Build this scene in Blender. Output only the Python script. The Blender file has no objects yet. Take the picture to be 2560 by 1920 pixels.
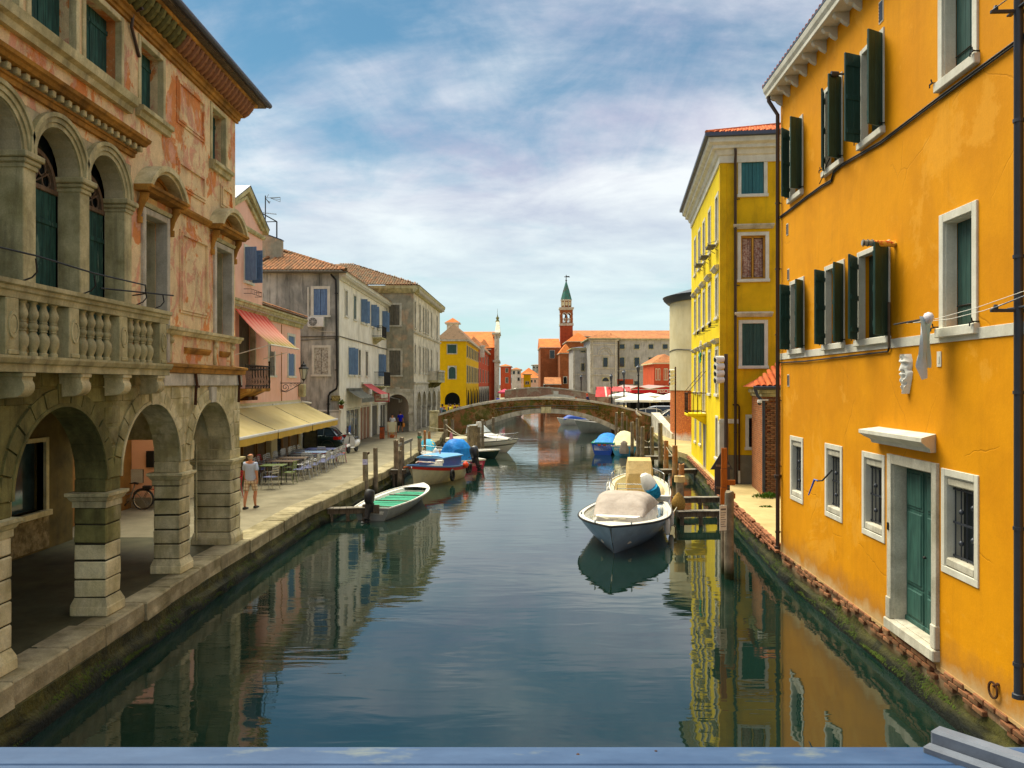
import bpy, bmesh, math, random
from math import sin, cos, pi, radians as R, sqrt, atan2
from mathutils import Vector as V, Matrix
random.seed(7)
S = bpy.context.scene
COL = S.collection
H = 4.7; FPX = 1997.0
cam = bpy.data.cameras.new("camera"); camo = bpy.data.objects.new("camera", cam); COL.objects.link(camo)
cam.sensor_width = 36; cam.lens = 36 * FPX / 2560; cam.clip_end = 6000; cam.clip_start = .05
camo.location = (0,0, H); camo.rotation_euler = (R(90),0,0); S.camera = camo
SUN_EL, SUN_AZ = 62,-40          # azimuth from +Y, positive towards +X
W = bpy.data.worlds.new("World"); S.world = W; W.use_nodes = True
def sky():
    nt = W.node_tree; N = nt.nodes; L = nt.links; N.clear()
    out = N.new('ShaderNodeOutputWorld'); bg = N.new('ShaderNodeBackground'); bg.inputs[1].default_value = .14
    st = N.new('ShaderNodeTexSky'); st.sky_type = 'NISHITA'; st.sun_disc = False
    st.sun_elevation = R(SUN_EL); st.sun_rotation = R(SUN_AZ); st.air_density = 1.0; st.dust_density = .6; st.ozone_density = 1.4
    tc = N.new('ShaderNodeTexCoord'); sp = N.new('ShaderNodeSeparateXYZ'); L.new(tc.outputs['Generated'], sp.inputs[0])
    def m(op, a, b=None, c=None):
        n = N.new('ShaderNodeMath'); n.operation = op
        for i, q in enumerate((a, b, c)):
            if q is None: continue
            if isinstance(q, (int, float)): n.inputs[i].default_value = q
            else: L.new(q, n.inputs[i])
        return n.outputs[0]
    zc = m('ADD', m('MAXIMUM', sp.outputs[2],0.0),.16)
    cx = N.new('ShaderNodeCombineXYZ'); L.new(m('DIVIDE', sp.outputs[0], zc), cx.inputs[0]); L.new(m('DIVIDE', sp.outputs[1], zc), cx.inputs[1])
    def noise(sc, det, rgh, off, dist=0.):
        mp = N.new('ShaderNodeMapping'); mp.inputs['Location'].default_value = off; mp.inputs['Scale'].default_value = sc; mp.inputs['Rotation'].default_value = (0,0,.35)
        L.new(cx.outputs[0], mp.inputs[0])
        n = N.new('ShaderNodeTexNoise'); n.inputs['Scale'].default_value = 1; n.inputs['Detail'].default_value = det
        n.inputs['Roughness'].default_value = rgh; n.inputs['Distortion'].default_value = dist; L.new(mp.outputs[0], n.inputs['Vector']); return n.outputs[0]
    n1 = noise((.62,.95,1),9,.58, (3.3,2.2,0),.25); n2 = noise((3.2,1.6,1),8,.62, (.5,7.1,0),.6)
    s = m('ADD', m('MULTIPLY', n1,.80), m('MULTIPLY', n2,.20))
    mr = N.new('ShaderNodeMapRange'); mr.inputs[1].default_value = .345; mr.inputs[2].default_value = .54; L.new(s, mr.inputs[0]); mr.interpolation_type = 'SMOOTHSTEP'
    cr = N.new('ShaderNodeValToRGB'); L.new(noise((1.5,1.9,1),7,.6, (8,2,0),.3), cr.inputs[0])
    e = cr.color_ramp.elements; e[0].position = .34; e[0].color = (2.6,2.6,3.3,1); e[1].position = .66; e[1].color = (4.7,4.75,4.8,1)
    hs = N.new('ShaderNodeHueSaturation'); hs.inputs['Saturation'].default_value = 1.12; hs.inputs['Value'].default_value = .43; L.new(st.outputs[0], hs.inputs['Color'])
    mx = N.new('ShaderNodeMix'); mx.data_type = 'RGBA'; tn = N.new('ShaderNodeMix'); tn.data_type = 'RGBA'; tn.blend_type = 'MULTIPLY'; tn.inputs['Factor'].default_value = 1; L.new(hs.outputs[0], tn.inputs['A']); tn.inputs['B'].default_value = (.74,1.08,1.0,1); L.new(m('MULTIPLY', mr.outputs[0],.88), mx.inputs['Factor']); L.new(tn.outputs['Result'], mx.inputs['A']); L.new(cr.outputs[0], mx.inputs['B'])
    hz = N.new('ShaderNodeMapRange'); hz.inputs[1].default_value = .0; hz.inputs[2].default_value = .30; hz.inputs[3].default_value = .86; hz.inputs[4].default_value = 0; hz.interpolation_type = 'SMOOTHSTEP'
    L.new(m('ABSOLUTE', sp.outputs[2]), hz.inputs[0])
    m2 = N.new('ShaderNodeMix'); m2.data_type = 'RGBA'; L.new(hz.outputs[0], m2.inputs['Factor']); L.new(mx.outputs['Result'], m2.inputs['A']); m2.inputs['B'].default_value = (3.1,4.1,4.15,1)
    L.new(m2.outputs['Result'], bg.inputs[0]); L.new(bg.outputs[0], out.inputs[0])
sky()
sl = bpy.data.lights.new("sun", 'SUN'); so = bpy.data.objects.new("sun", sl); COL.objects.link(so)
sl.energy = 4.8; sl.angle = R(50); sl.color = (1,.95,.76)
_d = V((sin(R(SUN_AZ)) * cos(R(SUN_EL)), cos(R(SUN_AZ)) * cos(R(SUN_EL)), sin(R(SUN_EL))))
so.rotation_euler = (-_d).to_track_quat('-Z', 'Y').to_euler(); so.location = (0,0,60)
vs = S.view_settings; vs.view_transform = 'Standard'; vs.look = 'None'; vs.exposure = .68; vs.gamma = 1; vs.use_curve_mapping = False
S.cycles.max_bounces = 7; S.cycles.diffuse_bounces = 4; S.cycles.glossy_bounces = 4; S.cycles.transmission_bounces = 4
S.cycles.use_denoising = True
def link(o, parent=None):
    COL.objects.link(o)
    if parent is not None: o.parent = parent
    return o
def tag(o, label=None, cat=None, group=None, kind=None):
    if label: o['label'] = label
    if cat: o['category'] = cat
    if group: o['group'] = group
    if kind: o['kind'] = kind
    return o
def thing(name, label, cat, loc=(0,0,0), rz=0, group=None):
    o = bpy.data.objects.new(name, None); o.location = loc; o.rotation_euler = (0,0, rz); o.empty_display_size = .2
    return tag(link(o), label, cat, group)
def clone(root, loc=None, rz=None, label=None, group=None, parent=None):
    c = root.copy(); link(c, parent)
    if loc is not None: c.location = loc
    if rz is not None: c.rotation_euler = (0,0, rz)
    if label: c['label'] = label
    if group: c['group'] = group
    for ch in root.children: clone(ch, parent=c)
    return c
class MB:
    def __init__(s): s.v = []; s.f = []; s.m = []; s.mi = 0; s.T = None
    def P(s, *ps):
        i = len(s.v)
        for p in ps:
            p = V(p)
            s.v.append(s.T @ p if s.T else p)
        return i
    def F(s, *idx): s.f.append(idx); s.m.append(s.mi)
    def poly(s, pts): i = s.P(*pts); s.F(*range(i, i + len(pts))); return s
    def box(s, x0, x1, y0, y1, z0, z1, ch=0, j=0):
        if x0 > x1: x0, x1 = x1, x0
        if y0 > y1: y0, y1 = y1, y0
        if z0 > z1: z0, z1 = z1, z0
        if ch:
            ch = min(ch, (x1 - x0) / 2.2, (y1 - y0) / 2.2, (z1 - z0) / 2.2)
            r = lambda: random.uniform(-j, j) if j else 0
            idx = {}
            for a, X in ((0, x0), (1, x1)):
                for b, Y in ((0, y0), (1, y1)):
                    for c, Z in ((0, z0), (1, z1)):
                        sx, sy, sz = (1 - 2 * a) * ch, (1 - 2 * b) * ch, (1 - 2 * c) * ch
                        q = (r(), r(), r())
                        i = s.P((X + q[0], Y + sy + q[1], Z + sz + q[2]), (X + sx + q[0], Y + q[1], Z + sz + q[2]), (X + sx + q[0], Y + sy + q[1], Z + q[2]))
                        idx[a, b, c] = i
            g = lambda a, b, c, k: idx[a, b, c] + k
            for a in (0,1):
                s.F(g(a,0,0,0), g(a,1,0,0), g(a,1,1,0), g(a,0,1,0)); s.F(g(0,a,0,1), g(1,a,0,1), g(1,a,1,1), g(0,a,1,1)); s.F(g(0,0,a,2), g(1,0,a,2), g(1,1,a,2), g(0,1,a,2))
                for b in (0,1):
                    s.F(g(a,b,0,0), g(a,b,1,0), g(a,b,1,1), g(a,b,0,1)); s.F(g(a,0,b,0), g(a,1,b,0), g(a,1,b,2), g(a,0,b,2)); s.F(g(0,a,b,1), g(1,a,b,1), g(1,a,b,2), g(0,a,b,2))
                    for c in (0,1): s.F(g(a,b,c,0), g(a,b,c,1), g(a,b,c,2))
            return s
        i = s.P((x0,y0,z0),(x1,y0,z0),(x1,y1,z0),(x0,y1,z0),(x0,y0,z1),(x1,y0,z1),(x1,y1,z1),(x0,y1,z1))
        for q in ((0,3,2,1),(4,5,6,7),(0,1,5,4),(1,2,6,5),(2,3,7,6),(3,0,4,7)): s.F(*[i + k for k in q])
        return s
    def hexa(s, b, t):
        i = s.P(*b, *t); n = len(b)
        s.F(*[i + k for k in reversed(range(n))]); s.F(*[i + n + k for k in range(n)])
        for k in range(n): s.F(i + k, i + (k + 1) % n, i + n + (k + 1) % n, i + n + k)
        return s
    def profx(s, pts, x0, x1, e0=0, e1=0):      # (y,z) profile swept along x
        return s.hexa([(x0 - e0 * (-y), y, z) for y, z in pts], [(x1 + e1 * (-y), y, z) for y, z in pts])
    def profy(s, pts, y0, y1):      # (x,z) profile swept along y
        return s.hexa([(x, y0, z) for x, z in pts], [(x, y1, z) for x, z in pts])
    def ring(s, cx, cz, r0, r1, y0, y1, a0, a1, n=8, kx=1, kz=1):   # arc band in the xz plane
        L = []
        for k in range(n + 1):
            a = a0 + (a1 - a0) * k / n; c, d = cos(a) * kx, sin(a) * kz
            L.append(s.P((cx + r0*c, y0, cz + r0*d), (cx + r1*c, y0, cz + r1*d), (cx + r1*c, y1, cz + r1*d), (cx + r0*c, y1, cz + r0*d)))
        for k in range(n):
            a, b = L[k], L[k + 1]
            for q in range(4): s.F(a + q, a + (q + 1) % 4, b + (q + 1) % 4, b + q)
        s.F(*[L[0] + q for q in range(4)]); s.F(*[L[-1] + q for q in range(4)])
        return s
    def lathe(s, prof, n=12, c=(0,0,0), ang=2 * pi, a0=0, sx=1, sy=1):
        full = abs(ang - 2 * pi) < 1e-6; rows = []
        for r, z in prof:
            rows.append(s.P(*[(c[0] + sx * r * cos(a0 + ang * k / n), c[1] + sy * r * sin(a0 + ang * k / n), c[2] + z) for k in range(n if full else n + 1)]))
        for a, b in zip(rows, rows[1:]):
            for k in range(n):
                k2 = (k + 1) % n if full else k + 1
                s.F(a + k, a + k2, b + k2, b + k)
        if full:
            if prof[0][0] > 1e-4: s.F(*[rows[0] + k for k in reversed(range(n))])
            if prof[-1][0] > 1e-4: s.F(*[rows[-1] + k for k in range(n)])
        return s
    def tube(s, pts, r, n=6, r1=None, flat=1):
        pts = [V(p) for p in pts]; rows = []; up = None
        for i, p in enumerate(pts):
            t = (pts[min(i + 1, len(pts) - 1)] - pts[max(i - 1,0)]).normalized()
            if up is None: up = V((0,0,1)) if abs(t.z) < .9 else V((1,0,0))
            a = t.cross(up).normalized(); b = a.cross(t).normalized(); up = b
            q = (i / max(1, len(pts) - 1)); rr = r if r1 is None else r + (r1 - r) * q
            if not isinstance(r, (int, float)): rr = r[i]
            rows.append(s.P(*[p + a * rr * cos(2*pi*k/n) + b * rr * flat * sin(2*pi*k/n) for k in range(n)]))
        for a, b in zip(rows, rows[1:]):
            for k in range(n): s.F(a + k, a + (k + 1) % n, b + (k + 1) % n, b + k)
        s.F(*[rows[0] + k for k in reversed(range(n))]); s.F(*[rows[-1] + k for k in range(n)])
        return s
    def loft(s, rows, close=False, cap=True):     # rows of equal-length point lists
        L = [s.P(*r) for r in rows]; n = len(rows[0])
        for a, b in zip(L, L[1:]):
            for k in range(n if close else n - 1): s.F(a + k, a + (k + 1) % n, b + (k + 1) % n, b + k)
        if cap and close: s.F(*[L[0] + k for k in reversed(range(n))]); s.F(*[L[-1] + k for k in range(n)])
        return s
    def build(s, name, mat, parent=None, smooth=None, loc=None, rot=None, kind=None, label=None, norm=True):
        me = s.mesh(name, mat, smooth, norm); o = bpy.data.objects.new(name, me)
        if loc: o.location = loc
        if rot: o.rotation_euler = rot
        link(o, parent)
        return tag(o, label, None, None, kind)
    def mesh(s, name, mat, smooth=None, norm=True):
        me = bpy.data.meshes.new(name)
        me.from_pydata([tuple(v) for v in s.v], [], s.f)
        mats = mat if isinstance(mat, (list, tuple)) else [mat]
        for m in mats: me.materials.append(m)
        if len(mats) > 1: me.polygons.foreach_set('material_index', s.m)
        if norm:
            bm = bmesh.new(); bm.from_mesh(me); bmesh.ops.recalc_face_normals(bm, faces=bm.faces); bm.to_mesh(me); bm.free()
        if smooth:
            me.polygons.foreach_set('use_smooth', [True] * len(me.polygons)); me.set_sharp_from_angle(angle=R(smooth))
        me.update(); return me
def place(name, me, parent, loc, rot=(0,0,0), sc=None, kind=None):
    o = bpy.data.objects.new(name, me); o.location = loc; o.rotation_euler = rot
    if sc: o.scale = sc
    if kind: o['kind'] = kind
    return link(o, parent)
class Fac:
    def __init__(s, P0, P1, z0=0):
        s.P0 = V(P0[:2]); d = V(P1[:2]) - s.P0; s.len = d.length; s.d = d.normalized(); s.n = V((s.d.y,-s.d.x)); s.rz = atan2(s.d.y, s.d.x); s.wins = []
    def hit(s, px, py, d=0):
        r = V(((px - 1280) / FPX,1,-(py - 960) / FPX)); q = s.P0 + s.n * d
        t = q.dot(s.n) / (r.x * s.n.x + r.y * s.n.y)
        p = r * t; return (p.xy - s.P0).dot(s.d), H + p.z
    def s(s_, px, d=0): return s_.hit(px,960, d)[0]
    def z(s_, px, py, d=0): return s_.hit(px, py, d)[1]
    def rect(s, px0, py0, px1, py1, d=0):
        a, b = s.hit(px0, py0, d), s.hit(px1, py1, d); return min(a[0], b[0]), max(a[0], b[0]), min(a[1], b[1]), max(a[1], b[1])
    def w(s, x, d=0, z=0):
        p = s.P0 + s.d * x + s.n * d; return V((p.x, p.y, z))
def G(px, py, z=0):       # ground point seen at a pixel, on the level z
    Y = (H - z) * FPX / (py - 960); return V(((px - 1280) / FPX * Y, Y, z))
def at(px, Y, z=0): return V(((px - 1280) / FPX * Y, Y, z))
def zat(py, Y): return H - (py - 960) / FPX * Y
def wall(mb, x0, x1, z0, z1, holes=(), y=0, th=.3, back=False, sides=False, reveal=True):
    """wall sheet with rectangular or arched openings: hole = (s0,s1,z0,z1[,rise])"""
    xs = sorted({x0, x1, *[h[0] for h in holes], *[h[1] for h in holes]}); zs = sorted({z0, z1, *[h[2] for h in holes], *[h[3] for h in holes]})
    xs = [a for a in xs if x0 <= a <= x1]; zs = [a for a in zs if z0 <= a <= z1]
    for yy in ((y, y + th) if back else (y,)):
        for a, b in zip(xs, xs[1:]):
            run = None
            for c, d in zip(zs, zs[1:]):
                if b - a < 1e-5 or d - c < 1e-5: continue
                mx, mz = (a + b) / 2, (c + d) / 2
                if any(h[0] < mx < h[1] and h[2] < mz < h[3] for h in holes): continue
                mb.poly([(a, yy, c), (b, yy, c), (b, yy, d), (a, yy, d)])
        for h in holes:
            if len(h) > 4 and h[4]:
                cx, rx, rz = (h[0] + h[1]) / 2, (h[1] - h[0]) / 2, h[4]; sp = h[3] - rz; n = 12
                for k in range(n):
                    a, b = pi - pi * k / n, pi - pi * (k + 1) / n
                    p = (cx + rx * cos(a), sp + rz * sin(a)); q = (cx + rx * cos(b), sp + rz * sin(b))
                    mb.poly([(p[0], yy, p[1]), (q[0], yy, q[1]), (q[0], yy, h[3]), (p[0], yy, h[3])] if 0 < k < n - 1 else
                            ([(p[0], yy, p[1]), (q[0], yy, q[1]), (q[0], yy, h[3]), (p[0], yy, h[3])]))
    if reveal:
        for h in holes:
            a, b, c, d = h[:4]; t = y + th; rz = h[4] if len(h) > 4 else 0; sp = d - rz
            mb.poly([(a, y, c), (a, t, c), (a, t, sp), (a, y, sp)]); mb.poly([(b, y, c), (b, t, c), (b, t, sp), (b, y, sp)])
            if c > z0 + .01: mb.poly([(a, y, c), (b, y, c), (b, t, c), (a, t, c)])
            if rz:
                cx, rx = (a + b) / 2, (b - a) / 2
                for k in range(12):
                    u, w_ = pi * k / 12, pi * (k + 1) / 12
                    p = (cx + rx * cos(u), sp + rz * sin(u)); q = (cx + rx * cos(w_), sp + rz * sin(w_))
                    mb.poly([(p[0], y, p[1]), (q[0], y, q[1]), (q[0], t, q[1]), (p[0], t, p[1])])
            else: mb.poly([(a, y, d), (b, y, d), (b, t, d), (a, t, d)])
    return mb
def hexc(h, k=1.):
    o = []
    for i in (0,2,4):
        c = int(h[i:i+2],16) / 255; o.append((c / 12.92 if c <= .04045 else ((c + .055) / 1.055) ** 2.4) * k)
    return tuple(o) + (1,)
class NT:
    def __init__(s, name):
        s.mat = bpy.data.materials.new(name); s.mat.use_nodes = True; s.n = s.mat.node_tree.nodes; s.l = s.mat.node_tree.links
        s.b = s.n['Principled BSDF']; s.out = s.n['Material Output']; s.tc = s.n.new('ShaderNodeTexCoord'); s.co = s.tc.outputs['Object']
    def map(s, sc=(1,1,1), loc=(0,0,0), rot=(0,0,0), src=None):
        m = s.n.new('ShaderNodeMapping'); m.inputs['Scale'].default_value = sc; m.inputs['Location'].default_value = loc; m.inputs['Rotation'].default_value = rot
        s.l.new(src or s.co, m.inputs[0]); return m.outputs[0]
    def noise(s, scale=5, det=5, rough=.6, dist=0, sc=None, loc=(0,0,0), src=None):
        n = s.n.new('ShaderNodeTexNoise'); n.inputs['Scale'].default_value = scale; n.inputs['Detail'].default_value = det; n.inputs['Roughness'].default_value = rough; n.inputs['Distortion'].default_value = dist
        s.l.new(s.map(sc or (1,1,1), loc, src=src), n.inputs['Vector']); return n.outputs[0]
    def ramp(s, v, a, b, lo=0., hi=1.):
        n = s.n.new('ShaderNodeMapRange'); n.inputs[1].default_value = a; n.inputs[2].default_value = b; n.inputs[3].default_value = lo; n.inputs[4].default_value = hi; n.clamp = True
        s.l.new(v, n.inputs[0]); return n.outputs[0]
    def math(s, op, a, b=0.):
        n = s.n.new('ShaderNodeMath'); n.operation = op
        for i, q in enumerate((a, b)):
            if isinstance(q, (int, float)): n.inputs[i].default_value = q
            else: s.l.new(q, n.inputs[i])
        return n.outputs[0]
    def mix(s, f, a, b, mode='MIX'):
        n = s.n.new('ShaderNodeMix'); n.data_type = 'RGBA'; n.blend_type = mode
        for k, q in (('Factor', f), ('A', a), ('B', b)):
            if isinstance(q, (int, float)): n.inputs[k].default_value = q
            elif isinstance(q, tuple): n.inputs[k].default_value = q
            else: s.l.new(q, n.inputs[k])
        return n.outputs['Result']
    def val(s, c, v):      # brightness by factor socket
        n = s.n.new('ShaderNodeHueSaturation'); s.l.new(v, n.inputs['Value'])
        if isinstance(c, tuple): n.inputs['Color'].default_value = c
        else: s.l.new(c, n.inputs['Color'])
        return n.outputs[0]
    def rnd(s):
        a = s.n.new('ShaderNodeObjectInfo').outputs['Random']; b = s.n.new('ShaderNodeNewGeometry').outputs['Random Per Island']
        return s.math('FRACT', s.math('ADD', a, b))
    def bump(s, h, st=.3, dist=.02, prev=None):
        n = s.n.new('ShaderNodeBump'); n.inputs['Strength'].default_value = st; n.inputs['Distance'].default_value = dist; s.l.new(h, n.inputs['Height'])
        if prev: s.l.new(prev, n.inputs['Normal'])
        return n.outputs[0]
    def done(s, col, rough=.8, nrm=None, metal=0, spec=.4, ior=None):
        if isinstance(col, tuple): s.b.inputs['Base Color'].default_value = col
        else: s.l.new(col, s.b.inputs['Base Color'])
        if isinstance(rough, (int, float)): s.b.inputs['Roughness'].default_value = rough
        else: s.l.new(rough, s.b.inputs['Roughness'])
        s.b.inputs['Metallic'].default_value = metal; s.b.inputs['Specular IOR Level'].default_value = spec
        if ior: s.b.inputs['IOR'].default_value = ior
        if nrm: s.l.new(nrm, s.b.inputs['Normal'])
        return s.mat
def mat(name, c, c2=None, amt=.5, psc=1.2, sharp=.12, rough=.85, var=.18, vsc=2.5, fine=.12, fsc=40, streak=0, sc2='4A4838', bump=.35, bd=.01, rnd=0, metal=0, spec=.16, low=None, pz=1.):
    """general weathered surface: base + patches of c2 + tone variation + vertical streaks + fine grain"""
    t = NT(name); base = hexc(c) if isinstance(c, str) else c
    if c2:
        n = t.noise(psc,9,.62,.3, sc=(1,1, pz)); k = .5 + (0.5 - amt) * .35
        base = t.mix(t.ramp(n, k - sharp / 2, k + sharp / 2), base, hexc(c2) if isinstance(c2, str) else c2)
    if streak:
        n = t.noise(2.2,7,.65,.2, sc=(1.6,1.6,.22), loc=(3,1,5)); base = t.mix(t.math('MULTIPLY', t.ramp(n,.5,.72), streak), base, hexc(sc2))
    if low:      # growth or damp up to a height (z0,z1,colour)
        sp = t.n.new('ShaderNodeSeparateXYZ'); t.l.new(t.co, sp.inputs[0])
        zz = t.math('ADD', sp.outputs[2], t.math('MULTIPLY', t.noise(1.6,6,.65, loc=(9,0,0)), low[3] if len(low) > 3 else .5))
        base = t.mix(t.ramp(zz, low[0], low[1],1,0), base, hexc(low[2]))
    v = t.ramp(t.noise(vsc,6,.6, loc=(2,7,1)),.3,.7,1 - var,1 + var)
    if fine: v = t.math('MULTIPLY', v, t.ramp(t.noise(fsc,4,.6),.3,.7,1 - fine,1 + fine))
    if rnd: v = t.math('MULTIPLY', v, t.ramp(t.rnd(),0,1,1 - rnd,1 + rnd))
    col = t.val(base, v)
    nr = t.bump(t.noise(fsc * .6,6,.65), bump, bd) if bump else None
    return t.done(col, rough, nr, metal, spec)
def peel(name, c1, c2, c3, c4='6A5E46'):
    t = NT(name)
    a = t.noise(1.1,10,.66,.5, sc=(1,1,.75)); b = t.noise(2.6,9,.7,.6, sc=(1,1,.6), loc=(4,4,1)); c = t.noise(.8,8,.7,.2, sc=(2,2,.5), loc=(0,8,3))
    col = t.mix(t.ramp(a,.435,.46), hexc(c1), hexc(c2)); col = t.mix(t.ramp(b,.52,.58), col, hexc(c3))
    col = t.mix(t.math('MULTIPLY', t.ramp(c,.54,.74),.45), col, hexc(c4))
    col = t.mix(t.math('MULTIPLY', t.ramp(t.noise(9,8,.7),.58,.66),.5), col, hexc('E0C890'))
    v = t.math('MULTIPLY', t.ramp(t.noise(3,6),.3,.7,.84,1.14), t.ramp(t.noise(50,4),.3,.7,.88,1.1))
    h = t.math('ADD', t.ramp(a,.47,.51), t.math('ADD', t.ramp(b,.53,.57), t.math('MULTIPLY', t.noise(25,5),.4)))
    return t.done(t.val(col, v),.92, t.bump(h,.5,.012),0,.2)
def tiles(name, a, b, c):
    t = NT(name); r = t.rnd()
    cr = t.n.new('ShaderNodeValToRGB'); t.l.new(r, cr.inputs[0]); e = cr.color_ramp.elements
    e[0].color = hexc(a); e[1].color = hexc(c); q = e.new(.5); q.color = hexc(b)
    col = t.mix(t.math('MULTIPLY', t.ramp(t.noise(2.5,8,.7),.5,.68),.65), cr.outputs[0], hexc('3E3A26'))
    return t.done(t.val(col, t.ramp(t.noise(40,4),.3,.7,.8,1.15)),.9, t.bump(t.noise(30,5),.4,.01),0,.2)
def brickm(name, c1, c2, cm, sx=1., rot=(0,0,0), moss=None, patch=None):
    t = NT(name); n = t.n.new('ShaderNodeTexBrick'); n.inputs['Scale'].default_value = 1; n.inputs['Brick Width'].default_value = .25; n.inputs['Row Height'].default_value = .075; n.inputs['Mortar Size'].default_value = .008; n.inputs['Mortar Smooth'].default_value = .3
    sp = t.n.new('ShaderNodeSeparateXYZ'); t.l.new(t.co, sp.inputs[0]); cb = t.n.new('ShaderNodeCombineXYZ'); t.l.new(t.math('ADD', sp.outputs[0], sp.outputs[1]), cb.inputs[0]); t.l.new(sp.outputs[2], cb.inputs[1])
    t.l.new(cb.outputs[0], n.inputs['Vector'])
    n.inputs['Color1'].default_value = hexc(c1); n.inputs['Color2'].default_value = hexc(c2); n.inputs['Mortar'].default_value = hexc(cm)
    col = n.outputs['Color']
    if patch: col = t.mix(t.ramp(t.noise(.7,9,.65,.4, loc=(5,3,0)),.52,.58), col, hexc(patch))
    if moss: col = t.mix(t.ramp(t.noise(1.3,9,.7,.6),.47,.56), col, hexc(moss))
    col = t.mix(t.math('MULTIPLY', t.ramp(t.noise(.5,8,.7),.5,.7),.5), col, hexc('4A4030'))
    return t.done(t.val(col, t.ramp(t.noise(4,6),.3,.7,.8,1.18)),.92, t.bump(n.outputs['Fac'],-.4,.01),0,.2)
def glassm(name, c='10181C', rough=.12):
    t = NT(name); return t.done(t.mix(t.ramp(t.noise(1.2,3),.4,.6), hexc(c), hexc(c,1.9)), rough, t.bump(t.noise(1.5,2),.08,.02),0,.6)
def woodm(name, c, c2, rough=.85, var=.25, vert=True, rnd=.12, chip=None, ca=.6):
    t = NT(name); sc = (9,9,.8) if vert else (.8,9,9)
    n = t.noise(2.5,8,.65,.4, sc=sc); col = t.mix(t.ramp(n,.38,.62), hexc(c), hexc(c2))
    if chip: col = t.mix(t.ramp(t.noise(2.2,9,.72,.3, sc=(3,3,.7), loc=(5,2,0)), ca, ca + .05), col, hexc(chip))
    v = t.math('MULTIPLY', t.ramp(t.noise(3,5),.3,.7,1 - var,1 + var), t.ramp(t.rnd(),0,1,1 - rnd,1 + rnd))
    return t.done(t.val(col, v), rough, t.bump(n,.45,.008),0,.3)
def paint(name, c, rough=.4, metal=0, var=.08, bump=0, spec=.5, dirt=0, dc='4A463A'):
    t = NT(name); col = hexc(c)
    if dirt: col = t.mix(t.math('MULTIPLY', t.ramp(t.noise(3,8,.7),.5,.7), dirt), col, hexc(dc))
    return t.done(t.val(col, t.ramp(t.noise(4,5),.3,.7,1 - var,1 + var)), rough, t.bump(t.noise(20,4), bump,.01) if bump else None, metal, spec)
def waterm():
    t = NT('canal_water'); g = t.n.new('ShaderNodeNewGeometry'); P = g.outputs['Position']
    a = t.noise(1,3,.5,.3, sc=(.4,1.2,1), src=P); b = t.noise(1,4,.55,.5, sc=(1.3,5.0,1), loc=(3,9,0), src=P); c = t.noise(1,3,.6,0, sc=(5,16,1), src=P)
    sp = t.n.new('ShaderNodeSeparateXYZ'); t.l.new(P, sp.inputs[0])
    far = t.math('MULTIPLY', t.ramp(sp.outputs[1],22,36), t.ramp(t.noise(1,3,.5, sc=(.03,.09,1), src=P),.42,.6,.25,1))
    left = t.ramp(sp.outputs[0],-1.5,-5.0,0,1)
    k = t.math('ADD',.08, t.math('ADD', t.math('MULTIPLY', far,.8), t.math('MULTIPLY', left,.22)))
    h = t.math('ADD', t.math('MULTIPLY', a,.55), t.math('ADD', t.math('MULTIPLY', t.math('MULTIPLY', b, k),.34), t.math('MULTIPLY', t.math('MULTIPLY', c, far),.05)))
    col = t.mix(t.ramp(t.noise(1,4,.6, sc=(.2,.2,1), src=P),.4,.6), (.003,.013,.009,1), (.005,.019,.013,1))
    return t.done(col,.0, t.bump(h,1,.017),0,.5,1.85)
M = {}
M['water'] = waterm()
M['stone'] = mat('weathered_istrian_stone', 'DCD0A4', 'B2A674',.42,1.6,.3, var=.2, streak=.6, sc2='55503C', rnd=.14, bump=.6, bd=.015)
M['stone_pale'] = mat('pale_stone', 'CFC8B4', 'A8A08A',.4,2,.3, var=.12, streak=.4, rnd=.08, bump=.4)
M['stone_dark'] = mat('sooty_vignetted_stone', '8A8650', '605C36',.5,.9,.3, var=.3, streak=.6, sc2='26271A', rnd=.12, bump=.6, bd=.015)  # soot, plus vignette darkening of the left edge put into the colour
M['stone_grey'] = mat('grey_stone', 'C8BF92', '9C9468',.45,2.2,.3, var=.18, streak=.55, sc2='3F3D33', rnd=.08, bump=.5)
M['joint'] = mat('mortar_joint', '6E6650', '4E4A38',.5,2,.3, bump=.5)
M['ochre_stone'] = mat('ochre_cornice_stone', 'C08C3E', '7E5A28',.5,1.5,.3, var=.25, streak=.6, sc2='4A3A1E', rnd=.08, bump=.5)
M['peel'] = peel('peeling_orange_plaster', 'D88C50', 'E6CC9C', 'DCA484')
M['greyplaster'] = mat('grey_render', 'C4BA96', 'A29A74',.4,.8,.3, var=.2, streak=.4, sc2='5E5A4E', bump=.4)
M['orange'] = mat('orange_plaster', 'E49400', 'DA8A00',.5,.6,.4, rough=.75, var=.07, vsc=.8, fine=.04, streak=.35, sc2='C07604', bump=.3, bd=.006, low=(.66,1.0, 'B8741C',.7))
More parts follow.
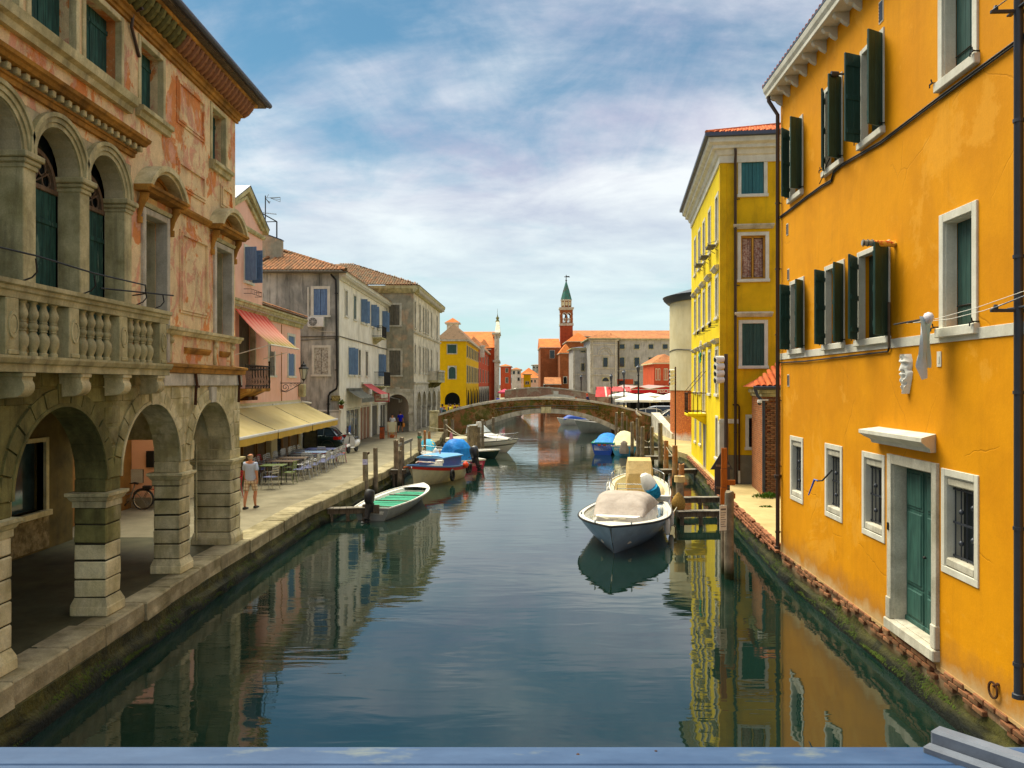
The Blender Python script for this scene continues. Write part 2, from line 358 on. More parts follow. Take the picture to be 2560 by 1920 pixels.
def orangewall():
    t = NT('orange_plaster'); col = t.mix(t.ramp(t.noise(.6,8,.6,.3),.42,.6), hexc('DE9400'), hexc('D08800'))
    col = t.mix(t.math('MULTIPLY', t.ramp(t.noise(.5,9,.7,.6, loc=(4,2,7)),.56,.60),.35), col, hexc('E8A838'))
    col = t.mix(t.math('MULTIPLY', t.ramp(t.noise(2.2,7,.65,.2, sc=(1.3,1.3,.14), loc=(3,1,5)),.54,.78),.35), col, hexc('AC6C08'))
    vo = t.n.new('ShaderNodeTexVoronoi'); vo.feature = 'DISTANCE_TO_EDGE'; vo.inputs['Scale'].default_value = .55
    ad = t.n.new('ShaderNodeMixRGB'); ad.inputs[0].default_value = .16; t.l.new(t.co, ad.inputs[1]); nz = t.n.new('ShaderNodeTexNoise'); nz.inputs['Scale'].default_value = 2.5; nz.inputs['Detail'].default_value = 6; t.l.new(t.co, nz.inputs['Vector']); t.l.new(nz.outputs['Color'], ad.inputs[2]); t.l.new(ad.outputs[0], vo.inputs['Vector'])
    cr = t.math('MULTIPLY', t.ramp(vo.outputs['Distance'],.0,.006,1,0), t.ramp(t.noise(.45,3, loc=(7,7,7)),.52,.58)); col = t.mix(t.math('MULTIPLY', cr,.22), col, hexc('6A3C08'))
    sp = t.n.new('ShaderNodeSeparateXYZ'); t.l.new(t.co, sp.inputs[0]); zz = t.math('ADD', sp.outputs[2], t.math('MULTIPLY', t.noise(1.8,8,.7, loc=(9,0,0)),-.9))
    col = t.mix(t.ramp(zz,.35,.75,.7,0), col, hexc('A8702C')); col = t.mix(t.math('MULTIPLY', t.ramp(zz,.15,.4,1,0),.6), col, hexc('C8B488'))
    v = t.math('MULTIPLY', t.ramp(t.noise(1.2,7,.65),.3,.7,.93,1.06), t.ramp(t.noise(35,4),.3,.7,.96,1.04))
    return t.done(t.val(col, v),.8, t.bump(t.math('ADD', t.noise(3,8,.7), t.math('MULTIPLY', cr,-.5)),.35,.02),0,.14)
M['orange'] = orangewall()
M['yellow'] = mat('yellow_plaster', 'F2D412', 'DDBE18',.4,1.1,.35, rough=.8, var=.06, vsc=1, fine=.04, streak=.25, sc2='B89A20', bump=.3)
M['yellow_dirty_shaded'] = mat('stained_shaded_yellow_plaster', 'E2B414', 'C89A14',.5,.9,.4, rough=.85, var=.12, vsc=1.2, fine=.05, streak=.5, sc2='86701C', bump=.35)  # stains, plus the side face's shade put into a darker base colour
M['whitetrim'] = mat('white_stone_trim', 'DCD8C8', 'C4BEAA',.4,2,.4, var=.06, fine=.06, streak=.25, sc2='8C8876', bump=.25, rough=.7)
M['pink'] = mat('pink_plaster', 'F2C4B0', 'EAB498',.4,.8,.4, var=.06, vsc=1, fine=.04, streak=.2, sc2='B87E66', bump=.3)
M['salmon'] = mat('salmon_plaster', 'F0BE9E', 'EAB28C',.4,.7,.5, var=.06, vsc=1, fine=.04, bump=.3)
M['whitewall'] = mat('soot_streaked_white_plaster', 'F2ECDA', 'DCD4BE',.42,.7,.3, var=.1, vsc=1, fine=.05, streak=.4, sc2='7E7A6C', bump=.3)
M['greywall'] = mat('soot_stained_grey_plaster', 'C4C0B2', '8A8A80',.62,.55,.22, var=.14, vsc=1.4, fine=.06, streak=.8, sc2='3E4240', bump=.3, pz=.6)
M['brownwall'] = mat('decayed_grey_brown_plaster', '9A947E', 'B89E80',.35,.9,.12, var=.22, vsc=2, fine=.1, streak=.5, sc2='54503E', bump=.5)
M['palewall'] = mat('decayed_pale_plaster', 'E0D6BC', 'BCB298',.4,.9,.2, var=.14, vsc=2, fine=.08, streak=.6, sc2='6A6454', bump=.5)
M['cream'] = mat('cream_plaster', 'D8CCA4', 'CBBB8C',.4,.8,.4, var=.07, vsc=1, fine=.04, streak=.25, sc2='A89A70', bump=.3)
M['red'] = mat('red_plaster', 'CC5A34', 'B84E30',.4,.8,.4, var=.08, streak=.2, sc2='8A3A20', bump=.3)
M['mustard'] = mat('golden_yellow_plaster', 'E8B80C', 'DCA80C',.4,.8,.4, var=.06, streak=.15, sc2='B88A14', bump=.3)
M['tile'] = tiles('terracotta_tile', '8A6440', 'A87048', '6A5238')
M['tile_red'] = tiles('bright_terracotta_tile', 'C65A2C', 'D0703C', 'A85030')
M['tile_grey'] = tiles('weathered_roof_tile', '8C7A5E', '9A6E4C', '6E6450')
M['brick'] = mat('old_brick', '94583A', '6E5A3E',.5,2.2,.3, var=.25, vsc=6, fine=.15, rnd=.3, bump=.6, bd=.006)
M['stone_sooty_vignetted'] = None
M['brickwall'] = brickm('orange_brickwork', 'A86030', '8A4A26', '9A8A6A')
M['brickface'] = brickm('church_brickwork', '96522A', '8A4A28', '8E6A44', patch='A06038')
M['bridgewall'] = brickm('mossy_bridge_brickwork', 'A86A3C', '94603A', '8E8460', moss='66662C', patch='A08A58')
M['green_shutter'] = woodm('dark_green_shutter', '34544C', '2A443C',.55,.12, rnd=.06)
M['old_green'] = woodm('flaking_green_wood', '2E5A50', '1C3A34',.8,.25, rnd=.1, chip='5E7A6C', ca=.6)
M['door_green'] = woodm('old_green_door_paint', '3A6458', '2A4C44',.6,.15, rnd=.05, chip='6A8A7A', ca=.66)
M['blue_shutter'] = woodm('faded_blue_shutter', '6A86A8', '587090',.7,.12, rnd=.06)
M['grey_shutter'] = woodm('weathered_grey_shutter', '746E60', '5A564A',.85,.15, rnd=.08)
M['brown_shutter'] = woodm('brown_shutter', '7A6650', '5E4E3C',.8,.15, rnd=.08)
M['pile'] = woodm('mooring_pile_wood', '7E705C', '544A3C',.9,.25, rnd=.12)
M['pile_orange'] = woodm('orange_painted_post', 'C8701C', 'A85A1C',.8,.2)
M['plank'] = woodm('weathered_dock_plank', '948C7C', '6A6458',.9,.2, vert=False, rnd=.15)
M['iron'] = paint('black_iron', '1A1A18',.55,.3,.1)
M['rust'] = mat('rusty_iron', '3A2A1E', '5A3418',.4,6,.3, rough=.8, bump=.4)
M['pipe'] = paint('brown_downpipe', '4A3A30',.4,.4,.12)
M['pipe_grey'] = paint('dark_grey_gutter', '3C4048',.45,.4,.12)
M['zinc'] = paint('zinc_edge', '4A4E5C',.5,.5,.1)
M['glass'] = glassm('dark_window_glass'); M['glass_blue'] = glassm('sky_tinted_glass', '2A3C44',.08)
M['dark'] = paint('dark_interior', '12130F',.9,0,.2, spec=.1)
M['white'] = paint('white_gelcoat', 'E6E4DC',.22,0,.04, dirt=.15)
M['white_rough'] = paint('white_painted', 'E0DDD2',.6,0,.05, dirt=.2)
def sooty_vignetted():  # soot and vignette darkening painted together, fading out along the wall
    t = NT('partly_sooty_vignetted_stone'); sp = t.n.new('ShaderNodeSeparateXYZ'); t.l.new(t.co, sp.inputs[0]); e = t.math('ADD', sp.outputs[0], t.math('MULTIPLY', t.noise(.9,9,.68,.4),4.0)); f = t.ramp(e,9.6,11.2)
    a = t.mix(t.ramp(t.noise(1.1,8,.65),.42,.6), hexc('8A8650'), hexc('605C36')); b = t.mix(t.ramp(t.noise(1.6,8,.65),.42,.6), hexc('DCD0A4'), hexc('B2A674')); c = t.mix(f, a, b)
    c = t.mix(t.math('MULTIPLY', t.ramp(t.noise(2.2,7,.65,.2, sc=(1.6,1.6,.22)),.5,.72),.6), c, hexc('4A4632'))
    return t.done(t.val(c, t.math('MULTIPLY', t.ramp(t.noise(3,7,.7),.3,.7,.75,1.2), t.ramp(t.rnd(),0,1,.88,1.12))),.9, t.bump(t.noise(22,7,.7),.6,.015),0,.15)
M['stone_sooty_vignetted'] = sooty_vignetted()
ZQ = .8
LEFT = [(-6.5,3), (-6.5,10.5), (-6.54,13), (-6.6,17.6), (-6.52,22.7), (-6.5,25.7), (-6.31,27.2), (-5.95,31.4), (-5.6,37.6), (-5.1,56), (-5.6,66), (-5.3,75)]
RIGHT = [(6.0,3), (6.12,9.7), (6.6,19.5), (7.5,27.2), (8.0,30.8), (9.85,44.9), (9.7,47), (10.6,56), (11.6,66), (12.2,75)]
w = MB(); w.poly([(-60,-30,0), (90,-30,0), (90,420,0), (-60,420,0)]); tag(w.build('canal_water', M['water']), 'calm green canal water mirroring the houses', None, None, 'structure')
b = MB(); b.poly([(-2500,-900,-1.6), (2500,-900,-1.6), (2500,4500,-1.6), (-2500,4500,-1.6)]); tag(b.build('ground', mat('sea_bed_mud', '3A3A28')), None, None, None, 'structure')
def interp(L, y):
    for (x0, y0), (x1, y1) in zip(L, L[1:]):
        if y0 <= y <= y1: return x0 + (x1 - x0) * (y - y0) / (y1 - y0)
    return L[-1][0] if y > L[-1][1] else L[0][0]
M['pave'] = mat('grey_paving', '948C72', '787058',.45,.8,.35, var=.12, vsc=1.5, fine=.08, bump=.4, streak=0)
M['pave_warm'] = mat('sandy_paving', 'BEA874', 'A08C5C',.45,.9,.35, var=.1, vsc=1.5, fine=.08, bump=.4)
M['pave_dark'] = mat('dark_portico_floor', '5C5A40', '3E3E2C',.5,1.2,.4, rough=.6, var=.2, vsc=3, bump=.3)  # darker olive paving colour for the portico floor
M['mossy'] = mat('slimy_green_quay_base', '545020', '2C2C14',.5,1.6,.25, rough=.6, var=.35, vsc=3, fine=.25, fsc=22, bump=1., bd=.04, streak=.5, sc2='1A1A0C', low=(.26,.44, '10130A',.3))
def slab(name, edge, far_x, z, m, label, inset=.42, y0=None, y1=None):
    pts = [(x, y) for x, y in edge if (y0 is None or y >= y0) and (y1 is None or y <= y1)]
    s = 1 if far_x > 0 else -1
    mb = MB(); top = []
    for (x, y) in pts: top.append((x + s * inset, y))
    for a, c in zip(top, top[1:]): mb.poly([(a[0], a[1], z), (c[0], c[1], z), (far_x, c[1], z), (far_x, a[1], z)])
    return tag(mb.build(name, m), label, None, None, 'structure')
slab('left_pavement', LEFT,-90, ZQ - .006, M['pave'], 'grey stone paved quay along the left bank')
slab('right_pavement', RIGHT,120, ZQ - .03, M['pave_warm'], 'sandy paved path along the right bank')
for nm, x0, x1 in (('far_left_pavement',-120,-5.2), ('far_right_pavement',12.3,160)):
    mb = MB(); mb.box(x0, x1,75,420,-1.5, ZQ); tag(mb.build(nm, M['pave_warm'] if x0 > 0 else M['pave']), None, None, None, 'structure')
def quay(name, edge, s, label, zt, cope=True):
    """rough battered wall under a bank, with moss; wobbling rows"""
    mb = MB(); rows = []; rnd = random.Random(4); y = edge[0][1]; end = edge[-1][1]
    prof = [(-.10, zt - .30), (.0, zt - .34), (.0, zt - .5), (.03,.24), (.10,.20), (.11,.02), (.16,-.25), (.2,-1.2)] if cope else [(-.05, zt - .02), (.0, zt - .1), (.03,.5), (.06,.34), (.13,.2), (.15,.02), (.2,-.25), (.3,-1.2)]
    while y <= end:
        x = interp(edge, y)
        rows.append([(x - s * (p + (rnd.uniform(-.035,.035) if 1 < i < 7 else 0)), y, z + (rnd.uniform(-.02,.02) if 1 < i < 5 else 0)) for i, (p, z) in enumerate(prof)])
        y += .35 if y < 40 else 1.5
    mb.loft(rows); o = mb.build(name, M['mossy'], smooth=60); return tag(o, label, None, None, 'structure')
ql = quay('left_quay_wall', LEFT,-1, 'mossy left quay wall capped with worn pale stones', ZQ)
qr = quay('right_quay_wall', RIGHT,1, 'mossy right quay wall with worn red bricks at its lip', ZQ)
M['coping'] = mat('worn_coping_stone', 'ACA07E', '807654',.45,1.8,.3, var=.2, vsc=4, fine=.12, streak=.3, rnd=.14, bump=.7, bd=.02); rnd = random.Random(11); y = 3.
while y < 64:
    L = rnd.uniform(1.0,1.9); g = .012
    xa, xb = interp(LEFT, y + g), interp(LEFT, y + L - g); o_ = rnd.uniform(-.03,.04); h = rnd.uniform(-.012,.012)
    mb = MB(); wd = .62 if y > 9 else .7
    A = [(xa - wd, y + g), (xa + o_, y + g), (xb + o_ * .5, y + L - g), (xb - wd, y + L - g)]
    c = .025
    B = [(xa - wd + c, y + g + c), (xa + o_ - c, y + g + c), (xb + o_ * .5 - c, y + L - g - c), (xb - wd + c, y + L - g - c)]
    j = lambda: rnd.uniform(-.015,.015)
    mb.loft([[(px + j(), py, ZQ - .33) for px, py in A], [(px + j(), py, ZQ - .2) for px, py in A], [(px, py, ZQ - c + h) for px, py in A], [(px, py, ZQ + h + .004) for px, py in B]], close=True)
    mb.build('coping_stone', M['coping'], ql, smooth=None); y += L
bm_ = MB(); bm_.box(-.122,.122,-.06,.06,-.033,.033, ch=.008, j=.003); brick_me = bm_.mesh('brick', M['brick'])
rnd = random.Random(5); n = 0
for row in range(4):
    y = 5.5 + (row % 2) * .13
    while y < 44:
        x = interp(RIGHT, y); x2 = interp(RIGHT, y + .25)
        if rnd.random() < (.93 if row < 3 else .6) and n < 300 and y > 19.6 and (y < 34 or row < 2):
            z = ZQ - .068 - row * .078
            place('brick', brick_me, qr, (x - .02 - (.018 * row) + rnd.uniform(-.012,.012), y + .125, z + rnd.uniform(-.004,.004)), (rnd.uniform(-.04,.04), rnd.uniform(-.08,.08), pi / 2 + atan2(-(x2 - x),.25) + rnd.uniform(-.04,.04))); n += 1
        y += .262
mb = MB(); rows = []
y = 3.
while y <= 66:
    x = interp(RIGHT, y); rows.append([(x + .05 + rnd.uniform(-.02,.02), y, ZQ - .45), (x + .0 + rnd.uniform(-.012,.012), y, ZQ - .045), (x + .06, y, ZQ - .024), (x + .5, y, ZQ - .022)]); y += .3
mb.loft(rows); mb.build('path_edge', M['pave_warm'], qr)
for nm, edge, s in (('left_bank_moss', LEFT,-1), ('right_bank_moss', RIGHT,1)):
    mb = MB(); rnd = random.Random(9)
    for k in range(4200):
        y = 8 + 30 * rnd.random() ** 1.6; x = interp(edge, y); q = rnd.random(); z = .08 + .32 * q ** 1.3 * (.6 + .4 * sin(y * 1.7))
        px = x - s * (.125 - .07 * min(1, z / .3)); l = rnd.uniform(.02,.06); a = rnd.uniform(-.04,.04)
        mb.poly([(px, y - .012, z), (px, y + .012, z), (px - s * .03, y + a, z - l)])
    tag(mb.build(nm, mat('bright_moss', '4C5C18', '2C3810',.5,2,.4, var=.3, bump=0), norm=False), 'green moss and weed growing on the %s quay above the water' % nm.split('_')[0], None, None, 'stuff')
Y0 = 6.; p = lambda Y: Y - Y0
LP = thing('arcade_palazzo', 'old palazzo with stone arcade, balustrade balcony and peeling orange plaster at the left water edge', 'building', (-6.85, Y0,0), pi / 2)
Z1, SPR, TH = .8,3.1,.5; M['dark_joint'] = mat('dark_mortar_joint', '3E3A2A', '2A2A1C',.5,3,.3, bump=.4)
arches = [(8.42,10.34), (10.89,13.44), (13.93,16.42), (16.93,19.37)]
arches[0] = (7.85,10.40)
holes = [(p(a) - .012, p(b) + .012, Z1, SPR + (b - a) / 2 + .012, (b - a) / 2 + .012) for a, b in arches]
mb = MB(); wall(mb,0, p(13.685), Z1,4.93, [h for h in holes if h[1] < p(13.6)],0, TH, True); mb.build('arcade_wall', M['stone_dark'], LP)
mb = MB(); wall(mb, p(13.685), p(20.07), Z1,4.93, [h for h in holes if h[0] > p(13.6)],-.004, TH, True)
mb.box(p(19.37), p(20.07), TH + .003,.85, Z1,4.93); mb.box(p(20.0), p(20.065),.85,4.1,3.3,4.93); mb.build('arcade_wall', M['stone_sooty_vignetted'], LP)
rnd = random.Random(3)
piers = [(7.3,7.85, TH), (10.40,10.89, TH), (13.44,13.93, TH), (16.42,16.93, TH), (19.37,20.07,.85)]
for k, (a, b, th) in enumerate(piers):
    m = M['stone'] if k else M['stone_dark']
    mb = MB(); mb.box(p(a) - .07, p(b) + .07,-.08, th + .07, Z1, Z1 + .17,.02,.004); mb.hexa([(p(a) - .06,-.07, Z1 + .17), (p(b) + .06,-.07, Z1 + .17), (p(b) + .06, th + .06, Z1 + .17), (p(a) - .06, th + .06, Z1 + .17)], [(p(a) - .01,-.015, Z1 + .30), (p(b) + .01,-.015, Z1 + .30), (p(b) + .01, th + .01, Z1 + .30), (p(a) - .01, th + .01, Z1 + .30)])
    mb.build('pier_base', m, LP)
    MB().box(p(a) - .004, p(b) + .004,-.006, th + .004, Z1 + .2,2.66).build('pier_core', M['dark_joint'], LP)
    z = Z1 + .30
    while z < 2.6:
        h = min(rnd.uniform(.27,.33),2.62 - z)
        if 2.62 - z - h < .1: h = 2.62 - z
        if k == 4: cuts = [p(a) - .012, p(a) + (.38 if rnd.random() < .5 else .25), p(b) + .012]
        else: cuts = [p(a) - .012, p(b) + .012]
        for c0, c1 in zip(cuts, cuts[1:]):
            j = rnd.uniform(0,.012)
            mb = MB(); mb.box(c0 + (.004 if c0 > cuts[0] else -j), c1 - .004,-.022 - j, th + .012, z + .011, z + h - .011,.018,.006)
            mb.build('stone_block', m if not (k == 2 and z > 2.0) else M['stone_sooty_vignetted'], LP)
        z += h
    mb = MB(); prof = [(0,2.62), (-.035,2.62), (-.035,2.72), (-.06,2.74), (-.09,2.80), (-.12,2.82), (-.12,2.87), (0,2.88)]
    for q0, q1 in zip(prof[1:-1], prof[2:]):
        if q1[1] > q0[1]: mb.hexa([(p(a) + q0[0], q0[0], q0[1]), (p(b) - q0[0], q0[0], q0[1]), (p(b) - q0[0], th - q0[0], q0[1]), (p(a) + q0[0], th - q0[0], q0[1])], [(p(a) + q1[0], q1[0], q1[1]), (p(b) - q1[0], q1[0], q1[1]), (p(b) - q1[0], th - q1[0], q1[1]), (p(a) + q1[0], th - q1[0], q1[1])])
    mb.build('impost', M['stone'] if k > 1 else M['stone_grey'], LP)
    if k < 4 or 1:    # block between impost and spring
        mb = MB(); mb.box(p(a) - .01, p(b) + .01,-.02, th + .01,2.88, SPR - .006,.012); mb.build('stone_block', M['stone'] if k > 2 else M['stone_dark'], LP)
for k, (a, b) in enumerate(arches):
    r = (b - a) / 2; cx = p((a + b) / 2); n = 13
    for i in range(n):
        g = .022; a0, a1 = pi * i / n + g / 2, pi * (i + 1) / n - g / 2; key = i == n // 2
        m = (M['stone_dark'] if k < 2 else M['stone_sooty_vignetted'] if k == 2 else (M['stone_pale'] if key else M['stone']))
        mb = MB(); o_ = .26 if not key else .33; jj = rnd.uniform(0,.012)
        mb.ring(cx, SPR, r - (.03 if key and k > 1 else .0), r + o_ + rnd.uniform(-.015,.015),-.035 - jj - (.04 if key and k > 1 else 0), TH, a0, a1,3); mb.build('voussoir', m, LP)
    mb = MB(); mb.ring(cx, SPR, r - .02, r + .035,-.06,-.03,0, pi,26); mb.build('arch_moulding', M['stone_dark'] if k < 2 else M['stone'], LP, smooth=40)
for z, h in ((4.40,.25), (4.66,.26)):
    x = p(7) + rnd.uniform(0,.3)
    while x < p(16.6):
        L = rnd.uniform(.3,.6); Yc = x + Y0 + L / 2
        if all(abs(Yc - (a + b) / 2) > .62 - (z - 4.4) * 1.5 for a, b in arches):
            mb = MB(); mb.box(x + .006, x + L - .006,-.018 - rnd.uniform(0,.015),.05, z + .006, z + h - .006,.012,.004); mb.build('ashlar', M['stone_sooty_vignetted'], LP)
        x += L
for x, z, wd, h in [(p(a) + dx, zz, ww,.3) for a in (13.44,16.42) for zz, dx, ww in ((3.35,.14,.22), (3.68,.08,.34), (4.02,-.02,.52))] + [(p(19.72) + dx, zz, ww,.3) for zz, dx, ww in ((3.12,.0,.3), (3.44,-.02,.32), (3.76,-.1,.4), (4.08,-.2,.5))]:
    mb = MB(); mb.box(x + .005, x + wd,-.014 - rnd.uniform(0,.012),.05, z, z + h - .012,.012,.004); mb.build('ashlar', M['stone_sooty_vignetted'], LP)
x = p(15.6)
while x < p(20.1):
    L = min(rnd.uniform(.8,1.3), p(20.1) - x)
    if L < .3: break
    mb = MB(); mb.box(x + .004, x + L - .004,-.07,.06,4.66,4.925,.012,.003); mb.build('architrave_stone', M['stone_pale'], LP); x += L
for Yq in (17.05,19.75):
    mb = MB(); mb.tube([(p(Yq),-.10,4.92), (p(Yq) + .02,-.12,4.68), (p(Yq) + .04,-.09,4.60), (p(Yq) + .03,-.08,4.25)],.032,6); mb.box(p(Yq) - .02, p(Yq) + .16,-.13,-.08,4.62,4.67); mb.build('tie_rod', M['rust'], LP)
mb = MB(); mb.tube([(p(18.9),.62,1.0), (p(18.9),.62,3.3)],.022,8); mb.build('pipe', M['stone_grey'], LP)
mb = MB(); mb.profx([(.13,4.93), (-.10,4.93), (-.12,5.03), (-.17,5.05), (-.17,5.10), (.13,5.14)], p(15.2), p(20.22)); mb.build('floor_band', M['ochre_stone'], LP)
mb = MB(); mb.box(0, p(15.2),-.02,.13,4.93,5.1); mb.build('floor_band', M['stone_dark'], LP)
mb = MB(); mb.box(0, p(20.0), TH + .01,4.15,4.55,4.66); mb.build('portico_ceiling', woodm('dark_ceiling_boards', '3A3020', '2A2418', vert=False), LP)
for Yq in [7 + .7 * i for i in range(19)]:
    mb = MB(); mb.box(p(Yq), p(Yq) + .14, TH + .01,4.14,4.38,4.548,.01); mb.build('beam', M['pile'], LP)
U = Fac((-11.0, Y0), (-11.0,20.)); sw = (p(17.45), p(18.75),1.75,3.35); dw = (p(15.2), p(16.75),.8,3.35)
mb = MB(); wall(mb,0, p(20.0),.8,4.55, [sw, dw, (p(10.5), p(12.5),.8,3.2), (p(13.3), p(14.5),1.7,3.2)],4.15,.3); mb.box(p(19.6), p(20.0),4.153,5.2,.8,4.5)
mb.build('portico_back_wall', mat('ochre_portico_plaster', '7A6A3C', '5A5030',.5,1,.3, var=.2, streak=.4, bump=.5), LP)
mb = MB(); mb.box(sw[0] - .12, sw[0],4.08,4.3,1.6,3.45); mb.box(sw[1], sw[1] + .12,4.08,4.3,1.6,3.45); mb.box(sw[0], sw[1],4.08,4.3,3.35,3.45); mb.box(sw[0] - .14, sw[1] + .14,4.0,4.3,1.62,1.75,.01); fr = mb.build('shop_window', M['stone'], LP)
mb = MB(); mb.box(sw[0], sw[1],4.36,4.38, sw[2], sw[3]); mb.build('pane', M['glass_blue'], fr)
mb = MB(); mb.box(sw[0] - .1, sw[1] + .2,4.12,4.149,.85,1.6,.01); mb.build('rubble_panel', mat('rubble_stone_panel', 'A8966A', '7A6A44',.5,5,.2, var=.3, vsc=8, bump=1, bd=.04), LP)
mb = MB(); mb.box(dw[0] - .1, dw[1] + .1,3.9,4.15,.8,.93,.015); mb.build('door_step', M['stone'], LP)
mb = MB(); mb.box(dw[0], dw[0] + .75,4.4,4.44,.93,3.35); mb.box(dw[0] + .78, dw[1],4.4,4.44,.93,3.35); mb.build('shop_door', M['old_green'], LP)
for a, b, c, d in ((p(10.5), p(12.5),.8,3.2), (p(13.3), p(14.5),1.7,3.2)):
    mb = MB(); mb.box(a, b,4.38,4.41, c, d); mb.build('shutter', M['brown_shutter'], LP)
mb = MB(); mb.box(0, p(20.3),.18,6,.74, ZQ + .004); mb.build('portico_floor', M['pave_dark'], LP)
yu = .13; FL = 5.1
log = [(7.24,8.42), (8.72,9.90), (10.20,11.38), (11.68,12.88), (13.16,14.36)]
H_log = [(p(a), p(b), FL,8.62,.6) for a, b in log]
wA = (p(15.15), p(16.08), FL,7.93); wB = (p(18.78), p(19.80),5.88,7.93)
mez = [(p(14.99), p(15.95),9.9,11.15), (p(18.56), p(19.43),9.9,11.15)]
big = [(p(a), p(b),9.9,11.16) for a, b in ((7.6,8.8), (8.84,10.04), (10.32,11.28), (11.56,12.76), (13.05,14.24))]
big = big[1:]
mb = MB(); wall(mb,0, p(14.62),8.7,11.4, big, yu,.34); wall(mb, p(14.62), p(20.14), FL,11.4, [wA, wB] + mez, yu,.34)
mb.box(p(20.138), p(20.142), yu,8,4.93,12); mb.build('plaster_wall', M['peel'], LP)
mb = MB(); wall(mb,0, p(14.62), FL,8.7, H_log, yu + .004,.34); mb.build('loggia_wall', M['greyplaster'], LP)
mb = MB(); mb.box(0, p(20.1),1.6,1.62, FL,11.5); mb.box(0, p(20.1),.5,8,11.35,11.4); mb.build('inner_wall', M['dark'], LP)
def leafdoor(mb, x0, x1, y, z0, z1, planks=3, t=.04):
    n = planks; w_ = (x1 - x0) / n
    for i in range(n): mb.box(x0 + i * w_ + .004, x0 + (i + 1) * w_ - .004, y, y + t, z0, z1,.006)
    for z in (z0 + .18 * (z1 - z0), z0 + .82 * (z1 - z0)): mb.box(x0, x1, y - .018, y, z - .04, z + .04,.005)
for a, b, c, d, r in H_log:
    cx = (a + b) / 2; sp = d - r
    mb = MB(); leafdoor(mb, a + .02, cx - .01, yu + .36, FL, sp - .3,3); mb.build('shutter', M['old_green'], LP)
    mb = MB(); leafdoor(mb, cx + .01, b - .02, yu + .36, FL, sp - .3,3); mb.build('shutter', M['old_green'], LP)
    mb = MB(); mb.box(a, b, yu + .33, yu + .42, sp - .3, sp - .22,.01); mb.ring(cx, sp - .22, r - .12, r - .05, yu + .33, yu + .40,0, pi,14)
    for k in range(1,6): q = pi * k / 6; mb.tube([(cx, yu + .37, sp - .2), (cx + cos(q) * (r - .1), yu + .37, sp - .22 + sin(q) * (r - .1))],.012,4)
    for k in range(5): q = pi * (k + .5) / 5; mb.ring(cx + cos(q) * r * .55, sp - .22 + sin(q) * r * .55,.10,.125, yu + .36, yu + .38,0,2 * pi,10)
    fl = mb.build('fanlight', M['brown_shutter'], LP)
    mb = MB(); mb.box(a, b, yu + .42, yu + .43, sp - .22, d); mb.build('pane', M['glass'], fl)
    mb = MB()
    for r0, r1, o_ in ((.0,.07,.03), (.075,.15,.055), (.155,.22,.085)): mb.ring(cx, sp, r + r0, r + r1, yu - o_, yu + .02,0, pi,22)
    mb.build('arch_ring', M['stone_grey'], LP, smooth=40)
for a, b in [(6.96,7.24), (8.42,8.72), (9.90,10.20), (11.38,11.68), (12.88,13.16), (14.36,14.62)]:
    mb = MB(); mb.box(p(a) - .003, p(b) + .003, yu - .02, yu + .34, FL,7.8,.01); pil = mb.build('pier_shaft', M['stone_grey'], LP)
    mb = MB(); mb.box(p(a) - .02, p(b) + .02, yu - .045, yu + .36,7.79,7.86,.01); mb.box(p(a) - .05, p(b) + .05, yu - .075, yu + .38,7.86,7.93,.015); mb.box(p(a) - .085, p(b) + .085, yu - .115, yu + .38,7.93,8.02,.015)
    mb.build('capital', M['stone_grey'], LP)
    mb = MB(); mb.box(p(a) - .02, p(b) + .02, yu - .03, yu + .1,8.03,8.5,.02); mb.build('spandrel_block', M['stone_grey'], LP) if 0 else None
mb = MB(); E = p(14.72)
mb.profx([(yu,8.85), (yu - .06,8.85), (yu - .07,8.92), (yu - .10,8.93), (yu - .10,8.97), (yu,8.97)],0, E - .05); mb.profx([(yu,9.075), (yu - .22,9.075), (yu - .26,9.12), (yu - .30,9.14), (yu - .32,9.19), (yu,9.23)],0, E + .06); ent = mb.build('entablature', M['ochre_stone'], LP)
mb = MB(); mb.box(-.045,.045,-.17,0,0,.10,.012); dent = mb.mesh('dentil', M['stone'])
x = .1
while x < E: place('dentil', dent, ent, (x, yu,8.973)); x += .215
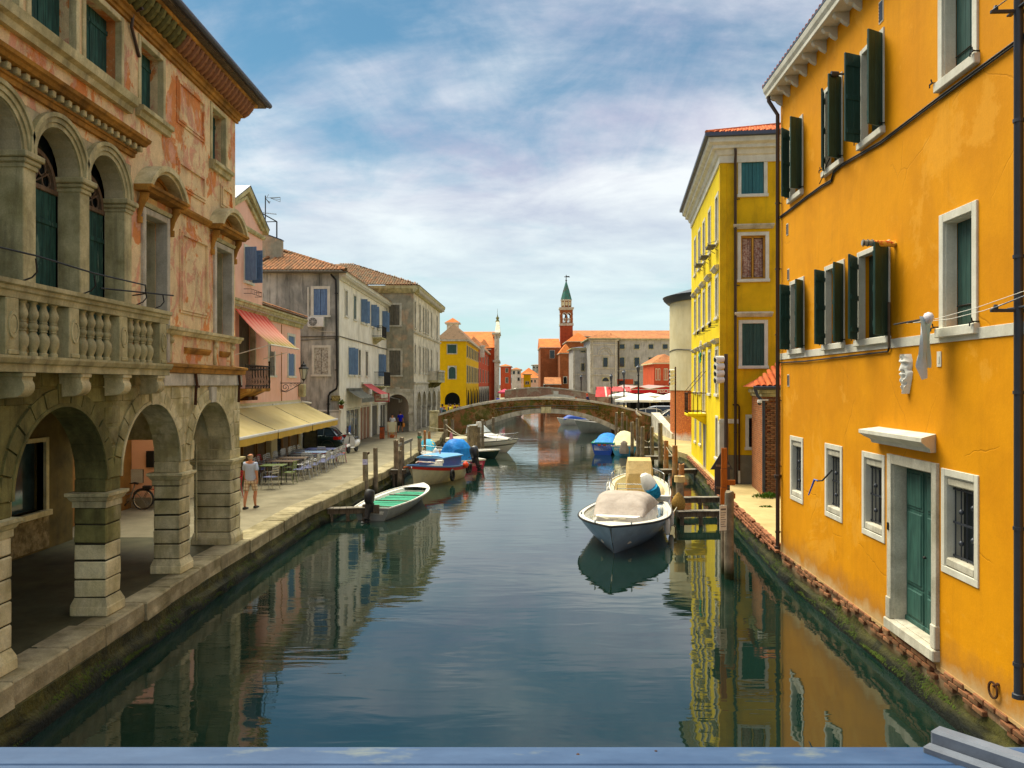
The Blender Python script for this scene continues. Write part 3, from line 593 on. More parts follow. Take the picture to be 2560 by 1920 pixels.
def hood(xa, xb, zt):
    w_ = xb - xa; cx = (xa + xb) / 2; y = yu
    mb = MB()
    for s in (-1,1):
        e = cx + s * w_ / 2
        mb.box(e - .004 if s > 0 else e - .13, e + .13 if s > 0 else e + .004, y - .05, y + .2, FL if zt == 7.93 and xa < p(17) else 5.88, zt + .12,.012)
    mb.box(cx - w_ / 2 + .005, cx + w_ / 2 - .005, y - .048, y + .2, zt - .004, zt + .12,.012); f = mb.build('window_surround', M['stone_pale'], LP)
    mb = MB(); mb.profx([(y, zt + .13), (y - .07, zt + .13), (y - .10, zt + .2), (y, zt + .22)], cx - w_ / 2 - .12, cx + w_ / 2 + .12); mb.build('lintel_moulding', M['stone_grey'], f)
    for s in (-1,1):      # scroll brackets
        bx = cx + s * (w_ / 2 + .24); mb = MB()
        mb.tube([(bx, y - .01, zt - .10), (bx, y - .03, zt - .02), (bx, y - .05, zt + .08), (bx, y - .08, zt + .18), (bx, y - .12, zt + .27), (bx, y - .12, zt + .34)], [.03,.05,.055,.07,.085,.09],8)
        mb.lathe([(.001,-.07), (.055,-.06), (.055,.06), (.001,.07)],10, (bx, y - .03, zt - .16)); mb.build('scroll_bracket', M['ochre_stone'], f, smooth=50)
    hw = w_ / 2 + .42; zb = zt + .36
    mb = MB(); mb.profx([(y, zb), (y - .24, zb), (y - .28, zb + .05), (y - .33, zb + .06), (y - .34, zb + .11), (y, zb + .11)], cx - hw, cx + hw); ped = mb.build('pediment', M['ochre_stone'], f)
    R_ = (hw ** 2 + .52 ** 2) / (2 * .52); zc = zb + .11 + .52 - R_; th = math.asin(min(1, hw / R_)); a0, a1 = pi / 2 - th, pi / 2 + th
    mb = MB(); mb.ring(cx, zc, R_ - .10, R_, y - .33, y, a0, a1,16); mb.ring(cx, zc, R_ - .16, R_ - .10, y - .27, y, a0 + .04, a1 - .04,16); mb.build('arched_cornice', M['stone'], ped, smooth=30)
    mb = MB(); n = 12
    for k in range(n):
        u0, u1 = cx - hw * .97 + 2 * hw * .97 * k / n, cx - hw * .97 + 2 * hw * .97 * (k + 1) / n; f_ = lambda u: zc + sqrt(max(0, (R_ - .1) ** 2 - (u - cx) ** 2))
        mb.poly([(u0, y - .04, zb + .1), (u1, y - .04, zb + .1), (u1, y - .04, max(zb + .1, f_(u1))), (u0, y - .04, max(zb + .1, f_(u0)))])
    for rr in (.18,.30,.42): mb.ring(cx, zb + .08, rr * 1.6, rr * 1.6 + .03, y - .07, y - .03,.25, pi - .25,14, kz=.62)
    mb.build('tympanum', M['ochre_stone'], ped)
    return f
fA = hood(wA[0], wA[1],7.93); fB = hood(wB[0], wB[1],7.93)
for f, h in ((fA, wA), (fB, wB)):
    mb = MB(); leafdoor(mb, h[0], h[0] + .30, yu + .1, h[2], h[3],2); mb.build('shutter', M['grey_shutter'], f)
    mb = MB(); mb.box(h[0] + .005, h[1] - .005, yu + .40, yu + .43, h[2], h[3]); mb.build('shutter', M['old_green'], f); mb = MB(); mb.box(h[0] + .004, h[0] + .02, yu + .2, yu + .42, h[2], h[3]); mb.box(h[1] - .02, h[1] - .004, yu + .2, yu + .42, h[2], h[3]); mb.box(h[0] + .02, h[1] - .02, yu + .2, yu + .42, h[3] - .02, h[3] - .004); mb.build('lining', M['greyplaster'], f)
mb = MB(); mb.profx([(yu,8.30), (yu - .07,8.30), (yu - .12,8.37), (yu - .12,8.42), (yu,8.44)], p(16.55), p(18.3)); mb.build('string_course', M['ochre_stone'], LP)
mb = MB(); mb.profx([(yu,5.72), (yu - .08,5.72), (yu - .12,5.79), (yu - .16,5.81), (yu - .17,5.87), (yu,5.89)], p(15.9), p(20.3)); mb.build('sill_course', M['stone'], LP)
for x in (p(16.25), p(18.7), p(19.85)):
    mb = MB(); mb.box(x - .05, x + .05, yu - .05, yu, FL + .05,5.60,.01); mb.lathe([(.001,0), (.05,.02), (.07,.08), (.03,.14), (.08,.2)],8, (x, yu - .05,5.52)); mb.build('console', M['stone'], LP, smooth=50)
for x0, x1, z in ((p(17.0), p(18.35),5.42), (p(19.05), p(19.6),5.42)):
    mb = MB(); mb.profx([(yu, z - .07), (yu - .03, z - .07), (yu - .08, z + .02), (yu - .08, z + .06), (yu, z + .07)], x0, x1); mb.build('plaque', M['ochre_stone'], LP)
def panel(x0, x1, z0, z1):
    mb = MB(); t = .05
    for i, o_ in ((0,.03), (.055,.05)):
        mb.box(x0 + i, x1 - i, yu - o_, yu, z0 + i, z0 + i + t); mb.box(x0 + i, x1 - i, yu - o_, yu, z1 - i - t, z1 - i); mb.box(x0 + i, x0 + i + t, yu - o_, yu, z0 + i + t, z1 - i - t); mb.box(x1 - i - t, x1 - i, yu - o_, yu, z0 + i + t, z1 - i - t)
    mb.build('panel_moulding', M['peel'], LP)
panel(p(16.6), p(18.1),10.15,11.1); panel(p(16.6), p(18.15),8.8,9.42); panel(p(16.75), p(18.3),6.2,7.95); panel(p(19.1), p(19.9),8.95,9.5)
def mezwin(h, sh=M['old_green'], leaves=2):
    a, b, c, d = h; mb = MB(); mb.box(a - .09, a + .004, yu - .03, yu + .1, c, d + .1,.01); mb.box(b - .004, b + .09, yu - .03, yu + .1, c, d + .1,.01); mb.box(a + .005, b - .005, yu - .028, yu + .1, d - .004, d + .1,.01); f = mb.build('window_frame', M['stone'], LP)
    n = leaves; w_ = (b - a) / n
    for k in range(n): mb = MB(); leafdoor(mb, a + k * w_ + .01, a + (k + 1) * w_ - .01, yu + .24, c, d,3); mb.build('shutter', sh, f)
    return f
for h in mez + big: mezwin(h)
for x0, x1 in ((p(14.8), p(16.15)), (p(18.4), p(19.62))):
    mb = MB(); mb.profx([(yu,9.68), (yu - .08,9.68), (yu - .10,9.78), (yu - .16,9.80), (yu - .16,9.88), (yu,9.9)], x0, x1); mb.build('window_sill', M['stone_grey'], LP)
mb = MB(); mb.profx([(yu,9.60), (yu - .10,9.60), (yu - .12,9.70), (yu - .20,9.74), (yu - .22,9.88), (yu,9.9)],0, p(14.5)); mb.build('window_sill', M['stone_grey'], LP)
mb = MB(); mb.profx([(yu,11.28), (yu - .06,11.28), (yu - .06,11.34), (yu - .10,11.35), (yu - .12,11.42), (yu - .17,11.44), (yu - .17,11.49), (yu,11.5)],0, p(20.22)); cor = mb.build('cornice', M['ochre_stone'], LP)
mb = MB(); mb.box(0, p(20.3), yu - .1, yu + 1,11.49,11.82); mb.box(0, p(20.62), yu - .42, yu + 1,11.80,11.9,.02); mb.build('frieze', M['ochre_stone'], LP)
mb = MB(); mb.tube([(0,.0,0), (0,-.07,.02), (0,-.16,.08), (0,-.26,.2), (0,-.31,.29)], [.05,.075,.08,.075,.06],7)
for s in (-1,1):
    for k, (yy, zz) in enumerate(((-.08,.0), (-.17,.06), (-.27,.16))): mb.poly([(0, yy, zz - .02), (s * .10, yy + .03, zz + .05), (s * .03, yy - .05, zz + .11), (0, yy - .03, zz + .05)])
mb.poly([(-.04,-.28,.12), (.04,-.28,.12), (0,-.38,.05)]); mod = mb.mesh('modillion', M['stone'],50)
mod2 = mod.copy(); mod2.materials.clear(); mod2.materials.append(M['stone_dark']); mod3 = mod.copy(); mod3.materials.clear(); mod3.materials.append(mat('rosy_carved_stone', 'A8785A', '86603E',.5,4,.3, var=.2, bump=.5))
x = .2
while x < p(20.35): place('modillion', mod2 if x < p(16.3) else mod3, LP, (x, yu - .08,11.50)); x += .235
EV = -.44    # eave edge in local y
mb = MB(); mb.hexa([(0, EV,11.93), (p(20.95), EV,11.93), (p(20.95),5,13.9), (0,5,13.9)], [(0, EV,12.02), (p(20.95), EV,12.02), (p(20.95),5,14.0), (0,5,14.0)]); mb.box(0, p(20.9), EV + .02, yu + .6,11.9,11.928); roof = mb.build('roof', M['pile'], LP)
mb = MB(); mb.tube([(0, EV - .05,11.99), (p(20.97), EV - .05,11.99)],.07,8); mb.build('gutter', M['zinc'], LP, smooth=50)
def tilemesh(name, m, L=.42, r=.095, n=5):
    mb = MB(); rows = []
    for y, rr, z in ((0, r,0), (L, r * .86,.015)): rows.append([(rr * cos(pi * k / n), y, z + rr * .75 * sin(pi * k / n)) for k in range(n + 1)])
    mb.loft(rows); rows2 = [[(x * .86, y, z * .8) for x, y, z in r_] for r_ in rows]; mb.loft([rows[0], rows2[0]]); return mb.mesh(name, m,60, norm=False)
tme = {k: tilemesh('roof_tile', M[k]) for k in ('tile', 'tile_red', 'tile_grey')}
sl_ = atan2(1.97,5.44); x = .1
while x < p(20.95): place('roof_tile', tme['tile_grey'], roof, (x, EV - .02,12.02), (sl_,0,0)); x += .2
mb = MB(); mb.tube([(p(14.45), yu - .30,11.5), (p(14.5), yu - .1,11.45), (p(14.55), yu - .05,11.2), (p(14.9), yu - .03,10.8)],.03,7); mb.build('downpipe', M['pipe'], LP)
mb = MB(); mb.tube([(p(20.14),1.5,9.35), (p(20.6),1.5,9.35)],.02,5); mb.build('iron_pin', M['iron'], LP)
BY = -.35   # front face
xa, xb = p(6.2), p(15.06)
mb = MB(); mb.profx([(yu,4.86), (BY - .02,4.86), (BY - .02,4.96), (BY - .06,4.98), (BY - .09,5.04), (BY - .09,5.075), (yu,5.075)], xa, xb + .06); bal = mb.build('balcony', M['stone_grey'], LP)
mb = MB(); mb.profx([(BY + .24,5.83), (BY,5.83), (BY - .01,5.91), (BY - .04,5.93), (BY - .04,5.98), (BY - .08,6.0), (BY - .08,6.06), (BY + .30,6.07)], xa, xb + .05); mb.build('hand_rail', M['stone_grey'], bal)
mb = MB(); mb.box(xb - .17, xb + .03, BY + .24, yu,5.83,6.05,.015); mb.build('hand_rail', M['stone_grey'], bal)
bp = [(.062,0), (.062,.05), (.045,.06), (.05,.09), (.075,.15), (.084,.21), (.078,.27), (.05,.32), (.04,.34), (.055,.35), (.055,.365), (.048,.37), (.066,.40), (.07,.42), (.066,.44), (.048,.465), (.055,.47), (.055,.485), (.045,.49), (.062,.53), (.074,.57), (.07,.61), (.05,.66), (.04,.70), (.042,.72), (.058,.735), (.058,.755)]
mb = MB(); mb.lathe(bp,14); bme = mb.mesh('baluster', M['stone_grey'],45)
for yc in (8.92,10.4,11.87,13.38,14.9):
    w_ = .27; mb = MB(); mb.box(p(yc) - w_ / 2, p(yc) + w_ / 2, BY + .0, BY + .22,5.076,5.83,.012); mb.ring(p(yc),5.48,.075,.105, BY - .02, BY,0,2 * pi,18, kz=1.7); mb.ring(p(yc),5.48,.0,.065, BY - .015, BY,0,2 * pi,18, kz=1.75); mb.box(p(yc) - .11, p(yc) + .11, BY - .025, BY,5.085,5.15,.01)
    mb.build('pedestal', M['stone_grey'], bal)
    for k in range(4):
        if yc > 8.95 or 1: place('baluster', bme, bal, (p(yc) - 1.48 + .135 + .13 + (k + .5) * .243 - .0, BY + .11,5.076), (0,0, k * .4))
for k in range(1): place('baluster', bme, bal, (xb - .07, BY + .36,5.076))
for yc in (9.15,10.75,12.2,13.5,14.8):   # scroll corbels under the slab
    mb = MB(); w_ = .24; c = p(yc)
    pr = [(BY + .02,4.86), (BY + .02,4.78)] + [(BY + .14 + .15 * cos(a),4.66 + .14 * sin(a)) for a in [pi * (.78 + k * .1) for k in range(9)]] + [(0,4.5), (0,4.86)]
    mb.profx(pr, c - w_ / 2, c + w_ / 2); mb.box(c - w_ / 2 - .025, c + w_ / 2 + .025, BY - .01,0,4.8,4.858,.01)
    for s in (-1,1): mb.lathe([(.001,0), (.11,.0), (.12,.012), (.06,.02), (.05,.03), (.001,.03)],14) if 0 else None
    mb.build('corbel', M['stone'] if yc > 12 else M['stone_grey'], bal, smooth=30)
mb = MB(); z = 6.05; pts = []
for i, yc in enumerate((7.0,9.3,10.7,12.2,13.9)): pts += [(p(yc), BY - .12,6.42 - .03 * (i % 2))]
pts.append((p(14.4), BY + .1,6.33)); pts.append((p(14.7), yu,6.33)); mb.tube(pts,.013,6)
mb.tube([(p(13.0), BY + .2,6.26), (p(15.0), BY - .14,6.36)],.014,6)
for i, yc in enumerate((9.3,10.7,12.2,13.9,14.6)): mb.tube([(p(yc), BY - .12,6.40 - .02 * i), (p(yc) - .0, BY - .14,6.2), (p(yc) - .05, BY - .10,6.12), (p(yc) - .14, BY - .02,6.06)],.012,6)
mb.build('iron_rod', M['iron'], bal)
def shut_leaf(mb, w_, h, side, th, y, t=.035, planks=2):
    """leaf hinged at origin; side=+1 extends to +x when closed, th opens it outwards (-y)"""
    a = side * 1; T0 = mb.T
    mb.T = Matrix.Rotation(-a * th,4, 'Z')
    pw = w_ / planks
    for i in range(planks):
        x0, x1 = i * pw + .002, (i + 1) * pw - .002
        mb.box(min(a * x0, a * x1), max(a * x0, a * x1),-t,0,0, h,.004)
    for z in (.12 * h,.5 * h,.88 * h): mb.box(min(a * .02, a * (w_ - .02)), max(a * .02, a * (w_ - .02)),0,.02, z - .045, z + .045,.004)
    mb.T = T0
def leaf(parent, hx, y, z, w_, h, side, th, m, planks=2, name='shutter'):
    mb = MB(); shut_leaf(mb, w_, h, side, th, y, planks=planks); o = mb.build(name, m, parent, loc=(hx, y, z)); return o
def surround(parent, a, b, c, d, fw=.11, proud=.03, m=None, y=0, sill=True, name='window_surround', dep=.1, sw=.08, sp=.08, bottom=False):
    mb = MB(); m = m or M['whitetrim']
    mb.box(a - fw, a + .002, y - proud, y + dep, c, d + fw,.006); mb.box(b - .002, b + fw, y - proud, y + dep, c, d + fw,.006); mb.box(a + .003, b - .003, y - proud + .001, y + dep, d - .002, d + fw,.006)
    if bottom: mb.box(a - fw, b + fw, y - proud, y + dep, c - fw, c,.006)
    f = mb.build(name, m, parent)
    if sill: mb = MB(); mb.box(a - fw - .03, b + fw + .03, y - sp, y + dep + .1, c - sw, c - .001,.01); mb.build('window_sill', m, f)
    return f
def jambs(parent, a, b, c, d, y0, y1, m):    # pale lining of a deep opening
    mb = MB(); e = .003
    mb.box(a + e, a + .02, y0, y1, c, d); mb.box(b - .02, b - e, y0, y1, c, d); mb.box(a + .02, b - .02, y0, y1, d - .02, d - e); return mb.build('lining', m, parent)
def stay(mb, x, y, z, s=1):    # iron shutter stay
    mb.tube([(x, y, z), (x, y - .09, z), (x, y - .10, z + .05)],.011,5); mb.box(x - .05, x + .05, y - .11, y - .09, z - .02, z - .005); mb.tube([(x - .045, y - .1, z - .01), (x - .045, y - .1, z - .06)],.01,4)
OF = Fac((6.56,19.5), (6.56 - .049 * 14.5,5.0))
OB = thing('orange_house', 'tall bright orange house rising from the right quay with dark green shutters', 'building', (6.56,19.5,0), OF.rz)
oS = lambda Y: (19.5 - Y) / abs(OF.d.y); Lo = OF.len; ZT = 11.75
WH = []; LOWW = []
row3 = [(1978,2005, 'o'), (2066,2103, 'o'), (2157,2206, 'o'), (2359,2435, 'c')]
row2 = [(1979,2008, 'o'), (2067,2108, 'o'), (2150,2220, 'o'), (2362,2434, 'c')]
gr = [(1980,2005), (2068,2102), (2162,2207), (2364,2438)]
o3 = [(OF.s(a), OF.s(b),9.04,10.62) for a, b, k in row3]; o2 = [(OF.s(a), OF.s(b),5.50,7.0) for a, b, k in row2]; o1 = [(OF.s(a), OF.s(b),2.12,3.40) for a, b in gr]
door = (OF.s(2234), OF.s(2336),.86,3.40)
vents = [(2204,4,53), (1969,561,586), (1971.5,674,698), (1971.5,938,964)]
mb = MB(); hs = o3 + o2 + o1 + [door]
wall(mb,0, Lo,.62, ZT, hs,0,.32); mb.box(0,.004,.01,8,.62, ZT); mb.box(Lo - .004, Lo,.01,8,.62, ZT); mb.build('wall', M['orange'], OB)
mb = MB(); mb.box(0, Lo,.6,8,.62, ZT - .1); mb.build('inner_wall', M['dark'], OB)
mb = MB(); wall(mb,0, Lo,-.3,.62, [],.03,.1); mb.box(0.001,.03,.031,8,-.3,.62); mb.build('plinth', mat('salt_worn_brick_plinth', '96684A', 'A89474',.5,2.5,.3, var=.25, vsc=6, bump=.9, low=(.35,.6, '2E3410',.3)), OB)
rnd = random.Random(21); n = 0
for row in range(3):
    x = .05 + (row % 2) * .13
    while x < Lo - .2:
        if n < 290 and rnd.random() < (.85,.7,.5)[row]:
            place('brick', brick_me, OB, (x + .12,.035 - rnd.uniform(0,.02),.585 - row * .076), (rnd.uniform(-.05,.05), rnd.uniform(-.03,.03), rnd.uniform(-.03,.03))); n += 1
        x += .262
mb = MB(); x = 0
while x < Lo: d = rnd.uniform(.02,.07); mb.box(x, x + .11,-.006,.006,.62 - d,.63); x += .11
mb.build('plaster_edge', M['orange'], OB)
def opened(h, w_far, w_near, sill=True, curtain=False, cw=None, tilt=0):
    a, b, c, d = h; f = surround(OB, a, b, c, d,.09,.025, sill=sill, sw=.12)
    hw = (b - a) / 2 * .86
    leaf(f, a - .02,-.03, c + .0, hw, d - c,1, R(w_far), M['green_shutter']); leaf(f, b + .02,-.03, c + .0, hw, d - c,-1, R(w_near), M['green_shutter'])
    mb = MB(); mb.box(a + .004, b - .004,.16,.19, c, d); mb.box((a + b) / 2 - .03, (a + b) / 2 + .03,.13,.16, c, d); mb.build('inner_shutter', M['green_shutter'], f)
    if curtain: mb = MB(); mb.box(b - .22, b - .02,.10,.13, c, d - .05); mb.build('curtain', M['white_rough'], f)
    mb = MB(); stay(mb, a - .10,0, c + .05); stay(mb, b + .10,0, c + .05); mb.build('shutter_stay', M['iron'], f)
    return f
def closed(h, m=M['green_shutter'], dep=.16):
    a, b, c, d = h; f = surround(OB, a, b, c, d,.12,.03, sw=.14); jambs(f, a, b, c, d,.01, dep, M['whitetrim'])
    cx = (a + b) / 2
    for s, hx in ((1, a + .02), (-1, b - .02)): leaf(f, hx, dep + .04, c, (b - a) / 2 - .025, d - c - .02, s,0, m,3)
    mb = MB(); stay(mb, a - .16,0, c + .02); stay(mb, b + .14,0, c + .02); mb.tube([(a + .05, dep - .01, c + .3), (b - .05, dep - .01, c + .3)],.012,4); mb.build('shutter_stay', M['iron'], f); return f
for h, q in zip(o3, ((44,120), (24,122), (64,122))): opened(h, *q)
for h, q, cu in zip(o2, ((50,139), (45,136), (35,135)), (0,0,1)): opened(h, *q, curtain=cu, sill=True)
closed(o3[3]); closed(o2[3], M['green_shutter'])
for h in o1:       # barred windows
    a, b, c, d = h; f = surround(OB, a, b, c, d,.10,.02, sill=False, bottom=True); jambs(f, a, b, c, d,.0,.26, M['whitetrim'])
    mb = MB(); mb.box(a, b,.24,.27, c, d); mb.build('pane', M['glass'], f)
    MB().box(a + .02, b - .02,.012,.22, d - .14, d - .02,.02,.004).build('rough_lintel', M['stone_pale'], f); MB().box(a + .02, b - .02,-.01,.2, c + .0, c + .13,.02,.004).build('rough_sill', M['stone_pale'], f)
    g = MB(); n = 5
    for k in range(n):
        x = a + (b - a) * (k + .5) / n; g.tube([(x,.10, c + .12), (x,.10, d - .14)],.011,6)
        if k in (1,3):
            for zz in (.28,.62): g.lathe([(.012,-.04), (.03,-.02), (.036,0), (.03,.02), (.012,.04)],8, (x,.10, c + (d - c) * zz + .1 * (k == 3)))
    for zz in (.02,.5,.98): zc = c + .14 + (d - c - .3) * zz; g.box(a, b,.092,.108, zc - .014, zc + .014)
    g.build('window_grille', M['pipe_grey'], f)
a, b, c, d = door
f = surround(OB, a, b, c, d,.15,.05, M['stone_pale'], sill=False, name='door_surround', dep=.3); jambs(f, a, b, c, d,.0,.3, M['stone_pale'])
mb = MB(); mb.box(a - .17, b + .17,-.10,.3,.68,.855,.015,.005); mb.box(a, b,0,.3,.80,.866,.004); mb.build('threshold', M['stone_pale'], f)
[MB().box(q, q + .16,-.07,.1,.86,1.2,.01).build('jamb_base', M['stone_pale'], f) for q in (a - .16, b)]
cx = (a + b) / 2
for x0, x1 in ((a + .02, cx - .006), (cx + .006, b - .02)):
    mb = MB(); y = .20; mb.box(x0, x1, y, y + .05, c, d - .02,.004); fw = .09
    for z0, z1 in ((c + .12, c + .55), (c + .66, d - .75), (d - .66, d - .12)):
        mb.box(x0 + fw, x1 - fw, y - .035, y, z0, z1,.03); mb.box(x0 + fw - .035, x1 - fw + .035, y - .016, y + .01, z0 - .035, z0 + .0); mb.box(x0 + fw - .035, x1 - fw + .035, y - .016, y + .01, z1, z1 + .035)
        mb.box(x0 + fw - .035, x0 + fw, y - .016, y + .01, z0, z1); mb.box(x1 - fw, x1 - fw + .035, y - .016, y + .01, z0, z1)
    mb.box(x0, x1, y - .03, y, c, c + .08,.01); mb.build('door_leaf', M['door_green'], f)
mb = MB(); mb.lathe([(.001,0), (.03,.01), (.03,.03), (.001,.05)],8, (cx + .06,.15,2.0)); mb.box(a - .10, a - .06,-.07,-.05,2.3,2.42); mb.build('door_fitting', M['iron'], f)
hx0, hx1 = OF.s(2188), OF.s(2350); mb = MB(); mb.profx([(0,3.70), (-.10,3.70), (-.12,3.76), (-.20,3.80), (-.28,3.86), (-.28,3.92), (0,3.97)], hx0 + .15, hx1 - .12,.55,.55); mb.build('door_hood', M['whitetrim'], OB)
mb = MB(); mb.box(0, Lo,-.018,.0,5.29,5.44,.004); mb.build('stringcourse', M['whitetrim'], OB)
mb = MB(); zc = 8.78; pts = [(0,-.02, zc)] + [(x,-.03 + .008 * (i % 2), zc + .02 * sin(i * 1.3)) for i, x in enumerate([1,2,3,3.6])] + [(3.75,-.03, zc + .12), (4.1,-.03, zc + .14), (6,-.03, zc + .02), (8,-.03, zc + .04), (Lo,-.03, zc + .02)]
mb.tube(pts,.018,5); mb.tube([(q[0], q[1] - .0, q[2] - .035) for q in pts],.013,5)
mb.tube([(3.0,-.06, zc + .06), (3.3,-.08, zc + .15), (3.45,-.06, zc + .35), (3.6,-.05, zc + .42)],.01,5)
sx = OF.s(2228); mb.tube([(0,-.03,5.22), (2,-.035,5.2), (4,-.03,5.22), (sx - .05,-.03,5.24), (sx,-.03,5.32), (sx,-.03,5.9)],.016,5); mb.build('cable', M['iron'], OB)
mb = MB(); mb.tube([(sx,-.035,5.3), (sx,-.035,6.05)],.022,6); mb.build('cable_tube', M['brown_shutter'], OB)
for px, a_, b_ in vents:
    x = OF.s(px); z1, z0 = OF.z(px, a_), OF.z(px, b_); w_ = (z1 - z0) * .42
    mb = MB(); mb.box(x - w_ / 2 - .02, x + w_ / 2 + .02,-.012,.0, z0 - .02, z1 + .02); v = mb.build('vent', M['whitetrim'], OB); mb = MB(); mb.box(x - w_ / 2, x + w_ / 2,-.016,-.012, z0, z1); [mb.box(x - w_ / 2, x + w_ / 2,-.022,-.016, z0 + (z1 - z0) * (k + .3) / 6, z0 + (z1 - z0) * (k + .7) / 6) for k in range(6)]; mb.build('vent_grille', M['pipe_grey'], v)
mb = MB(); x = OF.s(2349); mb.box(x - .06, x + .06,-.012,0,4.95,5.17); mb.box(x - .02, x + .02,-.02,-.012,5.0,5.1); mb.build('house_number_plate', M['whitetrim'], OB)
mb = MB(); mb.box(-.1, Lo,-.34,.8,11.70,11.80,.01); mb.profx([(-.26,11.80), (-.34,11.80), (-.38,11.86), (-.40,11.96), (-.2,11.98)],-.14, Lo); mb.build('eave', M['whitetrim'], OB)
mb = MB(); mb.profx([(0,11.70), (-.27,11.70), (-.28,11.65), (-.23,11.60), (-.15,11.58), (-.10,11.52), (-.04,11.48), (0,11.46)],-.055,.055); br = mb.mesh('eave_bracket', M['whitetrim'])
x = .1
while x < Lo: place('eave_bracket', br, OB, (x,0,0)); x += .62
mb = MB(); mb.hexa([(-.15,-.40,11.98), (Lo,-.40,11.98), (Lo,6,14.08), (-.15,6,14.08)], [(-.15,-.40,12.03), (Lo,-.40,12.03), (Lo,6,14.15), (-.15,6,14.15)]); rf = mb.build('roof', M['zinc'], OB)
x = -.3
while x < Lo: place('roof_tile', tme['tile_red'], rf, (x,-.34,12.05), (.318,0,0)); x += .21
for k in range(14): place('roof_tile', tme['tile'], rf, (-.10,-.1 + k * .36,12.15 + k * .118), (.318,0,0))
def dpipe(parent, x, zt, zb, y=-.09, r=.055, m=M['pipe'], lean=.3):
    mb = MB(); mb.tube([(x - .03,-lean, zt + .12), (x - .02,-lean, zt), (x, y, zt - .35), (x, y, zb)], r,10)
    for z in [zb + .4 + 1.6 * k for k in range(int((zt - zb - .5) / 1.6))]: mb.lathe([(r + .002,-.02), (r + .012,-.02), (r + .012,.02), (r + .002,.02)],10, (x, y, z)); mb.tube([(x, y, z), (x,.0, z)],.012,4)
    mb.lathe([(r,0), (r + .02,.0), (r + .02,.05), (r,.06)],10, (x, y, zb + .0)); return mb.build('downpipe', m, parent, smooth=50)
dpipe(OB,.06,11.6,.70, r=.048)
dpipe(OB, OF.s(2549,.09),11.7,1.0, y=-.1, r=.052, m=M['pipe_grey'])
mb = MB(); mb.lathe([(.0,0), (.08,0), (.09,-.03), (.07,-.1), (.055,-.12)],10, (.06,-.09,2.5)); mb.build('pipe_collar', M['pipe'], OB)
def onO(name, label, cat, px, py, d=0): s_, z = OF.hit(px, py, d); q = OF.w(s_, d); return thing(name, label, cat, (q.x, q.y, z), OF.rz)
t = onO('mooring_ring', 'rusty iron mooring ring hanging on the orange wall near the water', 'mooring ring',2497,1712)
mb = MB(); mb.ring(-.06,-.09,.085,.108,-.05,-.03,0,2 * pi,20); mb.build('ring', M['rust'], t, smooth=40)
mb = MB(); mb.tube([(0,0,0), (0,-.04,.0), (-.02,-.06,-.02), (-.03,-.02,-.05)],.014,6); mb.lathe([(.001,0), (.03,0), (.02,.02)],8, (0,-.01,0)); mb.build('staple', M['rust'], t)
t = onO('stone_mask', 'white carved mask of a bearded old man on the orange wall', 'sculpture',2271,935)
mb = MB(); rows = []; NR = 22
for i in range(NR + 1):
    q = i / NR; z = .31 - .62 * q; w_ = (.10 + .05 * sin(pi * min(1, q * 2.2)) if q < .45 else .15 * (1 - (q - .45) / .6) ** .8 + .012); row = []
    for k in range(13):
        u = -1 + k / 6; x = w_ * u; dep = .02 + .075 * sqrt(max(0,1 - u * u)) * (1 if q < .55 else 1.15 - .6 * (q - .55))
        if q < .18: dep += .03 * sin(u * 9 + q * 20)                       # curls
        if .22 < q < .30 and abs(u) > .18: dep -= .035 * (1 - abs(abs(u) - .45) * 2)   # eye sockets
        if .20 < q < .42 and abs(u) < .2: dep += .05 * (q - .20) / .22                  # nose
        if .17 < q < .215: dep += .03                                     # brow
        if .445 < q < .475 and abs(u) < .35: dep -= .03                     # mouth
        if q > .47: dep += .02 * sin(u * 7 + q * 26) + .012 * sin(q * 40)   # beard locks
        if k in (0,12): dep = 0
        row.append((x,-max(0, dep), z))
    rows.append(row)
mb.loft(rows); mb.build('mask_face', M['white_rough'], t, smooth=60)
t = onO('wall_lamp', 'small caged lamp on a peeling yellow bracket above the middle shutters', 'lamp',2238,610,0)
mb = MB(); mb.tube([(0,0,0), (-.02,-.34,.02)],.05,10); mb.lathe([(.001,0), (.075,0), (.06,.02), (.001,.02)],10, (0,-.012,0)); mb.build('bracket', mat('yellow_red_chipped_paint', 'E0B040', 'B8401C',.35,9,.1, bump=.2), t, smooth=50)
mb = MB(); mb.tube([(-.02,-.34,.02), (-.03,-.52,.03)], [.052,.045],10); mb.build('lamp_glass', paint('cloudy_lamp_glass', '8A8878',.25), t, smooth=50)
mb = MB()
for y in (-.36,-.43,-.5): mb.tube([(-.025 + .058 * cos(a), y,.025 + .058 * sin(a)) for a in [2 * pi * k / 10 for k in range(11)]],.006,4)
mb.build('lamp_cage', M['iron'], t)
t = onO('wall_floodlight', 'small grey cylinder lamp beside the top floor shutters', 'lamp',2112,185,0)
mb = MB(); mb.tube([(0,0,0), (0,-.14,0)],.02,6); mb.tube([(0,-.12,0), (0,-.26,0)], [.05,.06],10); mb.build('lamp_body', M['pipe_grey'], t, smooth=50)
t = onO('wind_toy_stick', 'blue and black bent stick fixed to a barred window', 'stick',2080,1212,.05)
mb = MB(); mb.tube([(.07,-.02,.30), (-.02,-.18,.08), (-.05,-.26,.07)],.018,6); mb.build('stick', M['iron'], t)
mb = MB(); mb.tube([(-.05,-.26,.07), (-.12,-.30,.09), (-.24,-.38,-.24)], [.02,.02,.012],6); mb.build('blue_stick', paint('blue_plastic', '1C50A8',.4), t)
s0 = OF.s(2246,.3); s1 = OF.s(2560,.3); c0 = OF.hit(2260,807,.28)
t = thing('clothesline', 'clothesline on iron brackets stretched across the orange wall', 'clothesline', OF.w(c0[0],0, c0[1]), OF.rz)
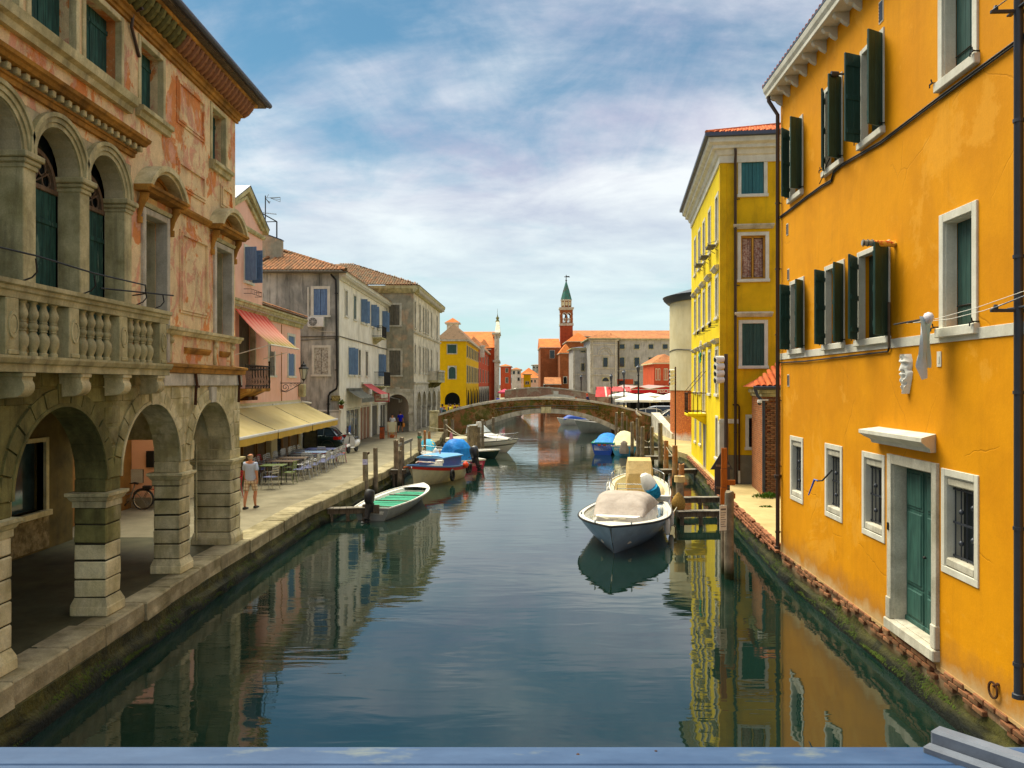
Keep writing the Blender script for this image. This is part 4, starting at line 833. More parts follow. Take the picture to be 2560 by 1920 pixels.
mb = MB(); mb.tube([(-.35,-.28,0), (.62,-.30,.0)],.014,6); mb.tube([(.1,0,0), (.1,-.30,0)],.012,5); mb.build('bracket', M['iron'], t)
mb = MB(); mb.tube([(-.1,-.28,.0), (1.0,-.27,-.02), (2.0,-.24,.04), (3.4,-.26,.16)],.004,4); mb.tube([(-.1,-.20,.0), (1.2,-.18,-.04), (2.0,-.16,.0), (3.4,-.18,.13)],.004,4); mb.build('line', M['white_rough'], t)
def bracket(label, px, py):
    t = onO('line_bracket', label, 'bracket', px, py,.1); mb = MB(); mb.box(-.02,.02,-.32,.35,-.02,.02,.006); mb.box(-.2,.25,-.03,.03,.02,.045,.006); mb.tube([(-.02,-.3,.02), (.3,-.1,.14)],.008,4); mb.lathe([(.02,-.03), (.03,0), (.02,.04)],8, (0,-.26,.03)); mb.build('arm', M['pipe_grey'], t); return t
bracket('grey line bracket clamped on the near downpipe at the band',2546,776); bracket('grey line bracket high on the near downpipe',2546,28)
t = thing('hanging_towel', 'white and pale blue cloth hanging from the clothesline', 'towel', OF.w(c0[0] + .78,.28, c0[1]), OF.rz)
rows = []; rnd = random.Random(2)
for i in range(12):
    q = i / 11; z = .03 - .72 * q; wd = .10 + .14 * sin(pi * min(1, q * 1.1)) ; cx = -.03 - .12 * q
    rows.append([(cx + 1.5 * wd * (k / 10 - .5) * (1 - .4 * q),-(k / 10 - .5) * .26 * (1 - .3 * q) - .05 * sin(k * 1.5 + q * 2) * (.4 + q) , z - (.25 * (k / 10) * q if k > 5 else 0) + (.22 * q if k > 7 else 0)) for k in range(11)])
mb = MB(); mb.loft(rows); o = mb.build('cloth', mat('white_towel_cloth', 'D8DADC', 'B8D4DC',.5,3,.3, var=.04, fine=.03, bump=.2), t, smooth=80)
mb = MB(); mb.lathe([(.001,-.10), (.09,-.06), (.12,0), (.08,.05), (.001,.07)],9, (.04,-.02,.02), sy=.5); mb.build('knot', mat('white_towel_knot', 'D4CCD0', None, bump=.8, bd=.04, fsc=14), t, smooth=60)
YC = V((8.23,31.5)); yd = V((.137,1)).normalized()
YFf = Fac((8.23,31.5), (8.23 + yd.y * 8,31.5 - yd.x * 8)); far = YC + yd * 13.3; YFc = Fac(far, YC)
YH = thing('yellow_house', 'tall bright yellow corner house with white hooded windows', 'building', (8.23,31.5,0), YFf.rz)
YT = 13.95
def rel(F, base, rz):      # matrix from a facade frame into the thing's own frame
    return Matrix.Rotation(-rz,4, 'Z') @ Matrix.Translation((F.P0.x - base[0], F.P0.y - base[1],0)) @ Matrix.Rotation(F.rz,4, 'Z')
TC = rel(YFc, (8.23,31.5), YFf.rz); Lc = YFc.len
xs = [(1789,1796.5), (1771,1778), (1757.3,1763.8), (1746,1752), (1736.5,1740.5)]
cw = [((YFc.s(a) + YFc.s(b)) / 2) for a, b in xs]; ww = .86
r4 = [(c - ww / 2, c + ww / 2,10.5,12.35) for c in cw]
zt3 = YFc.z(1790,700.); r3 = [(c - ww / 2, c + ww / 2,7.45,9.05) for c in cw]; r2 = [(c - ww / 2, c + ww / 2,4.3,6.1) for c in cw]
r2[2] = (cw[2] - ww / 2, cw[2] + ww / 2,3.35,6.1)
r1 = [(cw[0] - .35, cw[0] + .35,1.7,3.3), (cw[2] - .1, cw[2] + .75,.75,3.25), (cw[3] + .2, cw[3] + .9,1.75,3.25), (cw[4] - .1, cw[4] + .5,1.7,3.2)]
ff = [YFf.rect(1853,387,1910,484), YFf.rect(1852,589,1914,697), YFf.rect(1855,808.5,1911,914), YFf.rect(1872,1045,1925,1118)]
mb = MB(); mb.T = TC; wall(mb,0, Lc,.75, YT, r4 + r3 + r2 + r1,0,.25); mb.build('canal_wall', M['yellow'], YH)
mb = MB(); wall(mb,0,7,.75 + 1.15, YT, ff,0,.25); mb.build('side_wall', M['yellow_dirty_shaded'], YH)
mb = MB(); wall(mb,0,7,.7,.75 + 1.15, [],-.02,.1); mb.box(0,7,-.02,.1,1.89,1.905); mb.build('plinth', mat('grey_cement_plinth', '7E7868', '66604E',.5,1.2,.4, var=.15, bump=.4), YH)
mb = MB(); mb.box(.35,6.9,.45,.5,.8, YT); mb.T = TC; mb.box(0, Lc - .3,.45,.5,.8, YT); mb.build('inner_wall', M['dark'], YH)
mb = MB(); mb.T = TC; mb.box(-.006,0,0,6,.7, YT); mb.build('end_wall', M['yellow'], YH)
mb = MB(); mb.box(-.03,.22,-.03,0.0,1.9, YT,.005); mb.T = TC; mb.box(Lc - .25, Lc + .03,-.03,.0,4.0, YT,.005); mb.build('corner_strip', M['yellow_dirty_shaded'], YH)
mb = MB(); mb.box(-.05,.28,-.05,.2,.75,3.25,.01); mb.box(-.07,.72,-.08,.0,3.15,3.32,.01); mb.T = TC; mb.box(Lc - .5, Lc - .001,-.05,.0,.75,3.2,.01); mb.build('corner_stone', M['whitetrim'], YH)
def ywin(parent, h, kind, T=None, fw=.13, hd=False, m=M['green_shutter']):
    a, b, c, d = h
    def B(): q = MB(); q.T = T; return q
    mb = B(); mb.box(a - fw, a + .004,-.03,.08, c, d + fw,.006); mb.box(b - .004, b + fw,-.03,.08, c, d + fw,.006); mb.box(a + .005, b - .005,-.028,.08, d - .004, d + fw,.006); f = mb.build('window_surround', M['whitetrim'], parent)
    mb = B(); mb.box(a - fw - .03, b + fw + .03,-.08,.1, c - .12, c - .001,.01); mb.build('window_sill', M['whitetrim'], f)
    if hd: mb = B(); mb.profx([(0, d + fw + .12), (-.08, d + fw + .12), (-.2, d + fw + .25), (-.2, d + fw + .29), (0, d + fw + .33)], a - fw - .12, b + fw + .12,.3,.3); mb.build('window_hood', M['stone_pale'], f)
    cx = (a + b) / 2
    if kind == 'closed':
        for x0, x1 in ((a + .01, cx - .004), (cx + .004, b - .01)):
            mb = B(); n = 3
            for k in range(n): mb.box(x0 + (x1 - x0) * k / n + .002, x0 + (x1 - x0) * (k + 1) / n - .002,.03,.07, c, d,.004)
            mb.build('shutter', m, f)
    elif kind == 'glass':
        mb = B(); mb.box(a, b,.2,.22, c, d); mb.build('pane', M['glass'], f)
        mb = B()
        for x in (a, cx - .035, b - .07): mb.box(x, x + .07,.13,.19, c, d,.005)
        for z in (c, d - .08): mb.box(a + .07, b - .07,.13,.19, z, z + .08,.005)
        mb.build('casement', mat('varnished_wood_' + str(random.random())[:4], 'C8963C', 'B07E30',.5,3,.3, rough=.5, bump=.1), f)
        mb = B(); n = 14
        for x0, x1 in ((a + .09, cx - .06), (cx + .06, b - .09)):
            mb.loft([[(x0 + (x1 - x0) * k / n,.195 + .008 * sin(k * 2.2), z) for k in range(n + 1)] for z in (c + .1, d - .1)])
        mb.build('curtain', mat('patterned_curtain', 'B8A090', '8A5A4C',.5,14,.2, var=.2, bump=.1), f)
    elif kind == 'open':      # leaves folded back against the wall
        mb = B(); mb.box(a, b,.2,.22, c, d); mb.build('pane', M['glass'], f)
        for x0, x1 in ((a + .03, cx - .05), (cx + .05, b - .03)): mb = B(); mb.box(x0, x1,.11,.15, c, d,.006); mb.build('shutter', M['grey_shutter'], f)
    elif kind == 'bars':
        mb = B(); mb.box(a, b,.2,.22, c, d); mb.build('pane', M['glass'], f); mb = B()
        for k in range(5): mb.tube([(a + (b - a) * (k + .5) / 5,.05, c), (a + (b - a) * (k + .5) / 5,.05, d)],.013,5)
        for zz in (.33,.66): mb.box(a, b,.04,.06, c + (d - c) * zz - .015, c + (d - c) * zz + .015)
        mb.build('window_grille', M['iron'], f)
    return f
ywin(YH, ff[0], 'closed', m=woodm('teal_shutter', '2A6468', '24585C',.5,.08)); ywin(YH, ff[1], 'glass', hd=True); ywin(YH, ff[2], 'closed', hd=True); ywin(YH, ff[3], 'bars')
for h in r4: ywin(YH, h, 'open', TC)
for h in r3: ywin(YH, h, 'open', TC, hd=True)
for i, h in enumerate(r2): ywin(YH, h, 'open', TC, hd=True)
for h in r1: ywin(YH, h, 'open', TC,.1, m=M['brown_shutter'])
mb = MB(); mb.T = TC
for c in cw[:3]: mb.box(c - .4, c + .4,-.42,-.10,10.25,10.36,.02); mb.tube([(c - .42,-.03,10.1), (c - .42,-.44,10.38), (c - .42,-.02,10.5)],.015,4); mb.tube([(c + .42,-.03,10.1), (c + .42,-.44,10.38), (c + .42,-.02,10.5)],.015,4)
mb.build('flower_box', M['grey_shutter'], YH)
mb = MB(); mb.T = TC
for c in cw[:3]:
    for zz in (7.05,7.2): mb.tube([(c - .45,-.02, zz), (c - .45,-.3, zz), (c + .45,-.3, zz), (c + .45,-.02, zz)],.012,4)
    for k in range(7): mb.tube([(c - .45 + .15 * k,-.3,7.05), (c - .45 + .15 * k,-.3,7.2)],.008,4)
mb.build('basket_rail', M['iron'], YH)
bc = cw[2]; mb = MB(); mb.T = TC; mb.box(bc - .95, bc + .95,-.85,0,3.2,3.33,.02); mb.profx([(0,3.2), (-.7,3.2), (-.3,3.0), (0,2.8)], bc - .9, bc + .9); bl = mb.build('balcony', M['yellow'], YH)
mb = MB(); mb.T = TC
for z in (3.42,4.28): mb.tube([(bc - .93,0, z), (bc - .93,-.83, z), (bc + .93,-.83, z), (bc + .93,0, z)],.02,5)
for k in range(9):
    x = bc - .93 + 1.86 * k / 8; mb.tube([(x,-.83,3.33), (x,-.83,4.28)],.012,4)
    if k < 8:
        mb.tube([(x,-.83,3.5), (x + .20,-.83,3.85), (x,-.83,4.2)],.01,4); mb.tube([(x + .23,-.83,3.5), (x + .03,-.83,3.85), (x + .23,-.83,4.2)],.01,4)
for s in (-1,1):
    for k in range(4): mb.tube([(bc + s * .93,-.2 * k,3.33), (bc + s * .93,-.2 * k,4.28)],.012,4)
mb.tube([(bc - .95,-.85,4.3), (bc - .95,-.02,5.3)],.012,4); mb.tube([(bc + .95,-.85,4.3), (bc + .95,-.02,5.3)],.012,4); mb.build('railing', M['rust'], bl)
mb = MB(); mb.T = TC; q = cw[3] + .9; mb.ring(q,6.55,0,.28,-.06,0,0, pi,10); mb.box(q - .28, q + .28,-.06,0,6.1,6.55); mb.ring(q,6.5,.0,.17,-.09,-.06,0,2 * pi,10); mb.build('wall_shrine', M['stone_pale'], YH)
def cornice_run(mb, L, e0=0, e1=0):
    mb.profx([(0, YT - .55), (-.06, YT - .55), (-.06, YT - .28), (-.14, YT - .24), (-.2, YT - .08), (-.34, YT - .04), (-.34, YT + .08), (-.5, YT + .16), (-.52, YT + .34), (0, YT + .36)],0, L, e0, e1)
mb = MB(); cornice_run(mb,7,1.0,0); mb.T = TC; cornice_run(mb, Lc,0,1.0); mb.build('cornice', M['whitetrim'], YH)
mb = MB(); mb.profx([(-.5, YT + .34), (-.66, YT + .36), (-.66, YT + .50), (-.5, YT + .52)],0,7,1,0); mb.T = TC; mb.profx([(-.5, YT + .34), (-.66, YT + .36), (-.66, YT + .50), (-.5, YT + .52)],0, Lc,0,1); mb.build('gutter', M['zinc'], YH)
zE = YT + .46; mb = MB(); ap = (4.2,4.2); TI = TC.inverted()
c_far = TC @ V((0,-.55, zE)); c_far2 = TC @ V((0,7, zE + 2.2))
mb.poly([(-.6,-.6, zE), (7,-.6, zE), (7,4.2, zE + 1.75), (4.2,4.2, zE + 1.75)]); mb.poly([(-.6,-.6, zE), (4.2,4.2, zE + 1.75), (4.2,14.4, zE + 1.75), (c_far.x, c_far.y, zE)]); rf = mb.build('roof', M['tile'], YH)
for row in range(7):
    x = -.45 + row * .38 * 1.0
    while x < 6.9: place('roof_tile', tme['tile_red'], rf, (x,-.62 + row * .38, zE + .02 + row * .139), (.35,0,0)); x += .22
mb = MB()
for k in range(14): q = .36 * k; mb.tube([(-.6 + q,-.6 + q, zE + .05 + q * .365), (-.6 + q + .38,-.6 + q + .38, zE + .06 + (q + .38) * .365)], [.10,.085],7)
mb.build('ridge_tile', M['tile_red'], rf, kind=None)
dpipe(YH,.55, YT - .2,.8, y=-.09, r=.055)
mb = MB(); s_, z = YFf.hit(1846,1012); mb.tube([(.45,-.07, z), (s_ - .02,-.07, z), (s_ + .02,-.07, z - .06), (s_ + .02,-.07,1.3)],.035,6); mb.build('wall_pipe', M['rust'], YH)
mb = MB(); mb.tube([(s_ + .02,-.07,1.3), (s_ + .02,-.07,.8)],.045,8); mb.build('wall_pipe', M['whitetrim'], YH)
mb = MB()
for py in (499,714): z = YFf.z(1830, py); mb.tube([(.5,-.05, z), (YFf.s(1849),-.05, z)],.02,5)
mb.build('pipe_clip', M['iron'], YH)
q = YFc.w(cw[2] - .3,.15,6.2); t = thing('drying_shirt', 'green cloth hung out of a yellow house window', 'cloth', q, YFc.rz)
mb = MB(); mb.loft([[(-.25 + .08 * k,-.04 * sin(k * 2 + i),-.12 * i + (.06 if k in (0,6) else 0)) for k in range(7)] for i in range(5)]); mb.build('cloth', paint('green_cloth', '1E9A78',.8), t, smooth=70)
HF = Fac((8.55,28.2), (12.5,27.6)); HU = thing('brick_outhouse', 'low brick outhouse with a bright tiled roof between yellow and orange houses', 'building', (8.85,28.2,0), HF.rz)
hz = 4.6
mb = MB(); mb.box(.0,3,0,2.6,.7, hz - .35); hw = mb.build('wall', M['brickwall'], HU); n = 0; rnd = random.Random(8)
for row in range(48):
    z = .75 + row * .0755
    if z > hz - .4: break
    x = (row % 2) * .13 + .12
    while x < .9 and n < 300:
        if rnd.random() < .96: place('brick', brick_me, HU, (x,-.025 + rnd.uniform(-.012,.012), z)); n += 1
        x += .258
mb = MB(); mb.box(-.06,3,-.06,2.6, hz - .35, hz - .22,.02); mb.box(-.14,3,-.14,2.6, hz - .22, hz - .08,.02); mb.build('cornice', M['stone_grey'], HU)
mb = MB(); mb.tube([(-.35,-.28, hz - .03), (3,-.28, hz - .03)],.075,8); mb.tube([(-.30,-.26, hz - .08), (-.22,-.24, hz - .3), (.02,-.1, hz - .55), (.02,-.1, hz - .8), (.02,-.1,.9)],.055,9); mb.build('gutter', M['pipe_grey'], HU, smooth=50)
mb = MB(); mb.poly([(-.3,-.25, hz), (3,-.25, hz), (3,2.4, hz + 1.0), (1.4,2.4, hz + 1.0)]); mb.poly([(-.3,-.25, hz), (1.4,2.4, hz + 1.0), (-.3,3, hz)]); rf = mb.build('roof', M['tile_red'], HU)
for row in range(6):
    x = -.2 + row * .2
    while x < 2: place('roof_tile', tme['tile_red'], rf, (x,-.3 + row * .36, hz + .02 + row * .136), (.36,0,0)); x += .2
hc = at(1899,27.9, zat(1005,27.9)); t = thing('security_camera', 'white dome security camera on a bracket by the tiled outhouse', 'camera', hc)
mb = MB(); mb.lathe([(.001,.08), (.07,.08), (.09,.0), (.075,-.03)],12); mb.box(.0,.3,-.02,.02,.05,.09); mb.build('housing', M['white'], t, smooth=50)
mb = MB(); mb.lathe([(.07,-.03), (.06,-.08), (.03,-.11), (.001,-.12)],12); mb.build('dome', M['glass'], t, smooth=60)
def weeds(label, c, n, r, h, seed):
    mb = MB(); rd = random.Random(seed)
    for k in range(n):
        a = rd.uniform(0,2 * pi); q = r * sqrt(rd.random()); x, y = q * cos(a), q * sin(a) * .6; l = h * rd.uniform(.4,1) * (1 - q / r * .5); b = a + rd.uniform(-.5,.5); dx, dy = cos(b) * l * .5, sin(b) * l * .5; s_ = .03
        mb.poly([(x - s_ * sin(b), y + s_ * cos(b), l * .35), (x + dx * .6, y + dy * .6, l * .8), (x + s_ * sin(b), y - s_ * cos(b), l * .3)]); mb.poly([(x, y,0), (x + dx * .5, y + dy * .5, l * .7), (x + dx, y + dy, l * .75), (x + dx * .4 + s_, y + dy * .4, l * .5)])
    t = thing('weed_clump', label, 'plant', c); mb.build('leaves', mat('weed_green', '5A7A24', '3A5A1C',.5,8,.3, bump=0), t, norm=False)
weeds('leafy green weeds at the foot of the brick outhouse wall', (8.75,27.6,.77),160,.45,.32,1); weeds('small dry tuft growing from the sandy path edge', (8.1,25.5,.77),50,.2,.12,2); weeds('tiny tuft in the path by the orange house corner', (7.7,22.3,.77),40,.15,.1,3)
def TB(T): q = MB(); q.T = T; return q
def mwin(parent, T, a, b, c, d, kind='dark', fw=.12, m=None, trim=None, sill=True, proud=.03):
    trim = trim or M['whitetrim']
    mb = TB(T); mb.box(a - fw, a + .004,-proud,.06, c, d + fw); mb.box(b - .004, b + fw,-proud,.06, c, d + fw); mb.box(a + .005, b - .005,-proud + .002,.06, d - .004, d + fw); f = mb.build('window_frame', trim, parent)
    if sill: mb = TB(T); mb.box(a - fw - .04, b + fw + .04,-.10,.08, c - .12, c - .002); mb.build('window_sill', trim, f)
    cx = (a + b) / 2
    if kind == 'closed':
        for x0, x1 in ((a, cx - .01), (cx + .01, b)):
            mb = TB(T); n = 3
            for k in range(n): mb.box(x0 + (x1 - x0) * k / n + .004, x0 + (x1 - x0) * (k + 1) / n - .004,.02,.06, c, d)
            for z in (c + .15 * (d - c), c + .85 * (d - c)): mb.box(x0, x1,.0,.02, z - .04, z + .04)
            mb.build('shutter', m, f)
    elif kind in ('open', 'dark', 'half'):
        mb = TB(T); mb.box(a, b,.18,.2, c, d); mb.build('pane', M['glass'], f)
        if kind != 'dark':
            w_ = (b - a) / 2 * .72
            for s, hx in ((1, a - .02), (-1, b + .02)):
                if kind == 'half' and s < 0: continue
                T2 = (T or Matrix()) @ Matrix.Translation((hx,-.03, c)) @ Matrix.Rotation(-s * R(80 if s > 0 else 128),4, 'Z')
                mb = TB(T2); mb.box(min(0, s * w_), max(0, s * w_),-.04,0,0, d - c); mb.build('shutter', m, f)
    return f
def tile_field(parent, P0, ex, ey, nx, ny, me, jig=.01, skip=None, rot=0):
    """rows of barrel tiles on a sloping plane: P0 lower corner, ex along the eave, ey up the slope (unit); returns count"""
    ex, ey = V(ex).normalized(), V(ey).normalized(); nz = ex.cross(ey); Rm = Matrix((ex, ey, nz)).transposed(); e = Rm.to_euler(); n = 0
    for j in range(ny):
        for i in range(nx):
            if skip and skip(i, j): continue
            q = V(P0) + ex * (.22 * i) + ey * (.36 * j) + nz * random.uniform(0, jig); place('roof_tile', me, parent, q, (e.x, e.y, e.z + random.uniform(-.02,.02))); n += 1
    return n
def tile_mass(parent, P0, ex, ey, nx, ny, m, skip=None, r=.10, dx=.22, dy=.36):
    ex, ey = V(ex).normalized(), V(ey).normalized(); nz = ex.cross(ey); mb = MB()
    for j in range(ny):
        for i in range(nx):
            if skip and skip(i, j): continue
            q = V(P0) + ex * (dx * i) + ey * (dy * j) + nz * random.uniform(0,.012); L = []
            for yy, rr, zz in ((0, r,0), (dy * 1.15, r * .86,-.02)): L.append([q + ex * (rr * cos(pi * k / 4)) + ey * yy + nz * (rr * .8 * sin(pi * k / 4) + zz) for k in range(5)])
            mb.loft(L)
    return mb.build('roof_tile', m, parent, smooth=60, kind='stuff', norm=False)
PX = -12.; PF = Fac((PX,20.3), (PX,45.3)); PH = thing('pink_house', 'pink house with gabled attic, iron balcony and faded awnings', 'building', (PX,20.3,0), pi / 2)
L_ = PF.len; zc = 8.35
ds = [(PF.s(598), PF.s(637),5.3,7.9), (PF.s(672), PF.s(686),5.15,7.3), (PF.s(720), PF.s(736),5.15,7.3), (PF.s(612), PF.s(629),9.35,10.85)]
g0, g1 = PF.s(560), PF.s(656)
mb = MB(); wall(mb,0, L_,3.6, zc, ds[:3],0,.3); wall(mb, g0, g1, zc,12.0, [ds[3]],.0,.3); mb.box(g0 - .01, g0,.01,4, zc,12); mb.box(g1, g1 + .01,.01,4, zc,12); mb.box(L_, L_ + .01,0,8,.8,8.4); mb.build('wall', M['pink'], PH)
mb = MB(); qx = lambda Y: Y - 20.3
mb.box(qx(25.2), qx(28.0),-1.0,3,.8,4.6); mb.build('porch_block', M['salmon'], PH)
mb = MB(); mb.box(qx(25.17), qx(25.2),-1.0,3,.8,1.12); mb.build('porch_plinth', M['brownwall'], PH)
mb = MB(); mb.box(qx(25.3), qx(28.03),-1.03,-1.0,.8,4.55); mb.build('porch_side', M['cream'], PH)
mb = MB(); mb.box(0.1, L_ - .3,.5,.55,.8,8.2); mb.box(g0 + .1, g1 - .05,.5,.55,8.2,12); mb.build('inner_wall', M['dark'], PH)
gx = (g0 + g1) / 2; ap = 13.35
mb = MB(); mb.poly([(g0,-.0,12.0), (g1,0,12.0), (gx,0, ap - .1)]); mb.poly([(g0,0,12), (gx,0, ap - .1), (gx,4, ap - .1), (g0,4,12)]); mb.poly([(g1,0,12), (gx,0, ap - .1), (gx,4, ap - .1), (g1,4,12)]); mb.build('gable', M['pink'], PH)
mb = MB()
for s, e in ((-1, g0 - .25), (1, g1 + .25)): mb.hexa([(e,-.22,11.9), (gx,-.22, ap - .02), (gx,.1, ap - .02), (e,.1,11.9)], [(e,-.26,12.12), (gx,-.26, ap + .22), (gx,.1, ap + .22), (e,.1,12.12)]); mb.hexa([(e - s * .5,-.10,12.0), (gx,-.10, ap - .35), (gx,.05, ap - .35), (e - s * .5,.05,12.0)], [(e - s * .3,-.12,12.08), (gx,-.12, ap - .2), (gx,.05, ap - .2), (e - s * .3,.05,12.08)])
mb.profx([(0,11.62), (-.08,11.62), (-.14,11.72), (-.14,11.78), (0,11.8)], g0 - .1, g1 + .1); mb.build('pediment_moulding', M['stone_grey'], PH)
mb = MB()
for s, e in ((-1, g0 - .27), (1, g1 + .27)): mb.hexa([(e,-.28,12.12), (gx,-.28, ap + .22), (gx,4, ap + .22), (e,4,12.12)], [(e,-.28,12.17), (gx,-.28, ap + .27), (gx,4, ap + .27), (e,4,12.17)])
mb.build('roof', M['zinc'], PH)
a, b, c, d = ds[3]; f = mwin(PH, None, a, b, c, d, 'dark',.14); leaf(f, a - .02,-.03, c,.55, d - c,1, R(100), M['blue_shutter'],1); leaf(f, b,-.03, c,.5, d - c,-1, R(80), M['blue_shutter'],1)
mb = MB()
for z in (8.75,8.95): mb.tube([(a - .2,-.02, z), (a - .2,-.35, z), (b + .4,-.35, z), (b + .4,-.02, z)],.012,4)
for k in range(8): mb.tube([(a - .2 + k * .25,-.35,8.75), (a - .2 + k * .25,-.35,8.95)],.008,4)
mb.build('flower_rail', M['rust'], PH)
a, b, c, d = ds[0]; mb = MB(); mb.box(a, b,.28,.31, c, d); mb.build('shutter', M['grey_shutter'], PH); mb = MB(); mb.box(b - .06, b + .08,-.04,.2, c, d); mb.build('door_jamb', M['stone_pale'], PH)
mwin(PH, None, *ds[1], 'closed',.14, M['grey_shutter'], M['whitetrim']); f = mwin(PH, None, *ds[2], 'closed',.14, M['blue_shutter'], M['whitetrim'])
mb = MB(); mb.profx([(0,7.85), (-.12,7.85), (-.14,7.98), (-.34,8.14), (-.34,8.22), (-.42,8.26), (-.42,8.34), (0,8.42)],0, L_ + .1); cr = mb.build('cornice', M['stone_grey'], PH)
mb = MB(); mb.box(-.055,.055,-.30,-.1,0,.10); de = mb.mesh('dentil', M['stone_pale']); x = PF.s(575)
while x < L_: place('dentil', de, cr, (x,0,8.04)); x += .24
mb = MB(); mb.poly([(g1,-.42,8.42), (L_ + .15,-.42,8.42), (L_ + .15,4,9.9), (g1,4,9.9)]); mb.poly([(L_ + .15,-.42,8.42), (L_ + .15,4,9.9), (L_ + .15,4,8.4)]); rf = mb.build('roof', M['tile_grey'], PH)
tile_field(rf, (g1 + .1,-.45,8.45), (1,0,0), (0,4.42,1.48), int((L_ - g1) / .22),5, tme['tile'])
tile_mass(rf, (g1 + .1,-.45 + 5 * .341,8.45 + 5 * .114), (1,0,0), (0,4.42,1.48), int((L_ - g1) / .22),7, M['tile'])
b0, b1 = PF.s(560),36.55 - 20.3; yo = -.9; mb = MB(); mb.profx([(0,4.36), (yo,4.36), (yo - .05,4.42), (yo - .05,4.5), (0,4.5)], b0, b1); mb.profx([(0,4.36), (-.8,4.36), (-.3,4.12), (0,3.95)], b0, b1 - .3); bl = mb.build('balcony', M['ochre_stone'], PH)
mb = MB()
for z in (4.62,5.35,5.5): mb.tube([(b0, yo, z), (b1, yo, z), (b1,0, z)],.022,5)
x = b0
while x < b1: mb.tube([(x, yo,4.5), (x, yo - .04,4.8), (x, yo,5.1), (x, yo,5.5)],.014,4); x += .13
for k in range(7): mb.tube([(b1, yo + .13 * k,4.5), (b1, yo + .13 * k,5.5)],.014,4)
mb.tube([(b1, yo,4.5), (b1, yo,5.68)],.035,6); mb.lathe([(.05,0), (.05,.05), (.001,.1)],8, (b1, yo,5.66))
for z in (5.1,5.3,5.5): mb.tube([(b1, yo, z), (b1 + .75, yo, z)],.012,4)
mb.tube([(b1 + .75, yo,5.05), (b1 + .75, yo,5.55)],.01,4); mb.build('railing', M['iron'], bl)
for x in (b1 - 1.7, b1 - .9): mb = MB(); mb.box(x, x + .5,-.5,-.0,3.98,4.14,.02); mb.build('balcony_bracket', M['rust'], bl)
mb = MB(); mb.tube([(PF.s(703),-.02,3.8), (PF.s(703),-.02,7.8)],.02,5); mb.build('cable', M['ochre_stone'], PH)
mb = MB(); mb.box(L_ - .5, L_ - .05,-.35,0,3.98,4.7,.05); mb.build('meter_cabinet', M['stone_grey'], PH)
mb = MB(); mb.tube([(L_ - .1,-.1,3.7), (L_ + .1,-.6,3.62)],.05,7); mb.build('spot_lamp', M['white_rough'], PH)
mb = MB(); mb.box(0, L_,-.03,0,3.55,3.82); mb.build('plaster_band', M['cream'], PH)
sf = mat('ochre_wood_shopfront', '9A7038', '7E5A2A',.5,2,.4, rough=.6, var=.15, streak=.2, bump=.2)
Q = lambda px: PF.s(px)
mb = MB(); mb.box(0, L_,.0,.1,.8,3.6); mb.build('shop_wall', sf, PH)
for p0, p1, z0, z1, mm, nm in ((604,632,.9,3.3, 'brown_shutter', 'shop_panel'), (640,660,.9,3.3, 'brown_shutter', 'shop_panel'), (678,700,.9,3.2, 'glass', 'shop_door'), (704,718,.9,3.3, 'brown_shutter', 'shop_panel'), (722,741,.9,3.3, 'brown_shutter', 'shop_panel')):
    a, b = Q(p0), Q(p1); mb = MB(); mb.box(a, b,-.05,.0, z0, z1,.01); o = mb.build(nm, M[mm], PH); mb = MB(); mb.box(a - .1, a,-.09,0, z0, z1 + .1); mb.box(b, b + .1,-.09,0, z0, z1 + .1); mb.box(a, b,-.09,0, z1, z1 + .1); mb.build('shop_frame', sf, PH)
mb = MB(); mb.box(Q(660) + .02, Q(676),-.35,-.02,.85,2.35,.02); mb.build('service_box', M['cream'], PH)
mb = MB(); mb.box(Q(743), L_,-.12,.05,.8,3.6); mb.build('white_pilaster', M['whitetrim'], PH)
for p0, p1, z0, z1 in ((662,675,2.45,3.15), (677,686,2.9,3.25)):
    mb = MB(); mb.box(Q(p0), Q(p1),-.42,-.37, z0, z1); fr = mb.build('menu_board', M['pile'], PH); mb = MB(); mb.box(Q(p0) + .06, Q(p1) - .06,-.43,-.42, z0 + .06, z1 - .06); mb.build('menu_sheet', M['white_rough'], fr)
gs = thing('glass_screen', 'framed glass windscreen closing the end of the cafe terrace', 'windscreen', (PX,45.0,.8),0)
mb = MB()
for x in (.25,1.0): mb.box(x, x + .05,-.03,.03,0,2.0)
mb.box(.25,1.05,-.03,.03,0,.05); mb.box(.25,1.05,-.03,.03,1.95,2.0); mb.build('frame', M['iron'], gs)
mb = MB(); mb.box(.3,1.0,-.008,.008,.05,1.95); mb.build('pane', glassm('smoky_screen_glass', '4A4C40',.1), gs)
TV = rel(Fac((-14,25.2), (-11,25.2)), (PX,20.3), pi / 2); FV = Fac((-14,25.2), (-11,25.2))
for nm, px0, px1, py0, py1, m_, dd in (('vent',324,360,1173,1207, M['grey_shutter'],.02), ('meter_box',369,388,1127,1168, M['iron'],.12), ('plaque',335,368,1088,1096, M['ochre_stone'],.03), ('iron_hook',291,306,1190,1193, M['iron'],.1)):
    a, b, c, d = FV.rect(px0, py0, px1, py1); mb = TB(TV); mb.box(a, b,-dd,-.001, c, d,.01); o = mb.build(nm, m_, PH)
    if nm == 'vent':
        mb = TB(TV); n = 12
        for k in range(n): z = c + (d - c) * (k + .5) / n; mb.hexa([(a + .03,-.03, z - .012), (b - .03,-.03, z - .012), (b - .03,-.05, z - .02), (a + .03,-.05, z - .02)], [(a + .03,-.03, z + .008), (b - .03,-.03, z + .008), (b - .03,-.05, z), (a + .03,-.05, z)])
        mb.build('louvre', M['whitetrim'], o)
RA = thing('red_awning', 'sun-faded red awning turning mouldy yellow over the iron balcony', 'awning', (PX,20.3,0), pi / 2)
